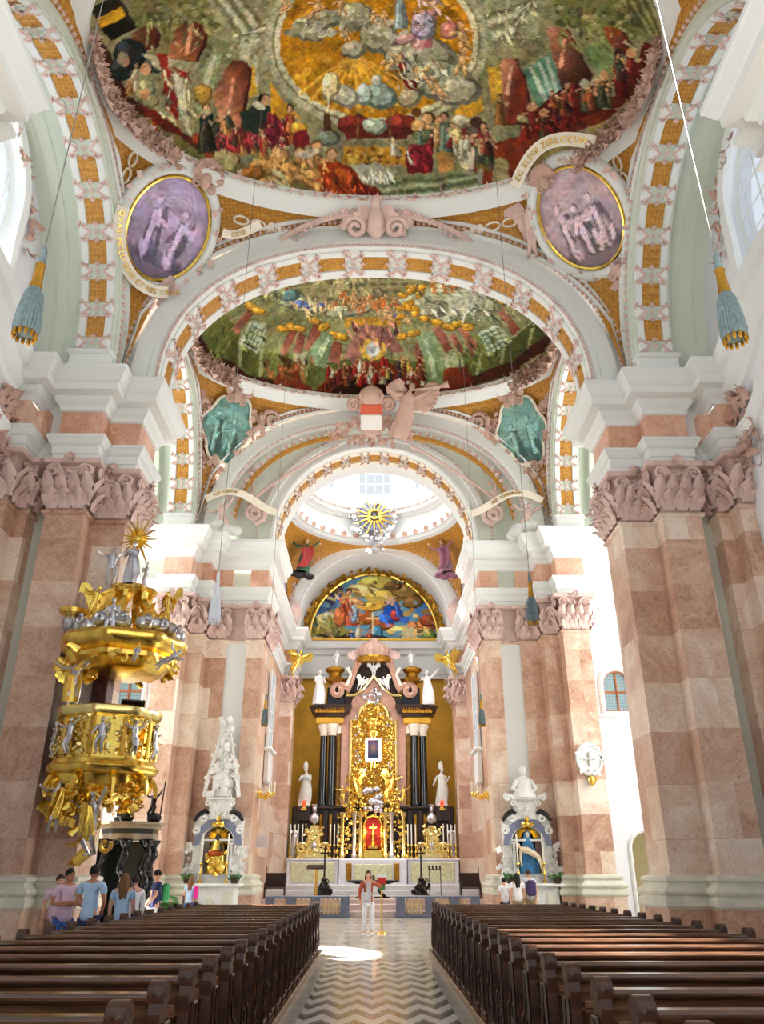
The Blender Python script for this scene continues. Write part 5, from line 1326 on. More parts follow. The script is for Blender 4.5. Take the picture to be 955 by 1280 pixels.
M['ring_gold'] = M['gold']
def oval(a, b, n=48, tilt=0.0):
    return [(a * cos(t) * cos(tilt) - b * sin(t) * sin(tilt), a * cos(t) * sin(tilt) + b * sin(t) * cos(tilt)) for t in [2 * pi * i / n for i in range(n)]]
def oval_medallion(name, label, bay, phi, t, a, b, tint, seed, tilt, n):
    T = bay.frame(phi, t, .62, .22); root = thing(name, tuple(T.translation), 0, label, 'medallion')
    out = oval(a, b, 60, tilt)
    painted_disc('painting', out, monochrome(a * 1.02, b * 1.02, tint, seed, n), root, T, .06)
    m = MB(); P = [(x * 1.02, -.04, z * 1.02) for x, z in out]; m.tube(P + P[:2], .055, 6, T); obj('gilt_rim', m, 'gold', root, True)
    m = MB(); sec = ((1.05, .0), (1.07, -.08), (1.12, -.12), (1.2, -.1), (1.27, -.05), (1.31, .02), (1.33, .2))
    m.rings([[(x * k, y, z * k) for k, y in sec] for x, z in out + out[:1]], False, T=T); obj('white_frame', m, 'white', root, 40)
    m = MB(); q = random.Random(seed)
    for k in range(30):
        x, z = out[int(k * 2)]; curls(m, [T @ TR(x * 1.24, -.1, z * 1.24)], .26, seed * 50 + k, 1)
    for k in range(16): curls(m, [T @ TR(a * q.uniform(.2, .75), -.14, -b * 1.2 + q.uniform(-.2, .3))], .4, seed * 9 + k, 1)
    obj('rocaille', m, 'pinkstucco', root, True)
    return root, T, out
mdl, T, out = oval_medallion('oval_medallion', 'oval medallion of violet painted figures with lettered scroll, above the pulpit pier', bayA, 2.539, .55, 1.12, 1.5, (164, 146, 176), 3, -.1, 2)
lettered_ribbon(mdl, T, [(1.42 * cos(a) * 1.0, 1.82 * sin(a), -.42) for a in [pi * 1.0 + .02 + (pi * .62) * k / 24 for k in range(25)]], .34, 'QVASI MCLD REGI ET NIS TALIB', .22, .03)
lettered_ribbon(mdl, T, [(1.4 + .12 * k, .6 + .03 * k * k * .4, -.34) for k in range(9)], .26, 'CIEGI', .2, .2)
m = MB()
def shell(m, T, r=.5, n=9):
    for k in range(n):
        a = -1.25 + 2.5 * k / (n - 1); leaf(m, T @ R3(0, a, 0), r * .42, r * (1.0 + .12 * cos(a * 2)), r * .3, 2, 5)
    m.ball((0, -.12, -.1 * r), (r * .28, .14, r * .4), 8, 5, T)
    for s in (-1, 1): volute(m, T @ TR(s * r * .35, -.1, -r * .35), r * .22, 1.3, r * .07, s)
shell(m, T @ TR(.45, -.1, 1.75), .62); obj('shell_crest', m, 'rosestucco', mdl, True)
mdr, T, out = oval_medallion('oval_medallion', 'oval medallion of violet painted figures beneath an arched lettered scroll, opposite the pulpit', bayA, .576, .60, 1.12, 1.5, (178, 156, 166), 7, .1, 3)
lettered_ribbon(mdr, T, [(-1.25 + 2.5 * k / 24, 1.55 + .75 * sin(pi * (k + 2) / 27), -.3) for k in range(25)], .36, 'EC ELEGI ZIBILOCUM', .25, .06)
m = MB(); shell(m, T @ TR(-.45, -.16, 1.45), .5); obj('shell_crest', m, 'rosestucco', mdr, True)

def loop_motif(m, F, s=1.0):
    for cx in (-.35, .35): m.tube([(cx * s + .3 * s * cos(a), -.05, .16 * s * sin(a)) for a in [2 * pi * k / 14 for k in range(15)]], .05 * s, 5, F)
    for k in range(3): leaf(m, F @ TR((.75 + .3 * k) * s, -.04, 0) @ R3(0, pi / 2, 0), .3 * s * (1 - .2 * k), .32 * s, .1, 2, 3)
for s, bay in ((-1, bayA), (1, bayA)):
    m = MB()
    for phi, t, rot, sc in ((2.25, .5, 0, .75), (2.78, .45, 1.2, .7), (2.5, .3, 1.45, .5)):
        p = phi if s < 0 else pi - phi
        loop_motif(m, bay.frame(p, t, .04) @ R3(0, rot if s < 0 else pi - rot, 0) @ Matrix.Scale(1.0, 4), sc)
    obj('loop_ornament', m, 'cream', ceilA, True)
# shield shaped teal pictures of the second bay
def shield(a, b):
    P = []
    for i in range(64):
        t = 2 * pi * i / 64; r = 1 + .07 * cos(6 * t) - .05 * cos(3 * t + .4)
        P.append((a * r * cos(t) * (1 - .12 * (sin(t) < 0) * abs(sin(t))), b * r * sin(t)))
    return P
for s, phi, t, sd, lab in ((-1, 2.557, .45, 12, 'teal painted cartouche wreathed in pink stucco on the left of the chancel arch'), (1, pi - 2.557, .44, 15, 'teal painted cartouche wreathed in pink stucco on the right of the chancel arch')):
    T = bayB.frame(phi, t, .42, .22); root = thing('painted_cartouche', tuple(T.translation), 0, lab, 'cartouche')
    out = shield(1.02, 1.38); painted_disc('painting', out, monochrome(1.1, 1.5, (112, 152, 146), sd, 2), root, T, .08)
    m = MB(); P = [(x * 1.03, -.05, z * 1.03) for x, z in out]; m.tube(P + P[:2], .06, 6, T); obj('cream_rim', m, 'cream', root, True)
    m = MB(); q = random.Random(sd)
    for k in range(96):
        x, z = out[(k * 2) % 64]; f = q.uniform(1.12, 1.32)
        if z < .9: curls(m, [T @ TR(x * f, -.08, z * f)], .36, sd * 99 + k, 1, .5)
    for k in range(30): curls(m, [T @ TR(q.uniform(-.5, .5), -.1, -1.7 - q.uniform(0, 1.2))], .42, sd * 7 + k, 1)
    for k in range(26): curls(m, [T @ TR(-s * (1.2 + .09 * k), -.08, .75 + .3 * sin(k * .5) - .02 * k)], .3, sd * 5 + k, 1)
    for e in (-1, 1):
        volute(m, T @ TR(e * 1.75, -.1, .95), .4, 1.5, .09, e, (e * .1, 0, -.9), 16, 6); volute(m, T @ TR(e * 1.2, -.1, -1.1), .3, 1.4, .08, -e, None, 14, 5)
        m.tube([(e * (1.25 + .3 * sin(k * .35)), -.1, 1.0 - .2 * k) for k in range(11)], [.1 + .02 * sin(k * 2) for k in range(11)], 6, T)
    obj('rocaille_wreath', m, 'rosestucco', root, True)
    m = MB(); shell(m, T @ TR(.0, -.12, 1.5), .75, 11); obj('shell_crest', m, 'rosestucco', root, True)
    # putto with a lettered scroll beneath, sitting on the cornice
    A = thing('stucco_putto', (s * 5.95, 29.1, 13.95), 0, 'white stucco putto holding a lettered scroll on the cornice, %s end of the chancel arch' % names[s], 'statue')
    F = frame(Vector((s * 5.95, 29.1, 13.95)), Vector((1, 0, 0)), Vector((0, 1, 0)), Vector((0, 0, 1)))
    m = MB(); figure(m, F @ R3(0, s * .25, 0), 1.55, 1, False, False, sd); obj('body', m, 'pinkstucco', A, True)
    m = MB(); q = random.Random(sd + 1)
    for k in range(7): m.ball((q.uniform(-.6, .5), q.uniform(-.1, .2), .1 + q.uniform(0, .45)), (.3, .25, .22), 9, 6, F)
    obj('cloud', m, 'white', A, True)
    pth = [(-s * (-.95 + .3 * k) * 1.0, 1.55 + .42 * sin(.45 * k) - .02 * k, -.2) for k in range(11)]
    if s < 0: lettered_ribbon(A, F, pth[::1] if pth[0][0] < pth[-1][0] else pth[::-1], .3, 'AD OSTIV', .22, .1)
    else: lettered_ribbon(A, F, pth[::1] if pth[0][0] < pth[-1][0] else pth[::-1], .3, 'AD VARIASTI', .22, .3)

# keystone crest on the first arch
K = thing('keystone_crest', (0, 18.4, 19.2), 0, 'pink stucco crest with two scrolls at the crown of the wide arch', 'stucco ornament')
F = frame(Vector((0, 18.38, 19.72)), Vector((1, 0, 0)), Vector((0, .5, .866)), Vector((0, -.866, .5)))
m = MB()
m.ball((0, -.1, .85), (.16, .16, .2), 10, 7, F); m.tube([(0, -.08, .75), (0, -.14, .45), (0, -.1, .0), (0, -.05, -.35)], [.12, .26, .3, .05], 8, F)
for s in (-1, 1):
    volute(m, F @ TR(s * .62, -.12, .12), .36, 1.5, .1, -s, None, 18, 6)
    m.tube([(s * (.6 + .28 * k), -.08, .46 - .011 * k * k) for k in range(10)], [.09] * 10, 6, F)
    for k in range(14): m.ball((s * (.55 + .16 * k), -.14, .6 - .006 * k * k), (.07, .07, .07), 6, 4, F)
    leaf(m, F @ TR(s * .2, -.1, .35) @ R3(0, s * .9, 0), .4, .6, .2); leaf(m, F @ TR(s * .9, -.1, .4) @ R3(0, s * .4, 0), .2, .35, .1)
curls(m, [F @ TR(x * .2, -.1, .1) for x in range(-5, 6)], .26, 77, 2)
obj('scroll', m, 'pinkstucco', K, True)
# coat of arms with trumpeting angel at the crown of the chancel arch
K = thing('coat_of_arms', (-.35, 29.0, 19.2), 0, 'crowned red and white shield in pink stucco at the crown of the chancel arch', 'coat of arms')
F = frame(Vector((-.15, 28.95, 18.55)), Vector((1, 0, 0)), Vector((0, .8, .6)), Vector((0, -.6, .8)))
M['arms_red'] = simple('shield_red', (206, 92, 58), .6, var=.05); M['arms_white'] = simple('shield_white', (238, 234, 230), .6, var=.02)
m = MB(); m.use('arms_red'); m.bbox((0, -.2, 1.15), (.9, .3, .42), .05, F); m.use('arms_white'); m.bbox((0, -.2, .6), (.9, .3, .66), .05, F); m.use('rosestucco'); m.lathe([(.1, -.05), (.42, .15), (.42, .32)], 12, (0, -.15, .0), F, 1, .4); obj('shield', m, None, K)
m = MB(); m.lathe([(.45, 1.35), (.5, 1.5), (.55, 1.7), (.42, 1.95), (.15, 2.1), (.02, 2.15)], 12, (0, -.15, 0), F, 1, .5); [m.ball((.45 * sin(a), -.32, 1.75 + .1 * cos(a * 3)), (.1, .1, .12), 6, 4, F) for a in (-1.3, -.65, 0, .65, 1.3)]; obj('crown', m, 'rosestucco', K, True)
m = MB()
for s in (-1, 1):
    volute(m, F @ TR(s * .72, -.1, 1.3), .3, 1.5, .1, s, (s * -.2, 0, -1.1), 16, 6)
    curls(m, [F @ TR(s * (.6 + .16 * k), -.1, .7 - .12 * k) for k in range(7)], .34, 31 + s, 4)
curls(m, [F @ TR(x * .2, -.05, -.2) for x in range(-4, 5)], .3, 36, 4)
obj('scroll_mantle', m, 'rosestucco', K, True)
A = thing('stucco_angel', (1.35, 28.9, 18.4), 0, 'winged stucco angel blowing a trumpet beside the crowned shield', 'statue')
F = frame(Vector((.95, 28.75, 18.35)), Vector((1, 0, 0)), Vector((0, .8, .6)), Vector((0, -.6, .8))) @ R3(0, .25, 0)
m = MB(); figure(m, F, 2.3, 1, True, False, 5); obj('body', m, 'rosestucco', A, True)
m = MB(); [leaf(m, F @ TR(.15, .1, 1.6) @ R3(0, .8 + .16 * k, 0), .45, 1.5 - .1 * k, .1, 3, 6) for k in range(6)]; [leaf(m, F @ TR(-.15, .1, 1.6) @ R3(0, -.6 - .16 * k, 0), .4, 1.0, .1, 3, 6) for k in range(4)]; obj('wing', m, 'rosestucco', A, True)
m = MB(); m.tube([(.1, -.3, 2.1), (.6, -.3, 2.3), (1.2, -.3, 2.55), (1.45, -.3, 2.7)], [.04, .05, .07, .16], 8, F); obj('trumpet', m, 'rosestucco', A, True)
A = thing('stucco_putto', tuple(bayA.frame(.803, .45, .2).translation), 0, 'small pink stucco cherub with wings beside the medallion opposite the pulpit', 'statue')
m = MB(); figure(m, bayA.frame(.803, .42, .42) @ TR(0, 0, -.75) @ R3(0, .15, 0), 1.7, 1, False, True, 8); obj('body', m, 'pinkstucco', A, True)
# gold monogram sunburst on the drum
K = thing('sunburst_monogram', (0, 41.2, 20.1), 0, 'gilded sunburst with monogram on dark ground under the lantern ring', 'emblem')
F = frame(Vector((0, 40.9, 20.15)), Vector((1, 0, 0)), Vector((0, 1, 0)), Vector((0, 0, 1)))
m = MB(); m.lathe([(.02, -.08), (.8, -.08), (.86, 0), (.86, .1)], 28, (0, 0, 0), F @ R3(pi / 2, 0, 0)); 
M['slate'] = simple('slate_blue_ground', (88, 92, 118), .5); obj('ground', m, 'slate', K)
m = MB()
for k in range(16):
    a = 2 * pi * k / 16; r = 1.15 if k % 2 else .95
    m.tube([(.3 * cos(a), -.12, .3 * sin(a)), (r * cos(a), -.1, r * sin(a))], [.07, .035], 5, F)
obj('ray', m, 'gold', K)
m = MB(); m.tube([(-.35, -.2, -.3), (-.3, -.2, .35), (0, -.2, -.1), (.3, -.2, .35), (.35, -.2, -.3)], .06, 6, F); m.tube([(-.3, -.2, -.1), (.3, -.2, -.1)], .05, 6, F); m.tube([(.25 * cos(a), -.2, .1 + .3 * sin(a)) for a in [2 * pi * k / 12 for k in range(13)]], .04, 5, F)
obj('monogram', m, 'gold', K, True)
m = MB(); q = random.Random(4)
for k in range(60): a = 2 * pi * k / 60; curls(m, [F @ TR(1.25 * cos(a), 0, 1.2 * sin(a) - .1)], .4, k + 200, 1)
for k in range(16): curls(m, [F @ TR(q.uniform(-.4, .4), -.05, -1.3 - q.uniform(0, .9))], .4, k + 300, 1)
obj('silver_foliage', m, 'silver', K, True)
M['skin_paint'] = simple('painted_skin', (206, 160, 128), .6, var=.08)
# saints in the chancel pendentives
for s, phi, lab, c1, c2 in ((-1, 2.2, 'painted saint in green and red on the ochre field left of the lunette', (52, 92, 66), (150, 40, 40)), (1, pi - 2.2, 'painted saint in mauve robes on the ochre field right of the lunette', (150, 110, 120), (120, 70, 90))):
    k1, k2 = 'robe_%s_a' % names[s], 'robe_%s_b' % names[s]; M[k1] = simple('painted_robe', c1, .7, var=.3, scale=3); M[k2] = simple('painted_mantle', c2, .7, var=.3, scale=3)
    T = TR(s * 4.0, 40.75, 16.75) @ R3(-.05, 0, -s * .3); root = thing('pendentive_saint', tuple(T.translation), 0, lab, 'statue')
    m = MB(); figure(m, T @ R3(0, -s * .1, 0), 1.95, 1, True, False, 3 + s); obj('robe', m, k1, root, True)
    m = MB(); F = T @ R3(0, -s * .12, 0) @ TR(0, -.08, 0)
    m.grid(lambda u, v: (-.3 + .6 * u + .12 * sin(4 * v), -.3 - .08 * sin(7 * u), 1.25 * (1 - v) + .25 * u), 8, 8, F); obj('mantle', m, k2, root, True); m = MB(); m.ball((0, -.05, 1.84), (.11, .13, .16), 9, 7, F); [m.ball((e * .74, -.1, 1.85), (.07, .07, .09), 7, 5, F) for e in (-1, 1)]; obj('face_and_hands', m, 'skin_paint', root, True)
    m = MB(); [m.ball((.28 * k - .4, .05, -.1 - .1 * (k % 2)), (.3, .22, .2), 8, 5, T) for k in range(4)]; obj('cloud', m, 'bronze' if s < 0 else k2, root, True)
# ------------------------------------------------------------------ pews
END = [(-.27, .1), (.24, .1), (.25, .42), (.20, .50), (.12, .53), (.02, .56), (-.05, .66), (-.09, .80), (-.085, .92), (-.10, .955), (-.25, .955), (-.262, .90), (-.25, .80), (-.275, .62), (-.285, .4)]
KNOB = [(-.10, .95), (-.09, .985), (-.105, 1.03), (-.15, 1.06), (-.21, 1.06), (-.25, 1.03), (-.26, .985), (-.25, .95)]
def bench_end(root, x, dirn):
    m = MB(); m.prism(END, x, x + .07 * dirn, None, 'x'); e = obj('bench_end', m, 'pew_end_wood', root, None, True)
    m = MB(); m.prism(KNOB, x - .012 * dirn, x + .085 * dirn, None, 'x'); [m.ball((x + .036 * dirn, -.12 - .11 * k, 1.0), (.055, .035, .045), 7, 5) for k in (0, 1)]
    obj('knob', m, 'pew_end_wood', e, True, True)
    xx = x - .012 * dirn
    m = MB(); P = [(a * .72 - .01, .1 + (b - .1) * .8 + .06) for a, b in END[:14]]
    m.tube([(xx, a, b) for a, b in P + P[:2]], .013, 5)
    for z in (.24, .42): volute(m, TR(xx, -.06, z) @ R3(0, 0, pi / 2), .06, 1.2, .012, 1, None, 8, 4)
    obj('carving', m, 'pew_end_wood', e, True, True)
def make_pew(L, d, label):
    """aisle end at the local origin; runs along d*x for L"""
    r = thing('pew', (0, 0, 0), 0, label, 'pew')
    bench_end(r, 0, d); bench_end(r, d * L, -d)
    m = MB(); c = d * L / 2
    m.bbox((c, 0, 0), (L - .14, .03, .50), .008, TR(0, -.17, .70) @ R3(.09, 0, 0)); obj('backrest', m, 'pew_wood', r, None, True)
    m = MB(); m.bbox((c, -.185, .975), (L - .1, .13, .05), .018); obj('top_rail', m, 'pew_wood', r, None, True)
    m = MB(); m.bbox((c, .04, .45), (L - .14, .38, .035), .012); obj('seat', m, 'pew_wood', r, None, True)
    m = MB(); m.bbox((c, -.30, .80), (L - .14, .12, .022), .006); m.bbox((c, -.35, .83), (L - .14, .02, .06), .006); obj('book_ledge', m, 'pew_wood', r, None, True)
    m = MB(); m.bbox((c, -.46, .26), (L - .14, .17, .04), .012); m.bbox((c - L * .4, -.42, .17), (.05, .12, .15), .01); m.bbox((c + L * .4, -.42, .17), (.05, .12, .15), .01); obj('kneeler', m, 'pew_wood', r, None, True)
    return r
ORD = ['first', 'second', 'third', 'fourth', 'fifth', 'sixth', 'seventh', 'eighth', 'ninth', 'tenth', 'eleventh', 'twelfth', 'thirteenth', 'fourteenth', 'fifteenth', 'sixteenth', 'seventeenth', 'eighteenth', 'nineteenth', 'twentieth', 'twenty-first']
NP = 21
for s, x0, L, y0 in ((-1, -1.19, 2.74, 19.5), (1, 1.33, 3.0, 19.65)):
    lab = lambda k: 'dark wooden pew %s of the aisle, %s row back from the altar' % (names[s], ORD[k])
    p0 = make_pew(L, s, lab(0)); p0['group'] = 'pews on the %s of the aisle' % names[s]; p0.location = (x0, y0, 0)
    for k in range(1, NP): copy_tree(p0, (x0, y0 - .781 * k, 0), 0, lab(k))
    m = MB(); m.bbox((x0 + s * L / 2, y0 - .781 * (NP - 1) / 2 - .1, .045), (L + .16, .781 * NP + .3, .09), .015)
    tag(obj('pew_platform', m, 'pew_wood'), 'low wooden platform under the pews on the %s of the aisle' % names[s], 'platform')
# ------------------------------------------------------------------ visitors
def skin_mesh(V, E, R, sub=1, root=0):
    me = bpy.data.meshes.new('tmp'); me.from_pydata(V, E, []); o = bpy.data.objects.new('tmp', me); COL.objects.link(o)
    sk = o.modifiers.new('s', 'SKIN'); sk.use_smooth_shade = True; sk.branch_smoothing = .4
    for i, r in enumerate(R):
        me.skin_vertices[0].data[i].radius = r if isinstance(r, tuple) else (r, r)
        me.skin_vertices[0].data[i].use_root = (i == root)
    if sub: o.modifiers.new('d', 'SUBSURF').levels = sub
    dg = bpy.context.evaluated_depsgraph_get(); dg.update(); ev = o.evaluated_get(dg); em = ev.to_mesh()
    b = MB(); b.v = [tuple(v.co) for v in em.vertices]; b.f = [tuple(p.vertices) for p in em.polygons]; b.mi = [0] * len(b.f)
    ev.to_mesh_clear(); bpy.data.objects.remove(o); bpy.data.meshes.remove(me)
    return b
M['skin'] = simple('skin', (222, 170, 142), .55, var=.05)
M['skin_tan'] = simple('tanned_skin', (190, 130, 100), .55, var=.05)
def cloth(nm, c, v=.08): M[nm] = simple(nm, c, .85, var=v, scale=9); return nm
cloth('lilac_cotton', (226, 196, 216)); cloth('pale_blue_cotton', (176, 206, 238)); cloth('white_cotton', (242, 242, 246)); cloth('navy_cotton', (36, 46, 96)); cloth('denim', (70, 104, 178)); cloth('rust_knit', (176, 88, 60)); cloth('grey_print', (206, 206, 214), .2)
cloth('black_cotton', (30, 30, 36)); cloth('pink_nylon', (226, 40, 150)); cloth('purple_nylon', (66, 50, 96)); cloth('navy_leather', (28, 38, 84)); cloth('green_nylon', (70, 170, 110)); cloth('khaki', (150, 130, 100))
cloth('black_hair', (26, 20, 18)); cloth('brown_hair', (120, 84, 54)); cloth('dark_brown_hair', (60, 40, 28)); cloth('white_leather', (238, 238, 238)); cloth('brown_leather', (70, 44, 32))
def person(label, loc, rz, h=1.72, arms=None, stride=.0, top='white_cotton', legs='denim', hair='dark_brown_hair', long_hair=False, sleeves='short', head=(0, 0), skin='skin', shoes='brown_leather', female=False, jacket=None, skirt=False):
    root = thing('person', loc, rz, label, 'person'); k = h / 1.72; S = Matrix.Scale(k, 4)
    sw = .17 if female else .195; hw = .1
    a = arms or {}
    LA = a.get(-1, ((-sw - .05, .0, 1.13), (-sw - .04, -.06, .88))); RA = a.get(1, ((sw + .05, .0, 1.13), (sw + .04, -.06, .88)))
    J = [(0, 0, .95), (0, .01, 1.12), (0, .0, 1.3), (0, .01, 1.42), (0, 0, 1.5)]
    Rr = [(.155, .115), (.13 if female else .15, .1), (.16, .115), (.12, .085), (.055, .055)]
    Ed = [(0, 1), (1, 2), (2, 3), (3, 4)]
    def add(p, r, par): J.append(p); Rr.append(r); Ed.append((par, len(J) - 1)); return len(J) - 1
    tips = {}
    for s, (e, w) in ((-1, LA), (1, RA)):
        sh = add((s * sw, 0, 1.4), .065, 3); el = add(e, .043, sh); wr = add(w, .028, el)
        tips[s] = (Vector(e), Vector(w))
    for s in (-1, 1):
        st = stride * s
        hp = add((s * hw, 0, .86), .095, 0); kn = add((s * (hw + .005), -.02 - st * .5, .49), .062, hp); an = add((s * hw, .02 - st, .09), .042, kn); add((s * hw * 1.1, -.12 - st, .035), .036, an)
    b = skin_mesh(J, Ed, Rr, 1)
    # head with face
    hx, hz = head
    H = TR(0, -.015, 1.6) @ R3(hx, 0, hz)
    def hd(u, v):
        t = 2 * pi * u; f = pi * (v - .5); x = .076 * cos(f) * cos(t); y = .095 * cos(f) * sin(t); z = .118 * sin(f)
        if z < 0: x *= 1 + z * 2.2; y = y * (1 + z * 1.4) - .01 * (z < -.05)
        return (x, y, z)
    b.grid(hd, 16, 12, H)
    b.tube([(0, -.088, .03), (0, -.112, -.02), (0, -.09, -.03)], [.009, .017, .012], 6, H)
    for s in (-1, 1): b.ball((s * .078, .005, -.005), (.012, .022, .032), 6, 4, H); b.ball((s * .03, -.083, .018), (.016, .012, .009), 6, 4, H)
    b.tube([(-.024, -.088, -.055), (0, -.095, -.055), (.024, -.088, -.055)], .007, 5, H)
    b.tube([(0, 0, 1.46), (0, -.008, 1.54)], .052, 8)
    for s in (-1, 1):     # hands: palm, four fingers, thumb
        e, w = tips[s]; d = (w - e).normalized(); side = d.cross(Vector((0, 1, 0)));
        side = side.normalized() if side.length > .2 else Vector((1, 0, 0)); n = side.cross(d)
        b.tube([w, w + d * .04, w + d * .095], [.026, .038, .03], 8, None, True, .55)
        for f in range(4):
            o = w + d * .09 + side * (f - 1.5) * .017; l = (.062, .075, .07, .055)[f]
            b.tube([o, o + d * l * .5 + n * .006, o + d * l * .85 + n * .03], [.009, .0085, .006], 5)
        t0 = w + d * .03 - side * .03; b.tube([t0, t0 - side * .02 + d * .035, t0 - side * .018 + d * .065 + n * .01], [.012, .011, .008], 5)
    B = MB(); B.merge(b, S); obj('body', B, skin, root, True, True)
    # eyes and brows
    e = MB(); [e.ball((s * .03, -.094, .018), (.008, .005, .007), 6, 4, S @ H) for s in (-1, 1)]; [e.tube([(s * .045, -.086, .04), (s * .016, -.096, .043)], .004, 4, S @ H) for s in (-1, 1)]
    obj('eyes', e, 'black_hair', root, None, True)
    hm = MB()
    def hr(u, v):
        t = 2 * pi * u; f = -.35 + (pi / 2 + .35) * v
        front = max(0, -sin(t)); f = f + front * .75 * (1 - v)
        return (.087 * cos(f) * cos(t), .012 + .106 * cos(f) * sin(t), .012 + .122 * sin(f))
    hm.grid(hr, 16, 7, S @ H)
    if long_hair:
        def lh(u, v):
            t = pi * (-.12 + 1.24 * u); r = .088 + .02 * sin(v * 3)
            return (r * 1.02 * cos(t), .012 + r * 1.05 * sin(t) + .03 * v, .03 - .36 * v - .02 * sin(u * 20))
        hm.grid(lh, 14, 6, S @ H)
    obj('hair', hm, hair, root, True, True)
    # shirt over torso and arms
    V = [(p[0], p[1], p[2]) for p in J[:4]] ; V[0] = (0, 0, .80)
    RR = [(.172, .135), (.155 if not female else .14, .125), (.175, .135), (.125, .095)]; EE = [(0, 1), (1, 2), (2, 3)]
    for s, (el, w) in ((-1, LA), (1, RA)):
        V.append((s * (sw + .0), 0, 1.4)); RR.append(.078); EE.append((3, len(V) - 1))
        f = .62 if sleeves == 'short' else 1.0
        q = Vector((s * sw, 0, 1.4)).lerp(Vector(el), f); V.append(tuple(q)); RR.append(.064 if sleeves == 'short' else .056); EE.append((len(V) - 2, len(V) - 1))
        if sleeves == 'long':
            q = Vector(el).lerp(Vector(w), .92); V.append(tuple(q)); RR.append(.042); EE.append((len(V) - 2, len(V) - 1))
    c = skin_mesh(V, EE, RR, 1); C = MB(); C.merge(c, S); obj('shirt', C, jacket or top, root, True, True)
    if jacket:
        C = MB(); C.rings([[(x, -.125 - .03 * cos(x * 12), z) for x in (-.07, -.035, 0, .035, .07)] for z in (.86, 1.0, 1.15, 1.3, 1.42)], False, T=S); obj('top', C, top, root, True, True)
    V, RR, EE = [(0, 0, .97)], [(.165, .128)], []
    for s in (-1, 1):
        st = stride * s
        V += [(s * hw, 0, .85), (s * (hw + .005), -.02 - st * .5, .49), (s * hw, .02 - st, .11)]; n = len(V); RR += [.108, .08, .062]; EE += [(0, n - 3), (n - 3, n - 2), (n - 2, n - 1)]
    c = skin_mesh(V, EE, RR, 1); C = MB(); C.merge(c, S); obj('trousers', C, legs, root, True, True)
    for s in (-1, 1):
        st = stride * s; C = MB(); C.tube([(s * hw, .06 - st, .05), (s * hw, .0 - st, .055), (s * hw * 1.08, -.1 - st, .045), (s * hw * 1.12, -.17 - st, .03)], [.045, .052, .048, .03], 8, S, True, .9); obj('shoe', C, shoes, root, True, True)
    return root, S
CR = {-1: ((-.27, -.02, 1.14), (.06, -.22, 1.17)), 1: ((.27, -.02, 1.14), (-.07, -.2, 1.13))}
CLASP = {-1: ((-.25, .0, 1.14), (-.12, -.22, 1.0)), 1: ((.25, .0, 1.14), (.12, -.22, 1.0))}
person('dark-haired man in a lilac polo shirt with folded arms beside the left pews', (-5.55, 15.9, 0), .55, 1.70, CR, .0, 'lilac_cotton', 'denim', 'black_hair', skin='skin_tan', head=(0, .35))
person('person in pale pink standing half hidden behind the man with folded arms', (-6.0, 16.7, 0), .4, 1.60, None, 0, 'lilac_cotton', 'khaki', 'dark_brown_hair', head=(0, .2))
person('man in a light blue shirt seen from behind, next to the man with folded arms', (-4.98, 15.5, 0), pi - .15, 1.76, CLASP, .0, 'pale_blue_cotton', 'navy_cotton', 'black_hair', skin='skin_tan')
r, S = person('woman with long brown hair and a navy shoulder bag, back turned', (-4.62, 16.2, 0), pi + .2, 1.62, None, .03, 'pale_blue_cotton', 'denim', 'brown_hair', True, female=True)
m = MB(); m.bbox((-.24, -.02, .84), (.1, .26, .26), .03); obj('shoulder_bag', m, 'navy_leather', r, None, True); m = MB(); m.tube([(-.24, -.1, .96), (-.2, -.08, 1.3), (-.15, .0, 1.48), (-.2, .1, 1.3), (-.24, .06, .96)], .01, 5); obj('bag_strap', m, 'navy_leather', r, None, True)
person('woman in a white top with dark pinned-up hair near the black tomb columns', (-4.72, 17.3, 0), pi + .6, 1.60, None, 0, 'white_cotton', 'white_cotton', 'dark_brown_hair', female=True, sleeves='long')
r, S = person('man in a navy T-shirt and pale shorts looking down, with a green backpack', (-5.2, 21.0, 0), -1.1, 1.70, {-1: ((-.24, -.05, 1.14), (-.2, -.2, .92)), 1: ((.24, -.08, 1.14), (.18, -.26, .95))}, .08, 'navy_cotton', 'white_cotton', 'black_hair', head=(.5, 0))
m = MB(); m.bbox((0, .22, 1.2), (.28, .16, .42), .05); obj('backpack', m, 'green_nylon', r, None, True)
r, S = person('girl in light blue with a pink shoulder bag before the left side altar', (-5.55, 26.6, 0), pi - .3, 1.56, CLASP, .0, 'pale_blue_cotton', 'denim', 'brown_hair', True, female=True)
m = MB(); m.bbox((-.22, .05, 1.1), (.1, .2, .36), .04); obj('shoulder_bag', m, 'pink_nylon', r, None, True)
person('woman with long black hair in a pale top before the right side altar', (4.62, 27.7, 0), pi, 1.64, None, .02, 'white_cotton', 'khaki', 'black_hair', True, female=True)
r, S = person('visitor in a grey shirt with a dark purple backpack before the right side altar', (5.02, 27.9, 0), pi + .2, 1.74, None, .02, 'grey_print', 'khaki', 'dark_brown_hair')
m = MB(); m.bbox((0, .2, 1.2), (.3, .2, .46), .06); obj('backpack', m, 'purple_nylon', r, None, True)
person('person dressed in black trousers at the left edge of the right side altar', (4.28, 28.3, 0), pi + .4, 1.50, None, .02, 'white_cotton', 'black_cotton', 'black_hair')
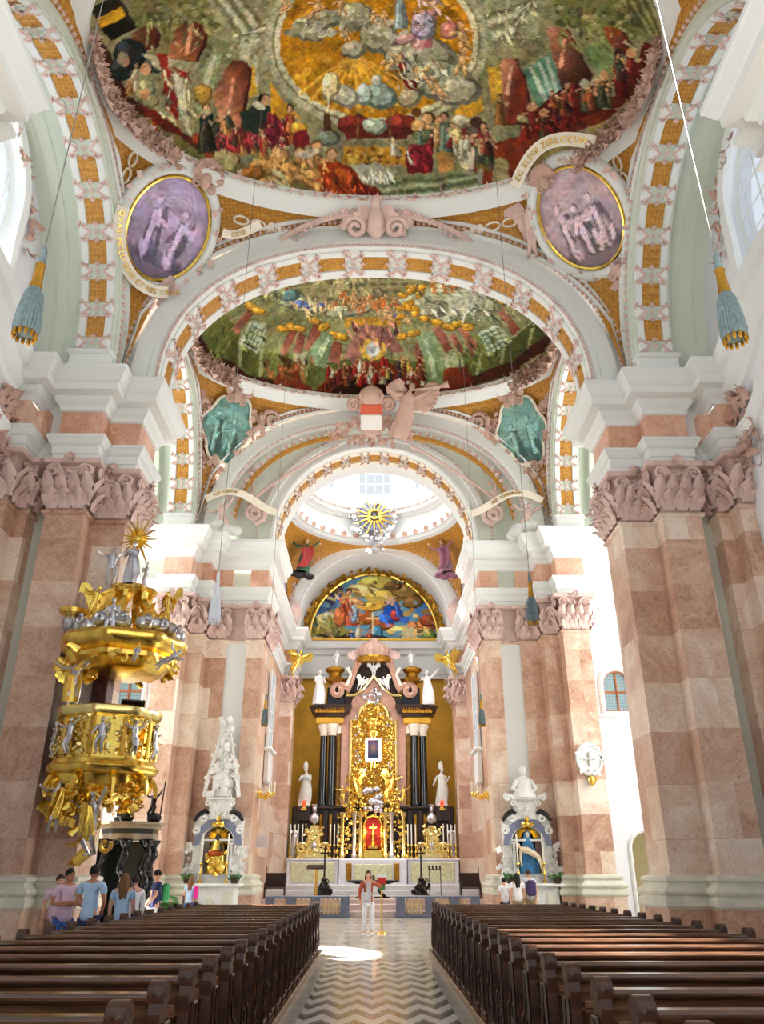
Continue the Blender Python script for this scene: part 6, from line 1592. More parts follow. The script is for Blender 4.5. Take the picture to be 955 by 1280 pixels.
# the woman filming in the aisle
r, S = person('woman in a rust cardigan and white trousers holding up a phone in the aisle', (-.13, 25.4, 0), .1, 1.70, {-1: ((-.26, -.03, 1.13), (-.23, -.12, .9)), 1: ((.36, -.12, 1.28), (.13, -.30, 1.42))}, .03, 'grey_print', 'white_cotton', 'dark_brown_hair', True, 'long', skin='skin', shoes='white_leather', female=True, jacket='rust_knit')
m = MB(); m.bbox((.12, -.34, 1.52), (.075, .012, .15), .005, S); obj('phone', m, 'black_cotton', r, None, True)
m = MB(); m.tube([(-.11, -.11, 1.4), (.06, -.15, 1.15), (.16, -.12, .95)], .012, 5, S); m.bbox((-.12, -.16, 1.02), (.2, .1, .24), .03, S); obj('bag', m, 'grey_print', r, None, True)
# ------------------------------------------------------------------ pulpit on the left pier
PX, PY = -5.87, 17.85
pul = thing('pulpit', (PX, PY, 3.0), 0, 'gilded baroque pulpit with silver angels and a crowned sounding board on the left pier', 'pulpit')
def lobed(prof, n=72, k=8, amp=.035, c=(PX, PY)):
    m = MB(); R = []
    for r, z in prof: R.append([(c[0] + r * (1 + amp * cos(k * 2 * pi * j / n)) * cos(2 * pi * j / n), c[1] + r * (1 + amp * cos(k * 2 * pi * j / n)) * sin(2 * pi * j / n), z) for j in range(n)])
    m.rings(R, True, True, True); return m
obj('body', lobed([(.98, 3.75), (1.0, 4.6), (.98, 4.7)]), 'gold', pul, 40)
obj('rim', lobed([(1.0, 4.68), (1.08, 4.7), (1.12, 4.78), (1.12, 4.86), (1.05, 4.9), (.9, 4.9)]), 'palegold', pul, 40)
obj('cornice', lobed([(.95, 3.5), (1.08, 3.52), (1.16, 3.6), (1.17, 3.66), (1.1, 3.72), (1.06, 3.8), (1.0, 3.82)]), 'gold', pul, 40)
obj('belly', lobed([(.04, 2.98), (.3, 3.0), (.42, 3.04), (.48, 3.1), (.75, 3.22), (.92, 3.36), (.98, 3.52)], amp=.05), 'gold', pul, 60)
q = random.Random(21)
def ring_frames(r, z, n, a0=0, a1=2 * pi, c=(PX, PY)):
    return [frame(Vector((c[0] + r * cos(a), c[1] + r * sin(a), z)), Vector((-sin(a), cos(a), 0)), Vector((-cos(a), -sin(a), 0)), Vector((0, 0, 1))) for a in [a0 + (a1 - a0) * (i + .5) / n for i in range(n)]]
m = MB()
for z in (3.9, 4.02, 4.14, 4.26, 4.38, 4.5, 4.6): curls(m, ring_frames(1.02, z, 44), .14, int(z * 50), 1)
obj('relief', m, 'palegold', pul, True)
for F in ring_frames(1.04, 3.85, 10): m = MB(); m.bbox((0, -.02, .4), (.1, .08, .8), .02, F); obj('pilaster_strip', m, 'gold', pul)
for i, F in enumerate(ring_frames(1.05, 3.9, 5, pi + .1, 2 * pi + .3)):
    m = MB(); figure(m, F @ TR(0, -.02, -.02), .72, 1 if i % 2 else 2, False, False, 40 + i); obj('relief_figure', m, 'silver', pul, True)
m = MB()
for i, F in enumerate(ring_frames(1.0, 3.35, 9)):
    volute(m, F @ R3(0, 0, pi / 2) @ TR(.05, 0, -.02), .17, 1.4, .06, 1, (-.22, 0, -.22), 14, 6)
curls(m, ring_frames(.8, 3.25, 40), .24, 5, 2); curls(m, ring_frames(.5, 3.05, 20), .26, 6, 2)
obj('console_scroll', m, 'gold', pul, True)
for x, y, z, h, a, sd, lab in ((-6.55, 17.3, 2.35, 1.1, .6, 51, None), (-5.7, 17.3, 1.95, 1.25, -.5, 52, None)):
    F = TR(x, y, z) @ R3(.15, 0, a)
    m = MB(); figure(m, F, h, 1, False, False, sd); a1 = obj('angel', m, 'silver' if sd != 53 else 'gold', pul, True)
    m = MB(); k = h / 1.75
    m.grid(lambda u, v: ((-.22 + .44 * u) * k * (1 + .4 * v), (-.16 - .1 * sin(pi * u) - .06 * sin(9 * u + 3 * v)) * k, (1.25 - .95 * v + .2 * sin(3 * u)) * k), 10, 8, F); curls(m, [F @ TR(q.uniform(-.3, .3), .1, q.uniform(.3, 1.4) * k) for _ in range(10)], .4 * h, sd, 1); obj('drapery', m, 'gold', a1, True)
m = MB(); curls(m, [TR(-6.35 + q.uniform(-.2, .2), 17.4 + q.uniform(-.2, .2), 2.7 + q.uniform(-.2, .5)) for _ in range(36)], .24, 8, 1); curls(m, [TR(-5.0 + q.uniform(-.15, .1), 17.6, 3.0 + q.uniform(-.2, .4)) for _ in range(16)], .22, 9, 1); obj('gilt_foliage', m, 'gold', pul, True)
# back panel between body and sounding board
m = MB(); m.bbox((-6.28, 18.3, 5.3), (.35, .5, 1.3), .03); [volute(m, TR(-6.28, 18.03, 4.95 + .3 * k), .09, 1.3, .02, (-1) ** k, None, 10, 4) for k in range(4)]; M['oxblood'] = simple('dark_red_wood', (72, 28, 24), .4, var=.2); obj('back_panel', m, 'oxblood', pul)
m = MB(); m.bbox((0, 0, 0), (.5, .35, .04), .01, TR(-5.25, 17.35, 4.98) @ R3(-.3, 0, .3)); m.bbox((-5.25, 17.4, 4.92), (.08, .08, .12), .01); obj('book_rest', m, 'altar_brown', pul)
F = TR(-6.66, 17.55, 4.9); m = MB(); figure(m, F, 1.2, 1, False, False, 61); a1 = obj('angel', m, 'silver', pul, True)
m = MB()
for s in (-1, 1): [leaf(m, F @ TR(s * .08, .1, .78) @ R3(0, s * (.9 + .3 * k), 0), .25, .62 - .08 * k, .08, 3, 5) for k in range(4)]
m.grid(lambda u, v: (-.2 + .4 * u, -.12 - .05 * sin(8 * u), .75 - .6 * v), 8, 6, F); obj('wing', m, 'gold', a1, True)
# sounding board
CC = (-5.77, 17.85)
obj('sounding_board', lobed([(.05, 5.66), (.7, 5.7), (.95, 5.78), (1.05, 5.9), (1.18, 5.95), (1.2, 6.05), (1.12, 6.1), (1.3, 6.2), (1.38, 6.28), (1.4, 6.4), (1.34, 6.48), (1.2, 6.5), (.2, 6.55)], amp=.04, c=CC), 'gold', pul, 40)
m = MB(); curls(m, ring_frames(1.22, 5.9, 34, c=CC), .26, 14, 1); obj('fringe', m, 'gold', pul, True)
m = MB()
for F in ring_frames(1.08, 6.6, 16, c=CC): m.ball((q.uniform(-.1, .1), 0, q.uniform(0, .15)), (.22, .18, .17), 9, 6, F); volute(m, F @ TR(q.uniform(-.1, .1), -.2, .12), .13, 1.3, .035, q.choice((-1, 1)), None, 9, 4)
m.ball((-6.95, 17.5, 6.85), (.22, .2, .24), 10, 7)
obj('cloud', m, 'silver', pul, True)
m = MB()
for F in ring_frames(.95, 6.85, 20, c=CC): curls(m, [F @ TR(0, 0, q.uniform(-.1, .3))], .26, q.randint(1, 9999), 3)
m.lathe([(.1, 7.0), (.3, 7.05), (.32, 7.15), (.1, 7.2)], 14, (-6.95, 17.5, 0)); m.bbox((-5.1, 17.1, 6.8), (.32, .3, .34), .03)
obj('gilt_group', m, 'gold', pul, True)
for i, (x, y, z, h, a, mt) in enumerate(((-5.75, 16.6, 6.2, .95, .1, 'silver'), (-6.3, 16.9, 6.75, .8, .5, 'gold'), (-4.7, 17.3, 6.75, .8, -.7, 'gold'), (-5.2, 16.75, 5.75, .4, 0, 'silver'), (-4.75, 17.0, 5.7, .7, -.4, 'silver'), (-6.35, 17.0, 5.7, .5, .5, 'silver'))):
    m = MB(); figure(m, TR(x, y, z) @ R3(0, (.0, .1, -.1, .3, 1.1, .8)[i], a), h, i % 3, False, i in (1, 2), 70 + i); obj('angel', m, mt, pul, True)
m = MB()
for k in range(6):
    a = 2 * pi * k / 6 + .5; P = []
    for f in [j / 10 for j in range(11)]:
        r = .98 - .56 * sin(f * pi / 2) ** 1.0 + .05 * sin(f * pi * 2); P.append((CC[0] + r * cos(a), CC[1] + r * sin(a), 6.75 + .9 * f))
    m.tube(P, [.15 - .05 * j / 10 for j in range(11)], 7)
    volute(m, frame(Vector(P[0]), Vector((-sin(a), cos(a), 0)), Vector((-cos(a), -sin(a), 0)), Vector((0, 0, 1))) @ R3(0, 0, pi / 2), .16, 1.3, .06, 1, None, 12, 5)
obj('scroll_rib', m, 'gold', pul, True)
obj('crown_ring', lobed([(.3, 7.58), (.5, 7.62), (.55, 7.7), (.5, 7.78), (.3, 7.82), (.1, 7.85)], k=6, amp=.1, c=CC), 'gold', pul, 40)
for i, (x, y, h, a) in enumerate(((-6.25, 17.6, .95, .3), (-5.75, 17.5, 1.05, -.3), (-5.45, 17.7, .6, -.8))):
    m = MB(); figure(m, TR(x, y, 7.8) @ R3(0, 0, a), h, 1 if i == 0 else 3, i == 1, False, 80 + i); obj('angel', m, 'silver', pul, True)
m = MB(); F = TR(-5.78, 17.75, 9.05)
for k in range(22):
    a = 2 * pi * k / 22; r = (.62, .42)[k % 2] * (1.15 if abs(sin(a)) > .8 else .75); m.tube([(.05 * cos(a), 0, .05 * sin(a)), (r * cos(a), 0, r * sin(a))], [.045, .008], 4, F)
m.ball((0, 0, 0), .1, 8, 6, F); m.tube([(0, 0, -.6), (0, 0, -1.2)], .04, 6, F); obj('sunburst', m, 'gold', pul)

# ------------------------------------------------------------------ dark tomb canopy behind the pulpit
tb = thing('tomb_canopy', (-6.4, 22.4, 0), 0, 'dark tomb canopy on twisted black columns behind the pulpit', 'tomb')
m = MB(); oc = [(-6.4 + .78 * cos(a) , 22.4 + .78 * sin(a)) for a in [pi / 8 + k * pi / 4 for k in range(8)]]
def octp(r): return [(-6.4 + r * cos(a), 22.4 + r * sin(a)) for a in [pi / 8 + k * pi / 4 for k in range(8)]]
M['tomb_stone'] = simple('tan_tomb_stone', (156, 140, 116), .5, var=.12); M['tomb_dark'] = simple('dark_green_marble_and_shade', (34, 42, 34), .3, var=.3)
m.use('tomb_stone'); m.prism(octp(.74), 2.42, 2.56); m.prism(octp(.8), 2.68, 2.78); m.prism(octp(.88), 2.78, 2.84); m.use('tomb_dark'); m.prism(octp(.72), 2.55, 2.69); obj('entablature', m, None, tb)
for k, (dx, dy) in enumerate(((-.5, -.5), (.06, -.62), (.55, -.35), (-.5, .5), (.5, .5))):
    m = MB(); P = [(-6.4 + dx + .045 * cos(z * 9), 22.4 + dy + .045 * sin(z * 9), z) for z in [.35 + 2.0 * i / 30 for i in range(31)]]; m.tube(P, [.105 + .02 * sin(i * 1.3) for i in range(31)], 9); m.lathe([(.1, 2.24), (.2, 2.38), (.2, 2.43)], 10, (-6.4 + dx, 22.4 + dy, 0)); m.lathe([(.2, .0), (.2, .2), (.14, .36)], 10, (-6.4 + dx, 22.4 + dy, 0)); obj('twisted_column', m, 'black_marble', tb, True)
m = MB(); m.bbox((-6.55, 22.8, 1.2), (1.0, .1, 2.4), .02); m.bbox((-7.05, 22.2, 1.2), (.1, 1.1, 2.4), .02); obj('shade_slab', m, 'tomb_dark', tb)  # dark green slabs stand in for the shade inside the canopy
for i, (x, y, h, a) in enumerate(((-6.45, 21.8, .85, .3), (-5.82, 22.1, .8, -.6), (-6.8, 22.5, .7, .8))):
    m = MB(); figure(m, TR(x, y, 2.84) @ R3(0, .1, a), h, 1 if i != 2 else 0, False, False, 90 + i); m.tube([(x + .25, y - .1, 2.95), (x + .3, y - .1, 3.85)], .02, 5); m.ball((x + .05, y + .1, 2.95), (.2, .2, .14), 8, 5); obj('bronze_figure', m, 'bronze', tb, True)
# ------------------------------------------------------------------ high altar
M['silver_relief'] = simple('silver_green_relief', (214, 216, 176), .45, .35, var=.25, scale=14, bump=.6)
M['altar_white'] = simple('altar_white_marble', (224, 228, 236), .35, var=.08, scale=3)
M['altar_gold_dark'] = simple('antique_gold', (176, 128, 44), .4, .9, var=.3, scale=6)
M['candle'] = simple('candle_wax', (240, 234, 216), .5, var=0)
M['red_silk'] = simple('red_silk', (196, 40, 24), .5, var=.15)
M['leaf'] = simple('green_leaf', (70, 120, 58), .5, var=.3, scale=5)
def emissive_mat(name, rgb, st):
    t = NT(name); t.b.inputs['Base Color'].default_value = srgb(*rgb); t.b.inputs['Emission Color'].default_value = srgb(*rgb); t.b.inputs['Emission Strength'].default_value = st; return t.m
M['glow'] = emissive_mat('glowing_frame', (255, 250, 236), 9.0); M['red_glow'] = emissive_mat('red_lamp_glass', (255, 70, 20), 3.0)  # picture frame glows by emission for its white-lit look, no bulbs; red is a lamp
AY = 43.4
ha = thing('high_altar', (0, AY, 1.1), 0, 'tall high altar with black columns, gold centre panel and pink crown on top', 'altar')
m = MB()
for x0, x1 in ((-4.2, -1.7), (1.7, 4.2)): m.bbox(((x0 + x1) / 2, 42.5, 1.68), (x1 - x0, 1.1, 1.14), .03)
m.bbox((0, 42.3, 1.68), (3.3, 1.3, 1.16), .03); m.bbox((0, 42.5, 2.25), (8.5, 1.2, .08), .02); obj('mensa', m, 'altar_white', ha)
m = MB()
for x0, x1 in ((-4.0, -1.85), (1.85, 4.0)): m.bbox(((x0 + x1) / 2, 41.94, 1.68), (x1 - x0, .06, .86), .02)
m.bbox((0, 41.64, 1.68), (1.9, .06, .7), .02); obj('relief_panel', m, 'silver_relief', ha)
m = MB(); [m.bbox((s * 1.15, 41.63, 1.68), (.26, .08, .8), .02) for s in (-1, 1)]; obj('gilt_pilaster', m, 'altar_gold_dark', ha)
m = MB(); m.bbox((0, 44.3, 3.5), (8.4, 1.6, 2.6), .05); m.bbox((0, 43.9, 4.72), (6.2, 1.6, .16), .05)
for s in (-1, 1):
    for x in (1.9, 2.45, 2.9, 3.7): m.bbox((s * x, 43.42, 3.55), (.26, .2, 2.2), .02)
    m.bbox((s * 3.55, 43.3, 4.4), (.7, .9, .7), .04)
obj('dado', m, 'altar_brown', ha)
m = MB(); [m.bbox((s * x, 43.38, 3.6), (.16, .2, 1.6), .02) for s in (-1, 1) for x in (2.18, 2.68)]; obj('gilt_pilaster', m, 'altar_gold_dark', ha)
for s in (-1, 1):
    for x, y in ((2.66, 43.45), (2.2, 43.3)):
        m = MB(); m.use('black_marble'); m.lathe([(.25, 4.82), (.25, 4.95), (.21, 5.02), (.205, 6.5), (.185, 8.36)], 16, (s * x, y, 0)); m.use('cream'); m.lathe([(.2, 8.34), (.24, 8.4), (.2, 8.46), (.22, 8.6), (.34, 8.85), (.34, 8.94)], 14, (s * x, y, 0))
        for k in range(8):
            a = 2 * pi * k / 8; leaf(m, frame(Vector((s * x + .2 * cos(a), y + .2 * sin(a), 8.48)), Vector((-sin(a), cos(a), 0)), Vector((-cos(a), -sin(a), 0)), Vector((0, 0, 1))), .18, .4, .12, 2, 4)
        obj('column', m, None, ha, 40)
    m = MB(); m.use('altar_gold_dark'); m.bbox((s * 1.86, 43.6, 6.7), (.26, .4, 3.8), .03); m.use('altar_brown'); [m.bbox((s * (1.86 + dx), 43.39, 6.7), (.025, .03, 3.6), .005) for dx in (-.08, -.03, .03, .08)]; m.use('cream'); m.bbox((s * 1.86, 43.6, 8.7), (.34, .44, .5), .06); obj('pilaster', m, None, ha)
    m = MB(); m.bbox((s * 2.36, 43.5, 9.12), (1.5, 1.0, .34), .05); obj('entablature_block', m, 'yellow_wall', ha)
    m = MB(); m.sweep_plan([(s * 1.6, 44.4), (s * 1.6, 43.0), (s * 2.5, 42.95), (s * 3.05, 43.3), (s * 3.05, 44.4)], [(0, 9.28), (.06, 9.3), (.1, 9.42), (.28, 9.5), (.34, 9.62), (.34, 9.7), (.42, 9.8), (.44, 9.88), (-.3, 9.92)], -1 if s > 0 else 1); m.bbox((s * 2.3, 43.8, 9.6), (1.4, 1.2, .5), .02); e = obj('cornice', m, 'altar_brown', ha, 40)
    m = MB(); [m.ball((s * (1.62 + .14 * k), 42.6 + .05 * abs(k - 5) * (k > 5), 9.66), (.05, .05, .06), 6, 4) for k in range(11)]; [leaf(m, TR(s * (1.65 + .2 * k), 42.62, 9.45), .14, .2, .06, 2, 3) for k in range(8)]; obj('gilt_ornament', m, 'altar_gold_dark', e, True)
    # big rose volute of the gable
    F = frame(Vector((s * 1.95, 43.3, 10.75)), Vector((1, 0, 0)), Vector((0, 1, 0)), Vector((0, 0, 1)))
    m = MB(); P = []
    for i in range(26): a = 2 * pi * 1.15 * i / 25 + pi * .5; r = .12 + .3 * i / 25; P.append((-s * r * cos(a) * -1, 0, r * sin(a) * 1.0))
    P += [(-s * (.42 + .12 * k), 0, -.25 + .26 * k + .02 * k * k) for k in range(1, 6)]
    P += [(-s * 1.05, 0, 1.35), (-s * 1.2, 0, 1.62), (-s * 1.02, 0, 1.7), (-s * .96, 0, 1.52)]
    m.tube(P, .17, 6, F @ Matrix.Scale(1.0, 4)); obj('volute', m, 'altar_pink', ha, True)
    m = MB(); m.tube([(s * 1.5, 43.2, 11.0), (s * 1.25, 43.2, 11.6), (s * 1.45, 43.2, 12.0)], [.1, .08, .12], 7); obj('scroll', m, 'cream', ha, True)
    m = MB(); m.lathe([(.1, 11.0), (.3, 11.2), (.55, 11.32), (.6, 11.4), (.34, 11.55), (.34, 11.75), (.5, 11.85), (.55, 11.98), (.3, 12.1), (.05, 12.14)], 16, (s * 2.15, 43.5, 0)); obj('vase', m, 'altar_gold_dark', ha, 40)
    m = MB(); m.bbox((s * 2.05, 43.7, 10.4), (1.0, .5, 1.2), .05); obj('attic_block', m, 'black_marble', ha)
    st = thing('altar_putto', (s * 2.1, 43.5, 12.13), 0, 'small white putto on the gilt vase of the altar gable, %s of the crown' % names[s], 'statue'); m = MB(); figure(m, TR(s * 2.1, 43.5, 12.16), .85, 2, False, False, 3 + s); obj('body', m, 'white_marble', st, True)
    st = thing('altar_angel', (s * 2.98, 43.05, 9.93), 0, 'white marble angel standing on the altar cornice, %s of the gable' % names[s], 'statue'); m = MB(); figure(m, TR(s * 2.98, 43.05, 9.95) @ R3(0, 0, -s * .5), 1.85, 1 if s > 0 else 3, True, False, 13 + s); obj('body', m, 'white_marble', st, True)
    st = thing('bishop_statue', (s * 3.56, 43.25, 4.76), 0, 'white bishop statue against the ochre wall, %s of the black columns' % names[s], 'statue')
    F = TR(s * 3.56, 43.2, 4.9); m = MB(); figure(m, F, 1.75, 2 if s > 0 else 3, True, False, 23 + s); obj('body', m, 'statue_grey', st, True)
    m = MB(); m.lathe([(.11, 1.72), (.14, 1.85), (.1, 2.02), (.01, 2.15)], 10, (0, 0, 0), F, 1, .6); obj('mitre', m, 'statue_grey', st, 40)
    m = MB(); m.bbox((s * 3.56, 43.2, 4.83), (.6, .5, .14), .03); obj('plinth', m, 'white_marble', st)
    lp = thing('sanctuary_lamp', (s * 3.56, 42.85, 4.6), 0, 'small red lamp at the feet of the bishop statue, %s of the altar' % names[s], 'lamp')
    m = MB(); m.lathe([(.03, 4.74), (.08, 4.82), (.1, 4.92), (.06, 5.02), (.03, 5.05)], 10, (s * 3.54, 42.82, 0)); obj('glass', m, 'red_glow', lp, True); m = MB(); m.lathe([(.14, 4.66), (.12, 4.7), (.05, 4.76)], 10, (s * 3.54, 42.82, 0)); m.bbox((s * 3.54, 42.85, 4.6), (.3, .3, .12), .02); obj('foot', m, 'gold', lp)
# rose marble surround and gold panel with round-headed top
def keyhole(w, z0, z1, r, ztop, n=18):
    P = [(-w, z0), (-w, z1), (-r, z1)] + [(-r * cos(pi * i / n), ztop - r + r * sin(pi * i / n)) for i in range(1, n)] + [(r, z1), (w, z1), (w, z0)]
    return P
m = MB(); m.prism([(-1.72, 4.8), (-1.72, 9.2), (-1.3, 9.7), (-1.15, 10.3), (-.75, 10.75), (-.3, 11.0), (0, 11.5), (.3, 11.0), (.75, 10.75), (1.15, 10.3), (1.3, 9.7), (1.72, 9.2), (1.72, 4.8)], 43.35, 43.8, None, 'y'); obj('rose_surround', m, 'altar_pink', ha)
m = MB(); m.prism([(-1.7, 10.0), (-2.0, 10.0), (-1.5, 10.4), (-1.1, 11.2), (-1.0, 12.3), (1.0, 12.3), (1.1, 11.2), (1.5, 10.4), (2.0, 10.0), (1.7, 10.0)], 43.6, 43.95, None, 'y'); obj('gable_field', m, 'altar_brown', ha)
m = MB()
for s in (-1, 1): m.tube([(s * 1.5, 43.25, 10.45), (s * 1.0, 43.22, 10.52), (s * .55, 43.2, 10.85), (s * .25, 43.2, 11.25), (0, 43.2, 11.6)], .07, 6)
obj('gilt_gable', m, 'palegold', ha, True)
kh = keyhole(1.22, 4.9, 9.15, .85, 10.1); m = MB(); m.tube([(x, 43.28, z) for x, z in kh + kh[:2]], .075, 6); obj('gilt_frame', m, 'palegold', ha, True)
m = MB(); m.prism(kh, 43.3, 43.5, None, 'y'); obj('gold_panel', m, 'altar_gold_dark', ha)
m = MB(); q = random.Random(33); fr = []
while len(fr) < 760:
    x, z = q.uniform(-1.12, 1.12), q.uniform(4.95, 10.0)
    if z > 9.1 and math.hypot(x, z - 9.25) > .8: continue
    if abs(x) < .42 and 7.0 < z < 8.3: continue
    fr.append(TR(x, 43.27, z))
curls(m, fr, .17, 41, 1, .45); e = obj('gilt_relief', m, 'gold', ha, True)
m = MB(); [curls(m, [TR(q.uniform(-1.1, 1.1), 43.2, q.uniform(6.2, 9.6))], .15, k, 1, .4) for k in range(70)]; obj('silver_relief', m, 'silver', e, True)
m = MB()
for k in range(26):
    a = 2 * pi * k / 26
    m.tube([(.5 * cos(a), 43.2, 7.62 + .62 * sin(a)), (.85 * cos(a), 43.18, 7.62 + .95 * sin(a))], [.05, .015], 4)
m.ball((0, 43.1, 9.0), (.35, .2, .3), 10, 6); [m.ball((.3 * cos(a), 43.05, 8.95 + .26 * sin(a)), (.13, .13, .13), 7, 5) for a in range(6)]; m.lathe([(.3, 8.3), (.34, 8.5), (.2, 8.6), (.34, 8.72)], 12, (0, 43.1, 0), None, 1, .5); obj('gilt_ray', m, 'gold', ha, True)
pic = thing('icon_picture', (0, 43.1, 7.1), 0, 'small dark icon picture in a brightly lit frame in the gold panel', 'picture')
c_icon = lambda V: lin(np.stack([np.clip(150 - 90 * np.hypot(V[:, 0] * 3.2, (V[:, 2] - .12) * 2.6), 40, 200), np.clip(110 - 60 * np.hypot(V[:, 0] * 3, (V[:, 2] - .1) * 2), 40, 150), 90 + 40 * V[:, 2]], 1))
painted_disc('canvas', [(-.28, -.46), (0, -.46), (.28, -.46), (.28, 0), (.28, .46), (0, .46), (-.28, .46), (-.28, 0)], c_icon, pic, TR(0, 43.02, 7.6), .01, 12)
m = MB(); P = [(-.36, -.54), (.36, -.54), (.36, .54), (-.36, .54)]; m.tube([(x, 43.0, 7.6 + z) for x, z in P + P[:2]], .075, 6); obj('frame', m, 'glow', pic)
m = MB(); m.lathe([(.34, 12.25), (.9, 12.3), (.95, 12.42), (.9, 12.6), (.86, 12.64)], 20, (0, 43.2, 0), None, 1, .55); cr = obj('crown_band', m, 'altar_gold_dark', ha, 40)
m = MB(); m.lathe([(.82, 12.6), (.92, 12.9), (.82, 13.2), (.5, 13.38), (.25, 13.5), (.22, 13.65), (.02, 13.7)], 20, (0, 43.2, 0), None, 1, .55)
for k in range(9): a = pi + pi * k / 8; m.tube([(.9 * cos(a), 43.2 + .5 * sin(a), 12.62), (1.05 * cos(a), 43.2 + .58 * sin(a), 12.9), (.6 * cos(a), 43.2 + .33 * sin(a), 13.35)], .05, 5)
obj('crown_cap', m, 'rosestucco', ha, True)
m = MB(); [leaf(m, TR(s * (.85 + .12 * k), 43.2, 12.55) @ R3(0, s * (.45 + .25 * k), 0), .28, .5, .15) for s in (-1, 1) for k in range(3)]; obj('stucco_leaf', m, 'pinkstucco', ha, True)
for i, (x, z, h) in enumerate(((0, 11.5, .75), (-.85, 10.75, .8), (.85, 10.75, .8))):
    st = thing('altar_putto', (x, 43.2, z), 0, ('white putto flying with spread arms at the top of the altar gable', 'white putto seated on the left slope of the altar gable', 'white putto seated on the right slope of the altar gable')[i], 'statue'); m = MB(); figure(m, TR(x, 43.1, z) @ R3(0, (0, .4, -.4)[i], 0), h, 1, False, True, 100 + i); obj('body', m, 'white_marble', st, True)
m = MB(); curls(m, [TR(q.uniform(-.4, .4), 43.25, q.uniform(10.2, 10.75)) for _ in range(20)], .26, 6, 1); obj('silver_relief', m, 'silver', ha, True)
# sculpted centre: kneeling gilt angels over the tabernacle
for s in (-1, 1):
    m = MB(); figure(m, TR(s * .7, 42.95, 5.15) @ R3(.1, s * .3, s * .5), 1.3, 1, True, True, 110 + s); obj('gilt_angel', m, 'gold', ha, True)
    m = MB(); figure(m, TR(s * 1.6, 42.9, 4.85), .9, 1, False, False, 120 + s); obj('gilt_putto', m, 'gold', ha, True)
    for x in (.62, .95, 1.55):
        m = MB(); m.lathe([(.16, 2.3), (.16, 2.5), (.11, 2.56), (.1, 4.2), (.16, 4.3), (.19, 4.45)], 10, (s * x, 42.75, 0)); obj('gilt_column', m, 'palegold' if x != .95 else 'silver', ha, 40)
m = MB(); curls(m, [TR(q.uniform(-1.4, 1.4), 42.85, q.uniform(4.3, 5.6)) for _ in range(220)], .22, 51, 1); curls(m, [TR(q.choice((-1, 1)) * q.uniform(.4, 1.75), 42.75, q.uniform(2.3, 4.4)) for _ in range(240)], .18, 52, 1); obj('gilt_scrollwork', m, 'gold', ha, True)
m = MB(); [m.ball((q.uniform(-.5, .5), 42.75, q.uniform(4.8, 5.6)), (.2, .15, .16), 8, 5) for _ in range(14)]; [m.ball((q.uniform(-.45, .45), 42.7, 4.5 + q.uniform(0, .25)), (.12, .1, .12), 8, 5) for _ in range(10)]; obj('silver_cloud', m, 'silver', ha, True)
m = MB(); m.prism([(-.42, 2.75), (-.42, 3.9), (-.3, 4.15), (0, 4.25), (.3, 4.15), (.42, 3.9), (.42, 2.75)], 42.95, 43.05, None, 'y'); obj('tabernacle_curtain', m, 'red_silk', ha)
m = MB(); m.lathe([(.02, 2.72), (.26, 2.75), (.3, 2.9), (.1, 3.0), (.05, 3.3), (.12, 3.4), (.05, 3.5), (.05, 3.8), (.02, 3.9)], 12, (0, 42.7, 0)); m.tube([(-.18, 42.7, 3.72), (.18, 42.7, 3.72)], .03, 5); m.tube([(-.44, 42.8, 2.7), (-.44, 42.8, 3.9), (-.3, 42.8, 4.2), (0, 42.8, 4.32), (.3, 42.8, 4.2), (.44, 42.8, 3.9), (.44, 42.8, 2.7)], .06, 6); m.bbox((0, 42.75, 2.5), (1.0, .5, .4), .04); obj('tabernacle', m, 'gold', ha, True)
# reliquary pyramids with silver busts
for s in (-1, 1):
    rq = thing('reliquary', (s * 2.95, 42.5, 2.29), 0, 'gold scrolled reliquary with a silver bust on the altar table, %s of the tabernacle' % names[s], 'reliquary')
    F = TR(s * 2.95, 42.4, 2.31); m = MB(); m.bbox((0, 0, .14), (1.5, .4, .28), .04, F); m.prism([(-.5, .25), (-.3, .5), (-.22, .9), (-.3, 1.15), (-.16, 1.5), (.16, 1.5), (.3, 1.15), (.22, .9), (.3, .5), (.5, .25)], -.1, .1, F, 'y')
    for e in (-1, 1): volute(m, F @ TR(e * .58, -.12, .45), .24, 1.4, .08, e, (-e * .3, 0, .8), 14, 6); volute(m, F @ TR(e * .3, -.14, 1.15), .15, 1.3, .05, e, None, 10, 5)
    curls(m, [F @ TR(q.uniform(-.45, .45), -.14, q.uniform(.1, 1.5)) for _ in range(60)], .17, 60 + s, 1); obj('scroll_body', m, 'palegold', rq, True)
    m = MB(); m.lathe([(.12, 1.6), (.24, 1.7), (.27, 1.86), (.2, 1.98), (.08, 2.1), (.07, 2.16)], 12, (0, 0, 0), F, 1, .7); m.ball((0, -.02, 2.27), (.12, .13, .17), 9, 6, F); m.lathe([(.13, 2.36), (.17, 2.5), (.06, 2.52)], 8, (0, 0, 0), F); m.ball((0, -.13, 2.26), (.02, .03, .03), 5, 4, F); m.ball((0, -.1, .55), (.16, .08, .2), 8, 5, F); obj('silver_bust', m, 'silver', rq, True)
    st = thing('gilt_figure', (s * 2.2, 42.6, 2.29), 0, 'small silver and gold figure on the altar table beside the %s reliquary' % names[s], 'statue'); m = MB(); m.bbox((s * 3.98, 42.75, 2.51), (.3, .3, .42), .04); figure(m, TR(s * 3.98, 42.75, 2.72), 1.1, 3, True, False, 70 + s); obj('body', m, 'silver' , st, True); st.location = (s * 3.98, 42.75, 2.3); WM[st.name] = TR(s * 3.98, 42.75, 2.3)
    for ch in st.children: ch.matrix_local = WM[st.name].inverted()
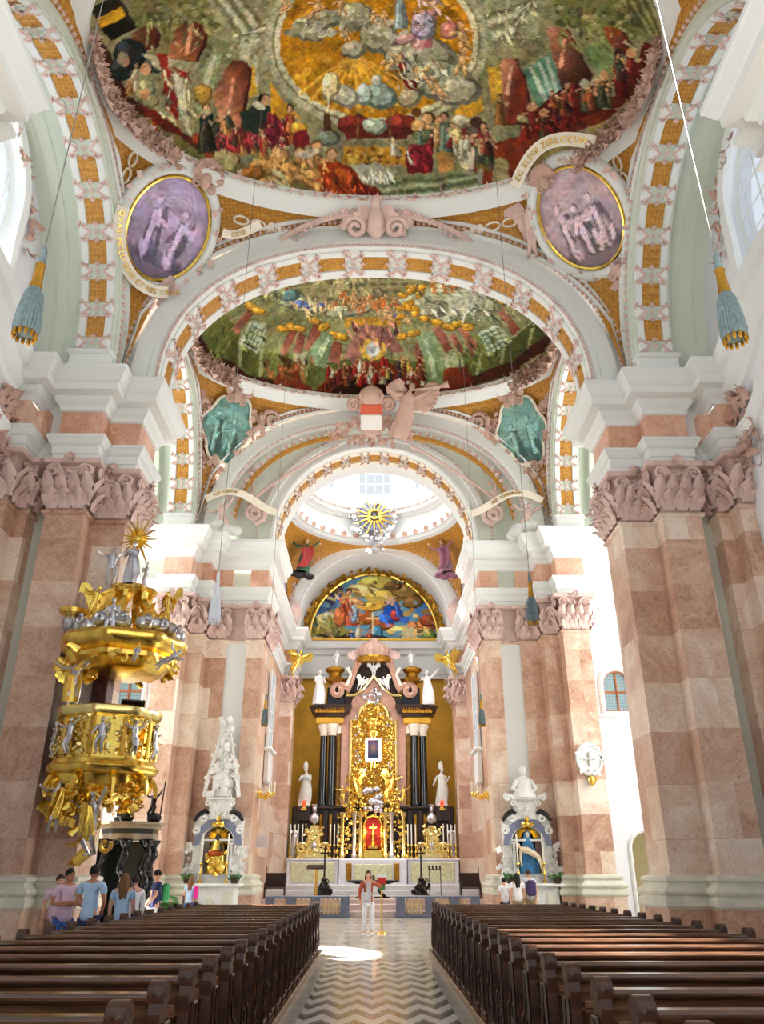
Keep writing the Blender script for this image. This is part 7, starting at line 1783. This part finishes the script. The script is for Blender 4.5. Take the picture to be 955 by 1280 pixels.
# candles
cnd = None
cpos = [(-4.1, 42.15), (-3.9, 42.3), (-3.72, 42.1), (-3.5, 42.1), (-2.12, 42.2), (-1.92, 42.2), (-1.74, 42.2), (1.74, 42.2), (1.92, 42.2), (2.12, 42.2), (3.5, 42.1), (3.72, 42.1), (3.9, 42.3), (4.1, 42.15)]
for i, (x, y) in enumerate(cpos):
    lab = 'tall altar candlestick with white candle on the altar table, %s from the left end' % ORD[i]
    if cnd is None:
        cnd = thing('altar_candlestick', (0, 0, 0), 0, lab, 'candlestick', 'tall candlesticks on the high altar')
        m = MB(); m.lathe([(.09, 0), (.09, .04), (.03, .1), (.025, .25), (.05, .3), (.02, .36), (.02, .55), (.07, .6), (.06, .63)], 10); obj('stand', m, 'gold', cnd, 40, True)
        m = MB(); m.lathe([(.028, .6), (.028, 1.55), (.01, 1.57)], 8); obj('candle', m, 'candle', cnd, 40, True); cnd.location = (x, y, 2.296)
    else: copy_tree(cnd, (x, y, 2.296), 0, lab)

# ------------------------------------------------------------------ chancel floor, communion rail, furniture
m = MB(); m.box((0, 39.6, .32), (9.7, 6.6, .64)); m.bbox((0, 36.2, .24), (9.0, .5, .48), .015); m.bbox((0, 35.85, .12), (9.0, .5, .24), .015); tag(obj('chancel_floor', m, 'step_stone'), 'pale pink stone steps up to the chancel', 'steps', kind='structure')
m = MB(); [m.bbox((0, 42.9 + .32 * k / 2, .64 + .085 + .17 * k), (9.4, 5.4 - .32 * k * 1.0, .17), .015) for k in range(3)]; tag(obj('altar_steps', m, 'chancel_stone'), 'grey stone steps directly before the high altar', 'steps', kind='structure')
M['rail_stone'] = simple('blue_grey_marble', (110, 122, 146), .35, var=.2, scale=4); M['baluster'] = simple('cream_onyx_baluster', (228, 206, 160), .4, var=.12)
for s in (-1, 1):
    rl = thing('communion_rail', (s * 2.6, 35.5, 0), 0, 'low marble balustrade with cream balusters, %s of the aisle before the chancel' % names[s], 'railing')
    m = MB(); m.bbox((s * 2.6, 35.4, .76), (3.4, .34, .1), .03); m.bbox((s * 2.6, 35.4, .07), (3.4, .36, .14), .02); obj('rail_beam', m, 'rail_stone', rl)
    m = MB(); [m.bbox((s * x, 35.4, .4), (.36, .34, .66), .02) for x in (1.12, 2.3, 3.3, 4.15)]; obj('pillar', m, 'rail_stone', rl)
    for i, x in enumerate((1.42, 1.6, 1.78, 1.96, 2.52, 2.7, 2.88, 3.06, 3.56, 3.76)):
        m = MB(); m.lathe([(.07, .14), (.07, .18), (.035, .24), (.075, .4), (.08, .46), (.035, .6), (.06, .68), (.07, .72)], 10, (s * x, 35.4, 0)); obj('baluster', m, 'baluster', rl, 40)
at = thing('altar_table', (0, 38.3, .64), 0, 'dark boat-shaped altar table in the middle of the chancel', 'altar table')
m = MB(); m.bbox((0, 38.3, 1.33), (2.2, .9, .07), .03); m.prism([(-1.08, 1.3), (-.7, 1.2), (.7, 1.2), (1.08, 1.3)], 37.95, 38.65, None, 'y'); obj('table_top', m, 'bronze', at); m = MB(); [m.tube([(s * .5, 38.3, 1.25), (s * .25, 38.3, .95), (s * .55, 38.3, .66)], [.09, .06, .1], 8) for s in (-1, 1)]; m.bbox((0, 38.3, .67), (1.5, .6, .06), .02); obj('stand', m, 'bronze', at, True)
lc = thing('lectern', (-2.6, 38, .64), 0, 'dark reading lectern with a slanted wide desk left of the altar table', 'lectern')
m = MB(); m.bbox((0, 0, 0), (.85, .5, .05), .015, TR(-2.45, 37.5, 1.88) @ R3(.3, 0, 0)); obj('desk', m, 'altar_brown', lc); m = MB(); m.lathe([(.28, .64), (.26, .7), (.06, .78), (.05, 1.8)], 10, (-2.45, 37.5, 0)); obj('post', m, 'gold', lc, 40)
for s in (-1, 1):
    cx = thing('standing_crucifix', (s * 2.15, 38.4, .64), 0, 'black standing crucifix on a sculpted foot, %s of the altar table' % names[s], 'crucifix')
    m = MB(); m.lathe([(.34, .64), (.36, .72), (.22, .95), (.3, 1.05), (.12, 1.3), (.14, 1.4), (.04, 1.5), (.035, 2.75)], 10, (s * 2.15, 38.4, 0)); curls(m, [TR(s * 2.15 + q.uniform(-.25, .25), 38.15, q.uniform(.75, 1.3)) for _ in range(16)], .25, 3, 1); obj('foot', m, 'bronze', cx, True); m = MB(); m.bbox((s * 2.15, 38.4, 2.45), (.42, .05, .06), .01); obj('crossbar', m, 'bronze', cx)
m = MB(); m.bbox((2.75, 38.2, 1.78), (.62, .08, .05), .01); [m.lathe([(.03, 1.8), (.045, 1.9), (.03, 1.95)], 8, (2.5 + .16 * k, 38.2, 0)) for k in range(4)]; [m.tube([(x, 38.2, .64), (x, 38.2, 1.78)], .02, 6) for x in (2.5, 3.0)]; tag(obj('candle_rack', m, 'bronze'), 'dark rack with four little candle cups right of the altar table', 'candle rack')
sg = thing('sign_stand', (.2, 26.4, 0), 0, 'slim brass sign stand with a red and green notice next to the filming woman', 'sign stand')
m = MB(); m.lathe([(.16, 0), (.15, .03), (.03, .06), (.025, 1.3)], 10, (.27, 26.4, 0)); obj('post', m, 'gold', sg, 40); m = MB(); m.use('red_silk'); m.bbox((.27, 26.38, 1.42), (.26, .03, .18), .01); m.use('leaf'); m.bbox((.27, 26.38, 1.24), (.22, .03, .16), .01); m.use('white_cotton'); m.bbox((.27, 26.38, 1.56), (.3, .03, .08), .01); obj('notice', m, None, sg)

# ------------------------------------------------------------------ side altars
def plants(name, lab, x0, x1, y, z, n, h, sd, group=None):
    qq = random.Random(sd)
    r = thing(name, ((x0 + x1) / 2, y, z), 0, lab, 'plant')
    m = MB()
    for k in range(n):
        x = qq.uniform(x0, x1); leaf(m, TR(x, y + qq.uniform(-.12, .12), z + .1) @ R3(qq.uniform(-.4, .4), qq.uniform(-.7, .7), qq.uniform(0, 6.28)), h * .3, h * qq.uniform(.6, 1.2), h * .5, 2, 4)
    obj('leaves', m, 'leaf', r, True)
    m = MB(); m.lathe([(.02, z), (.12, z), (.16, z + .16), (.14, z + .16)], 10, ((x0 + x1) / 2, y, 0), None, max(1, (x1 - x0) * 2.5), 1); obj('pot', m, 'altar_brown', r, 40)
for s in (-1, 1):
    cx = s * 5.4; y = 29.55
    al = thing('side_altar', (cx, y, 0), 0, 'white side altar with tall obelisk crest and gilded Madonna niche, left of the chancel arch' if s < 0 else 'white side altar crowned by a marble bust, right of the chancel arch', 'side altar')
    m = MB(); m.bbox((cx, 29.2, .12), (2.6, 1.5, .24), .02); m.bbox((cx, 29.4, .75), (1.7, .7, 1.0), .05); m.bbox((cx, 29.35, 1.27), (2.0, .9, .1), .03); obj('mensa', m, 'white_marble', al)
    m = MB(); [m.bbox((cx + e * .55, 29.03, .75), (.3, .06, .6), .02) for e in (-1, 1)]; [m.ball((cx, 29.02, .8), (.16, .06, .16), 8, 5)]; obj('front_ornament', m, 'base_stone', al)
    # niche wall with round head
    hole = arched(cx - .56, cx + .56, 1.62, 3.12, 12); m = MB()
    holed_wall(m, lambda u, v, w: (u, 29.62 + w, v), (cx - .82, 1.32, cx + .82, 3.4), hole, .5, 0)
    m.bbox((cx - .82, 29.85, 2.36), (.04, .5, 2.08), .01); m.bbox((cx + .82, 29.85, 2.36), (.04, .5, 2.08), .01)
    for e in (-1, 1):
        F = frame(Vector((cx + e * .78, 29.6, 1.55)), Vector((1, 0, 0)), Vector((0, 1, 0)), Vector((0, 0, 1)))
        volute(m, F, .2, 1.4, .07, e, (e * -.05, 0, 1.3), 14, 6); volute(m, F @ TR(0, -.02, 1.45), .15, 1.3, .06, -e, None, 12, 5)
        curls(m, [F @ TR(e * .1 + q.uniform(-.1, .1), -.04, q.uniform(-.1, 1.0)) for _ in range(14)], .26, 71 + e + s, 1)
        m.lathe([(.07, 1.4), (.05, 1.5), (.045, 2.5), (.08, 2.62)], 10, (cx + e * .5, 29.5, 0))
    m.bbox((cx, 29.62, 2.68), (1.2, .06, .07), .01)
    obj('retable', m, 'white_marble', al, 40)
    m = MB(); m.prism(hole, 30.05, 30.1, None, 'y'); obj('niche_back', m, 'black_marble', al)
    m = MB(); R = Arch(.62, .62, 2.52, 2.0); R.sweep(m, [(0, 29.56), (.22, 29.54), (.24, 29.6)], 16); M['slate_marble'] = simple('slate_marble', (120, 128, 156), .35, var=.12)
    m.v = [(x + cx, yy, z) for x, yy, z in m.v]; obj('arch_field', m, 'slate_marble', al, 40)
    m = MB()
    for e in (-1, 1): m.tube([(cx + e * .86, 29.5, 3.3), (cx + e * .7, 29.48, 3.5), (cx + e * .5, 29.5, 3.62), (cx + e * .36, 29.5, 3.55)], [.06, .09, .1, .05], 7)
    obj('black_cornice', m, 'black_marble', al, True)
    m = MB(); m.prism([(cx - .5, 3.35), (cx - .38, 3.7), (cx - .42, 4.0), (cx + .42, 4.0), (cx + .38, 3.7), (cx + .5, 3.35)], 29.55, 29.85, None, 'y'); m.bbox((cx, 29.65, 4.03), (.95, .5, .08), .02)
    F = frame(Vector((cx, 29.52, 3.6)), Vector((1, 0, 0)), Vector((0, 1, 0)), Vector((0, 0, 1)))
    for e in (-1, 1): volute(m, F @ TR(e * .52, 0, -.2), .17, 1.3, .06, e, None, 12, 5); volute(m, F @ TR(e * .45, 0, .3), .12, 1.3, .045, -e, None, 12, 5)
    curls(m, [F @ TR(q.uniform(-.25, .25), -.04, q.uniform(-.1, .25)) for _ in range(8)], .2, 5, 1)
    if s < 0:
        for z0, wd in ((4.1, .62), (4.4, .66), (4.7, .52), (5.0, .42), (5.35, .34), (5.7, .28), (6.05, .22), (6.35, .15)):
            m.bbox((cx, 29.72, z0 + .15), (wd * 1.1, .24, .34), .05); curls(m, [TR(cx + q.uniform(-wd, wd) * .9, 29.56, z0 + q.uniform(0, .3)) for _ in range(9)], .28, int(z0 * 100), 1, .5)
        for e in (-1, 1): m.tube([(cx + e * .62, 29.6, 4.1), (cx + e * .5, 29.6, 4.9), (cx + e * .3, 29.6, 5.6), (cx + e * .16, 29.6, 6.4)], [.08, .07, .06, .04], 6)
        m.lathe([(.12, 6.4), (.16, 6.5), (.1, 6.62), (.02, 6.75)], 10, (cx, 29.7, 0))
    obj('crest', m, 'white_marble', al, 40)
    if s > 0:
        st = thing('marble_bust', (cx, 29.6, 4.07), 0, 'white marble half figure on top of the right side altar', 'statue'); m = MB(); F = TR(cx, 29.6, 3.75); m.lathe([(.45, .32), (.42, .45), (.3, .62), (.28, .8), (.26, .95), (.12, 1.04), (.07, 1.1)], 14, (0, 0, 0), F, 1, .7); m.ball((0, -.02, 1.22), (.12, .13, .16), 10, 7, F); m.ball((0, -.15, 1.2), (.02, .04, .04), 5, 4, F); m.ball((0, .02, 1.28), (.15, .15, .13), 8, 5, F)
        for e in (-1, 1): m.tube([(e * .25, 0, .9), (e * .42, -.1, .62), (e * .2, -.2, .5)], [.09, .08, .06], 7, F); m.ball((e * .55, -.05, .36), (.2, .14, .1), 8, 5, F); volute(m, F @ TR(e * .62, -.1, .34), .13, 1.2, .05, e, None, 10, 5)
        obj('bust', m, 'white_marble', st, True)
        st = thing('pieta', (cx, 29.75, 1.62), 0, 'painted pieta in a blue mantle with gold rays, in the right side altar', 'statue'); M['blue_mantle'] = simple('blue_mantle', (52, 120, 170), .6, var=.3); M['flesh_paint'] = simple('pale_painted_flesh', (230, 210, 180), .6, var=.08)
        F = TR(cx, 29.69, 1.63); m = MB(); m.lathe([(.36, 0), (.35, .3), (.32, .55), (.24, .8), (.17, 1.0), (.13, 1.12), (.12, 1.28), (.03, 1.38)], 14, (0, 0, 0), F, 1, .75); obj('mantle', m, 'blue_mantle', st, True)
        m = MB(); m.ball((0, -.1, 1.22), (.07, .07, .1), 8, 6, F); m.tube([(-.32, -.28, .75), (-.1, -.34, .72), (.15, -.32, .6), (.3, -.3, .5)], [.09, .11, .1, .08], 8, F); m.tube([(.28, -.3, .52), (.36, -.34, .3), (.42, -.3, .02)], [.08, .06, .04], 7, F); m.tube([(-.3, -.3, .72), (-.34, -.34, .45), (-.3, -.34, .2)], [.05, .04, .03], 6, F); m.ball((-.38, -.26, .86), (.08, .08, .1), 8, 6, F); obj('christ_body', m, 'flesh_paint', st, True)
        m = MB()
        for k in range(18): a = pi * k / 17; m.tube([(.2 * cos(a), -.0, 1.15 + .2 * sin(a)), (.44 * cos(a), .0, 1.1 + .42 * sin(a))], [.035, .015], 4, F)
        obj('ray', m, 'gold', st)
    else:
        st = thing('gilt_madonna', (cx, 29.75, 1.62), 0, 'gilded seated Madonna with a reddish lap in the left side altar', 'statue'); F = TR(cx, 29.69, 1.63); M['copper_robe'] = simple('copper_red_gilding', (190, 90, 50), .4, .8, var=.2)
        m = MB(); m.lathe([(.36, 0), (.35, .35), (.33, .6), (.28, .72), (.2, .95), (.14, 1.05)], 14, (0, 0, 0), F, 1, .75); curls(m, [F @ TR(q.uniform(-.4, .4), -.28, q.uniform(.05, .6)) for _ in range(18)], .24, 8, 1, .9); obj('robe', m, 'gold', st, True)
        m = MB(); m.ball((0, -.2, .62), (.3, .2, .12), 10, 6, F); obj('lap', m, 'copper_robe', st, True)
        m = MB(); m.ball((0, -.08, 1.14), (.08, .08, .11), 8, 6, F); m.ball((.16, -.24, .9), (.06, .06, .08), 8, 6, F); m.ball((.16, -.24, .74), (.09, .08, .13), 8, 6, F); obj('faces', m, 'altar_brown', st, True)
        m = MB(); [m.tube([(.1 * cos(a), 0, 1.14 + .1 * sin(a)), (.4 * cos(a), .02, 1.14 + .36 * sin(a))], [.05, .02], 4, F) for a in [2 * pi * k / 20 for k in range(20)]]; m.lathe([(.08, 1.26), (.1, 1.4), (.06, 1.42)], 8, (0, -.05, 0), F); obj('ray', m, 'gold', st)
    st = thing('cherub_head', (cx, 29.5, 3.1), 0, 'small gilded cherub at the head of the %s side altar niche' % names[s], 'statue'); m = MB(); m.ball((cx, 29.48, 3.2), (.09, .09, .11), 8, 6); [leaf(m, TR(cx + e * .05, 29.48, 3.15) @ R3(0, e * 1.2, 0), .14, .22, .05, 2, 4) for e in (-1, 1)]; m.lathe([(.02, 3.28), (.1, 3.32), (.06, 3.42), (.01, 3.5)], 8, (cx, 29.48, 0)); obj('head', m, 'gold', st, True)
    for e in (-1, 1):
        cn = copy_tree(cnd, (cx + e * .44, 29.3, 1.32), 0, 'white altar candle in the %s side altar, %s of the statue' % (names[s], names[e])); cn['group'] = 'candles on the side altars'
        plants('potted_plant', 'green leafy plant on the %s side altar, %s of the statue' % (names[s], names[e]), cx + e * .62, cx + e * .95, 29.0, 1.325, 22, .22, 80 + s * 3 + e)
plants('potted_plant', 'green palm plant on the floor left of the left side altar', -6.2, -5.9, 27.9, 0, 20, .9, 91)
plants('potted_plant', 'green plant on the floor right of the right side altar', 6.55, 6.8, 27.5, 0.0, 24, .6, 92)
plants('potted_plant', 'dark green plant on the floor by the outer end of the right side altar table', 5.85, 5.95, 28.1, 0.0, 20, .55, 93)

# ------------------------------------------------------------------ wall fittings
for s in (-1, 1):
    sc = thing('candle_sconce', (s * 4.3, 31.2, 4.3), 0, 'gilded candle arm with several candles on the %s jamb of the chancel arch' % names[s], 'sconce')
    m = MB(); m.lathe([(.02, -.14), (.14, -.1), (.14, .1), (.02, .14)], 10, (0, 0, 0), TR(s * 4.28, 31.2, 4.3) @ R3(0, pi / 2, 0))
    for k in range(4): a = (k - 1.5) * .55; m.tube([(s * 4.25, 31.2, 4.28), (s * 4.05, 31.2 + .25 * sin(a), 4.15), (s * (4.25 - .55 * cos(a)), 31.2 + .5 * sin(a), 4.32)], .03, 6); m.lathe([(.03, 4.32), (.07, 4.36), (.03, 4.4)], 8, (s * (4.25 - .55 * cos(a)), 31.2 + .5 * sin(a), 0)); volute(m, TR(s * (4.22 - .2 * cos(a)), 31.2 + .22 * sin(a), 4.26) @ R3(0, 0, a), .08, 1.2, .025, 1, None, 8, 4)
    obj('arm', m, 'gold', sc, True)
    for k in range(4): a = (k - 1.5) * .55; m = MB(); m.lathe([(.022, 4.38), (.022, 4.75), (.006, 4.78)], 7, (s * (4.25 - .55 * cos(a)), 31.2 + .5 * sin(a), 0)); obj('candle', m, 'candle', sc, 40)
    # oratory windows of the chancel
    wn += 1
    w = thing('window_%d' % wn, (s * 4.8, 37.3, 5.1), 0, 'tall bluish oratory window with white sill panel on the %s chancel wall' % names[s], 'window', kind='structure')
    M['blue_glass'] = simple('blue_grey_window_glass', (150, 176, 206), .12, var=.1)
    m = MB(); m.bbox((s * 4.82, 37.0, 8.5), (.1, 1.3, 3.4), .01); obj('pane', m, 'blue_glass', w)
    m = MB(); [m.bbox((s * 4.76, 37.0 + dy, 8.5), (.12, .09, 3.5), .02) for dy in (-.66, 0, .66)]; [m.bbox((s * 4.76, 37.0, z), (.12, 1.4, .08), .02) for z in (6.8, 7.6, 8.4, 9.2, 10.2)]; m.bbox((s * 4.7, 37.0, 6.68), (.4, 1.6, .16), .04); m.bbox((s * 4.75, 37.0, 5.95), (.22, 1.3, 1.3), .03); m.bbox((s * 4.72, 37.0, 5.28), (.3, .9, .12), .04); obj('window_frame', m, 'white', w)
m = MB(); m.bbox((0, 0, 0), (.46, .03, .44), .008, TR(-4.12, 31.7, 2.72) @ R3(0, 0, -.35)); m.bbox((-4.28, 31.78, 2.72), (.16, .05, .05), .01); tag(obj('notice_board', m, 'altar_white'), 'blank white square notice board on the marble left of the chancel', 'notice board')
ap = thing('consecration_cross', (7.55, 28.45, 5.2), 0, 'white marble wreath medallion with a gold candle holder on the right pier', 'wall ornament')
F = frame(Vector((7.55, 28.42, 5.25)), Vector((1, 0, 0)), Vector((0, 1, 0)), Vector((0, 0, 1))); m = MB(); m.tube([(.42 * cos(a), 0, .5 * sin(a)) for a in [2 * pi * k / 30 for k in range(32)]], .07, 7, F); curls(m, [F @ TR(.42 * cos(a), -.06, .5 * sin(a)) for a in [2 * pi * k / 24 for k in range(24)]], .14, 9, 1); m.lathe([(.02, -.03), (.36, -.02), (.38, .04)], 20, (0, 0, 0), F @ R3(pi / 2, 0, 0), 1, 1.15); obj('wreath', m, 'white_marble', ap, True)
m = MB(); m.tube([(-.2, -.08, 0), (.2, -.08, 0)], .04, 5, F); m.tube([(0, -.08, -.25), (0, -.08, .25)], .04, 5, F); obj('cross', m, 'statue_grey', ap)
m = MB(); m.tube([(0, 0, -.75), (0, -.2, -.85), (.05, -.38, -.72)], .035, 6, F); m.lathe([(.03, 0), (.1, .05), (.04, .1)], 8, (.05, -.38, -.72), F); m.ball((0, -.03, -.7), (.12, .06, .18), 8, 5, F); obj('candle_holder', m, 'gold', ap, True)
# gilt tips over the chancel capitals
for s in (-1, 1):
    st = thing('gilt_trumpet_angel', (s * 4.6, 42.2, 11.9), 0, 'small gilded figure above the %s capital beside the altar' % names[s], 'statue'); m = MB(); figure(m, TR(s * 4.5, 42.15, 11.3) @ R3(0, -s * .35, 0), 1.5, 1, False, True, 130 + s); obj('body', m, 'gold', st, True)
    st = thing('stone_urn', (s * 4.55, 42.0, 13.9), 0, 'pink and white urn on the cornice at the %s foot of the lunette arch' % names[s], 'urn'); m = MB(); m.lathe([(.3, 13.9), (.3, 14.05), (.14, 14.15), (.4, 14.6), (.46, 14.95), (.3, 15.1), (.34, 15.2), (.1, 15.4), (.02, 15.6)], 14, (s * 4.45, 41.95, 0)); obj('body', m, 'pinkstucco', st, 40)
# hanging tassel lamps
M['tassel_grey'] = simple('grey_green_tassel_cord', (104, 120, 124), .5, var=.3, scale=20)
tl = None
for x, y, zt, mt, lab in ((-3.28, 6.0, 22.6, 0, 'tassel-shaped lamp hanging nearest the camera at the left edge'), (3.4, 6.0, 22.6, 0, 'tassel-shaped lamp hanging nearest the camera at the right edge'), (-3.2, 15.2, 22.0, 1, 'white tassel-shaped lamp hanging before the left side of the chancel arch'), (3.2, 15.2, 22.0, 0, 'grey tassel-shaped lamp hanging before the right side of the chancel arch'), (-3.7, 27.2, 21.0, 0, 'small tassel-shaped lamp hanging before the left chancel jamb'), (3.7, 27.2, 21.0, 0, 'small tassel-shaped lamp hanging before the right chancel jamb')):
    r = thing('tassel_lamp', (x, y, 6.16), 0, lab, 'hanging lamp', 'tassel lamps on cables')
    F = TR(x, y, 6.16)
    m = MB(); n = 22; R = []
    for rr, z in ((.108, .06), (.118, .12), (.108, .3), (.085, .5), (.055, .58)): R.append([((rr * (1 + .07 * cos(n * 2 * pi * j / (n * 4)))) * cos(2 * pi * j / (n * 4)), (rr * (1 + .07 * cos(n * 2 * pi * j / (n * 4)))) * sin(2 * pi * j / (n * 4)), z) for j in range(n * 4)])
    m.rings(R, True, True, True, F); obj('fringe', m, 'altar_white' if mt else 'tassel_grey', r, 60)
    m = MB(); m.lathe([(.045, .56), (.064, .6), (.052, .66), (.042, .84), (.052, .87), (.025, .9)], 12, (0, 0, 0), F); [m.ball((.098 * cos(a), .098 * sin(a), .03), (.02, .02, .045), 6, 4, F) for a in [2 * pi * k / 12 for k in range(12)]]; obj('gilt_collar', m, 'altar_white' if mt else 'altar_gold_dark', r, True)
    m = MB(); m.lathe([(.028, .88), (.038, .92), (.034, 1.05), (.012, 1.12)], 10, (0, 0, 0), F); obj('cap', m, 'altar_white' if mt else 'tassel_grey', r, 40)
    m = MB(); m.tube([(0, 0, 1.1), (0, 0, zt - 6.16)], .007, 5, F); obj('hanging_cable', m, 'cable', r)
# dark choir benches at the foot of the chancel piers
for s in (-1, 1):
    cb = thing('choir_bench', (s * 4.2, 37.4, .64), 0, 'dark carved bench with candle spikes at the %s edge of the chancel' % names[s], 'bench')
    m = MB(); m.bbox((s * 4.2, 37.4, 1.06), (.9, .5, .06), .015); m.bbox((s * 4.2, 37.64, 1.35), (.9, .06, .6), .015); obj('seat', m, 'altar_brown', cb)
    m = MB(); [m.bbox((s * 4.2 + e * .42, 37.4, .95), (.06, .5, .62), .015) for e in (-1, 1)]; [m.lathe([(.03, 1.2), (.05, 1.3), (.02, 1.42), (.012, 1.9)], 8, (s * 4.2 + e * .42, 37.6, 0)) for e in (-1, 1)]; obj('bench_end', m, 'altar_brown', cb)
# ------------------------------------------------------------------ light
w = bpy.data.worlds.new('sky'); scene.world = w; w.use_nodes = True
bg = w.node_tree.nodes['Background']; bg.inputs[0].default_value = (0.86, 0.93, 1.0, 1); bg.inputs[1].default_value = 2.4
def area(name, loc, rot, sx, sy, power, col=(1, 1, 1)):
    l = bpy.data.lights.new(name, 'AREA'); l.shape = 'RECTANGLE'; l.size = sx; l.size_y = sy; l.energy = power; l.color = col
    o = bpy.data.objects.new(name, l); COL.objects.link(o); o.location = loc; o.rotation_euler = rot; return o
for s in (-1, 1):
    area('daylight_nave_window', (s * 9.6, 13.45, 17.2), (0, s * radians(90), 0), 4, 4, 60, (.9, .96, 1))
    area('daylight_transept_window', (s * 12.9, 24.5, 8.5), (0, s * radians(90), 0), 8, 4.5, 3200 if s > 0 else 1800, (1, .98, .95))
    area('daylight_transept_upper', (s * 12.9, 24.5, 16.8), (0, s * radians(90), 0), 3.4, 4, 700, (1, .98, .95))
    area('daylight_oratory_window', (s * 4.6, 37.0, 8.6), (0, s * radians(90), 0), 4, 1.4, 1300, (.95, .98, 1))
area('daylight_lantern', (0, 37.3, 26.5), (0, 0, 0), 5, 5, 5000, (1, .99, .97))
pl = bpy.data.lights.new('tabernacle_lamp', 'POINT'); pl.energy = 60; pl.color = (1, .55, .25); pl.shadow_soft_size = .1; po = bpy.data.objects.new('tabernacle_lamp', pl); COL.objects.link(po); po.location = (0, 42.45, 3.5)
sun = bpy.data.lights.new('sun', 'SUN'); sun.energy = 105; sun.angle = radians(.6); sun.color = (1, .95, .86)
so = bpy.data.objects.new('sun', sun); COL.objects.link(so)
so.rotation_euler = Vector((.74, -.26, -1)).to_track_quat('-Z', 'Y').to_euler()
scene.view_settings.view_transform = 'Standard'; scene.view_settings.look = 'None'
scene.view_settings.gamma = 1.0; scene.view_settings.use_curve_mapping = False
scene.view_settings.exposure = -1.4
scene.cycles.max_bounces = 10; scene.cycles.diffuse_bounces = 6; scene.cycles.glossy_bounces = 4; scene.cycles.transparent_max_bounces = 8
scene.cycles.use_denoising = True
scene.cycles.caustics_reflective = False; scene.cycles.caustics_refractive = False
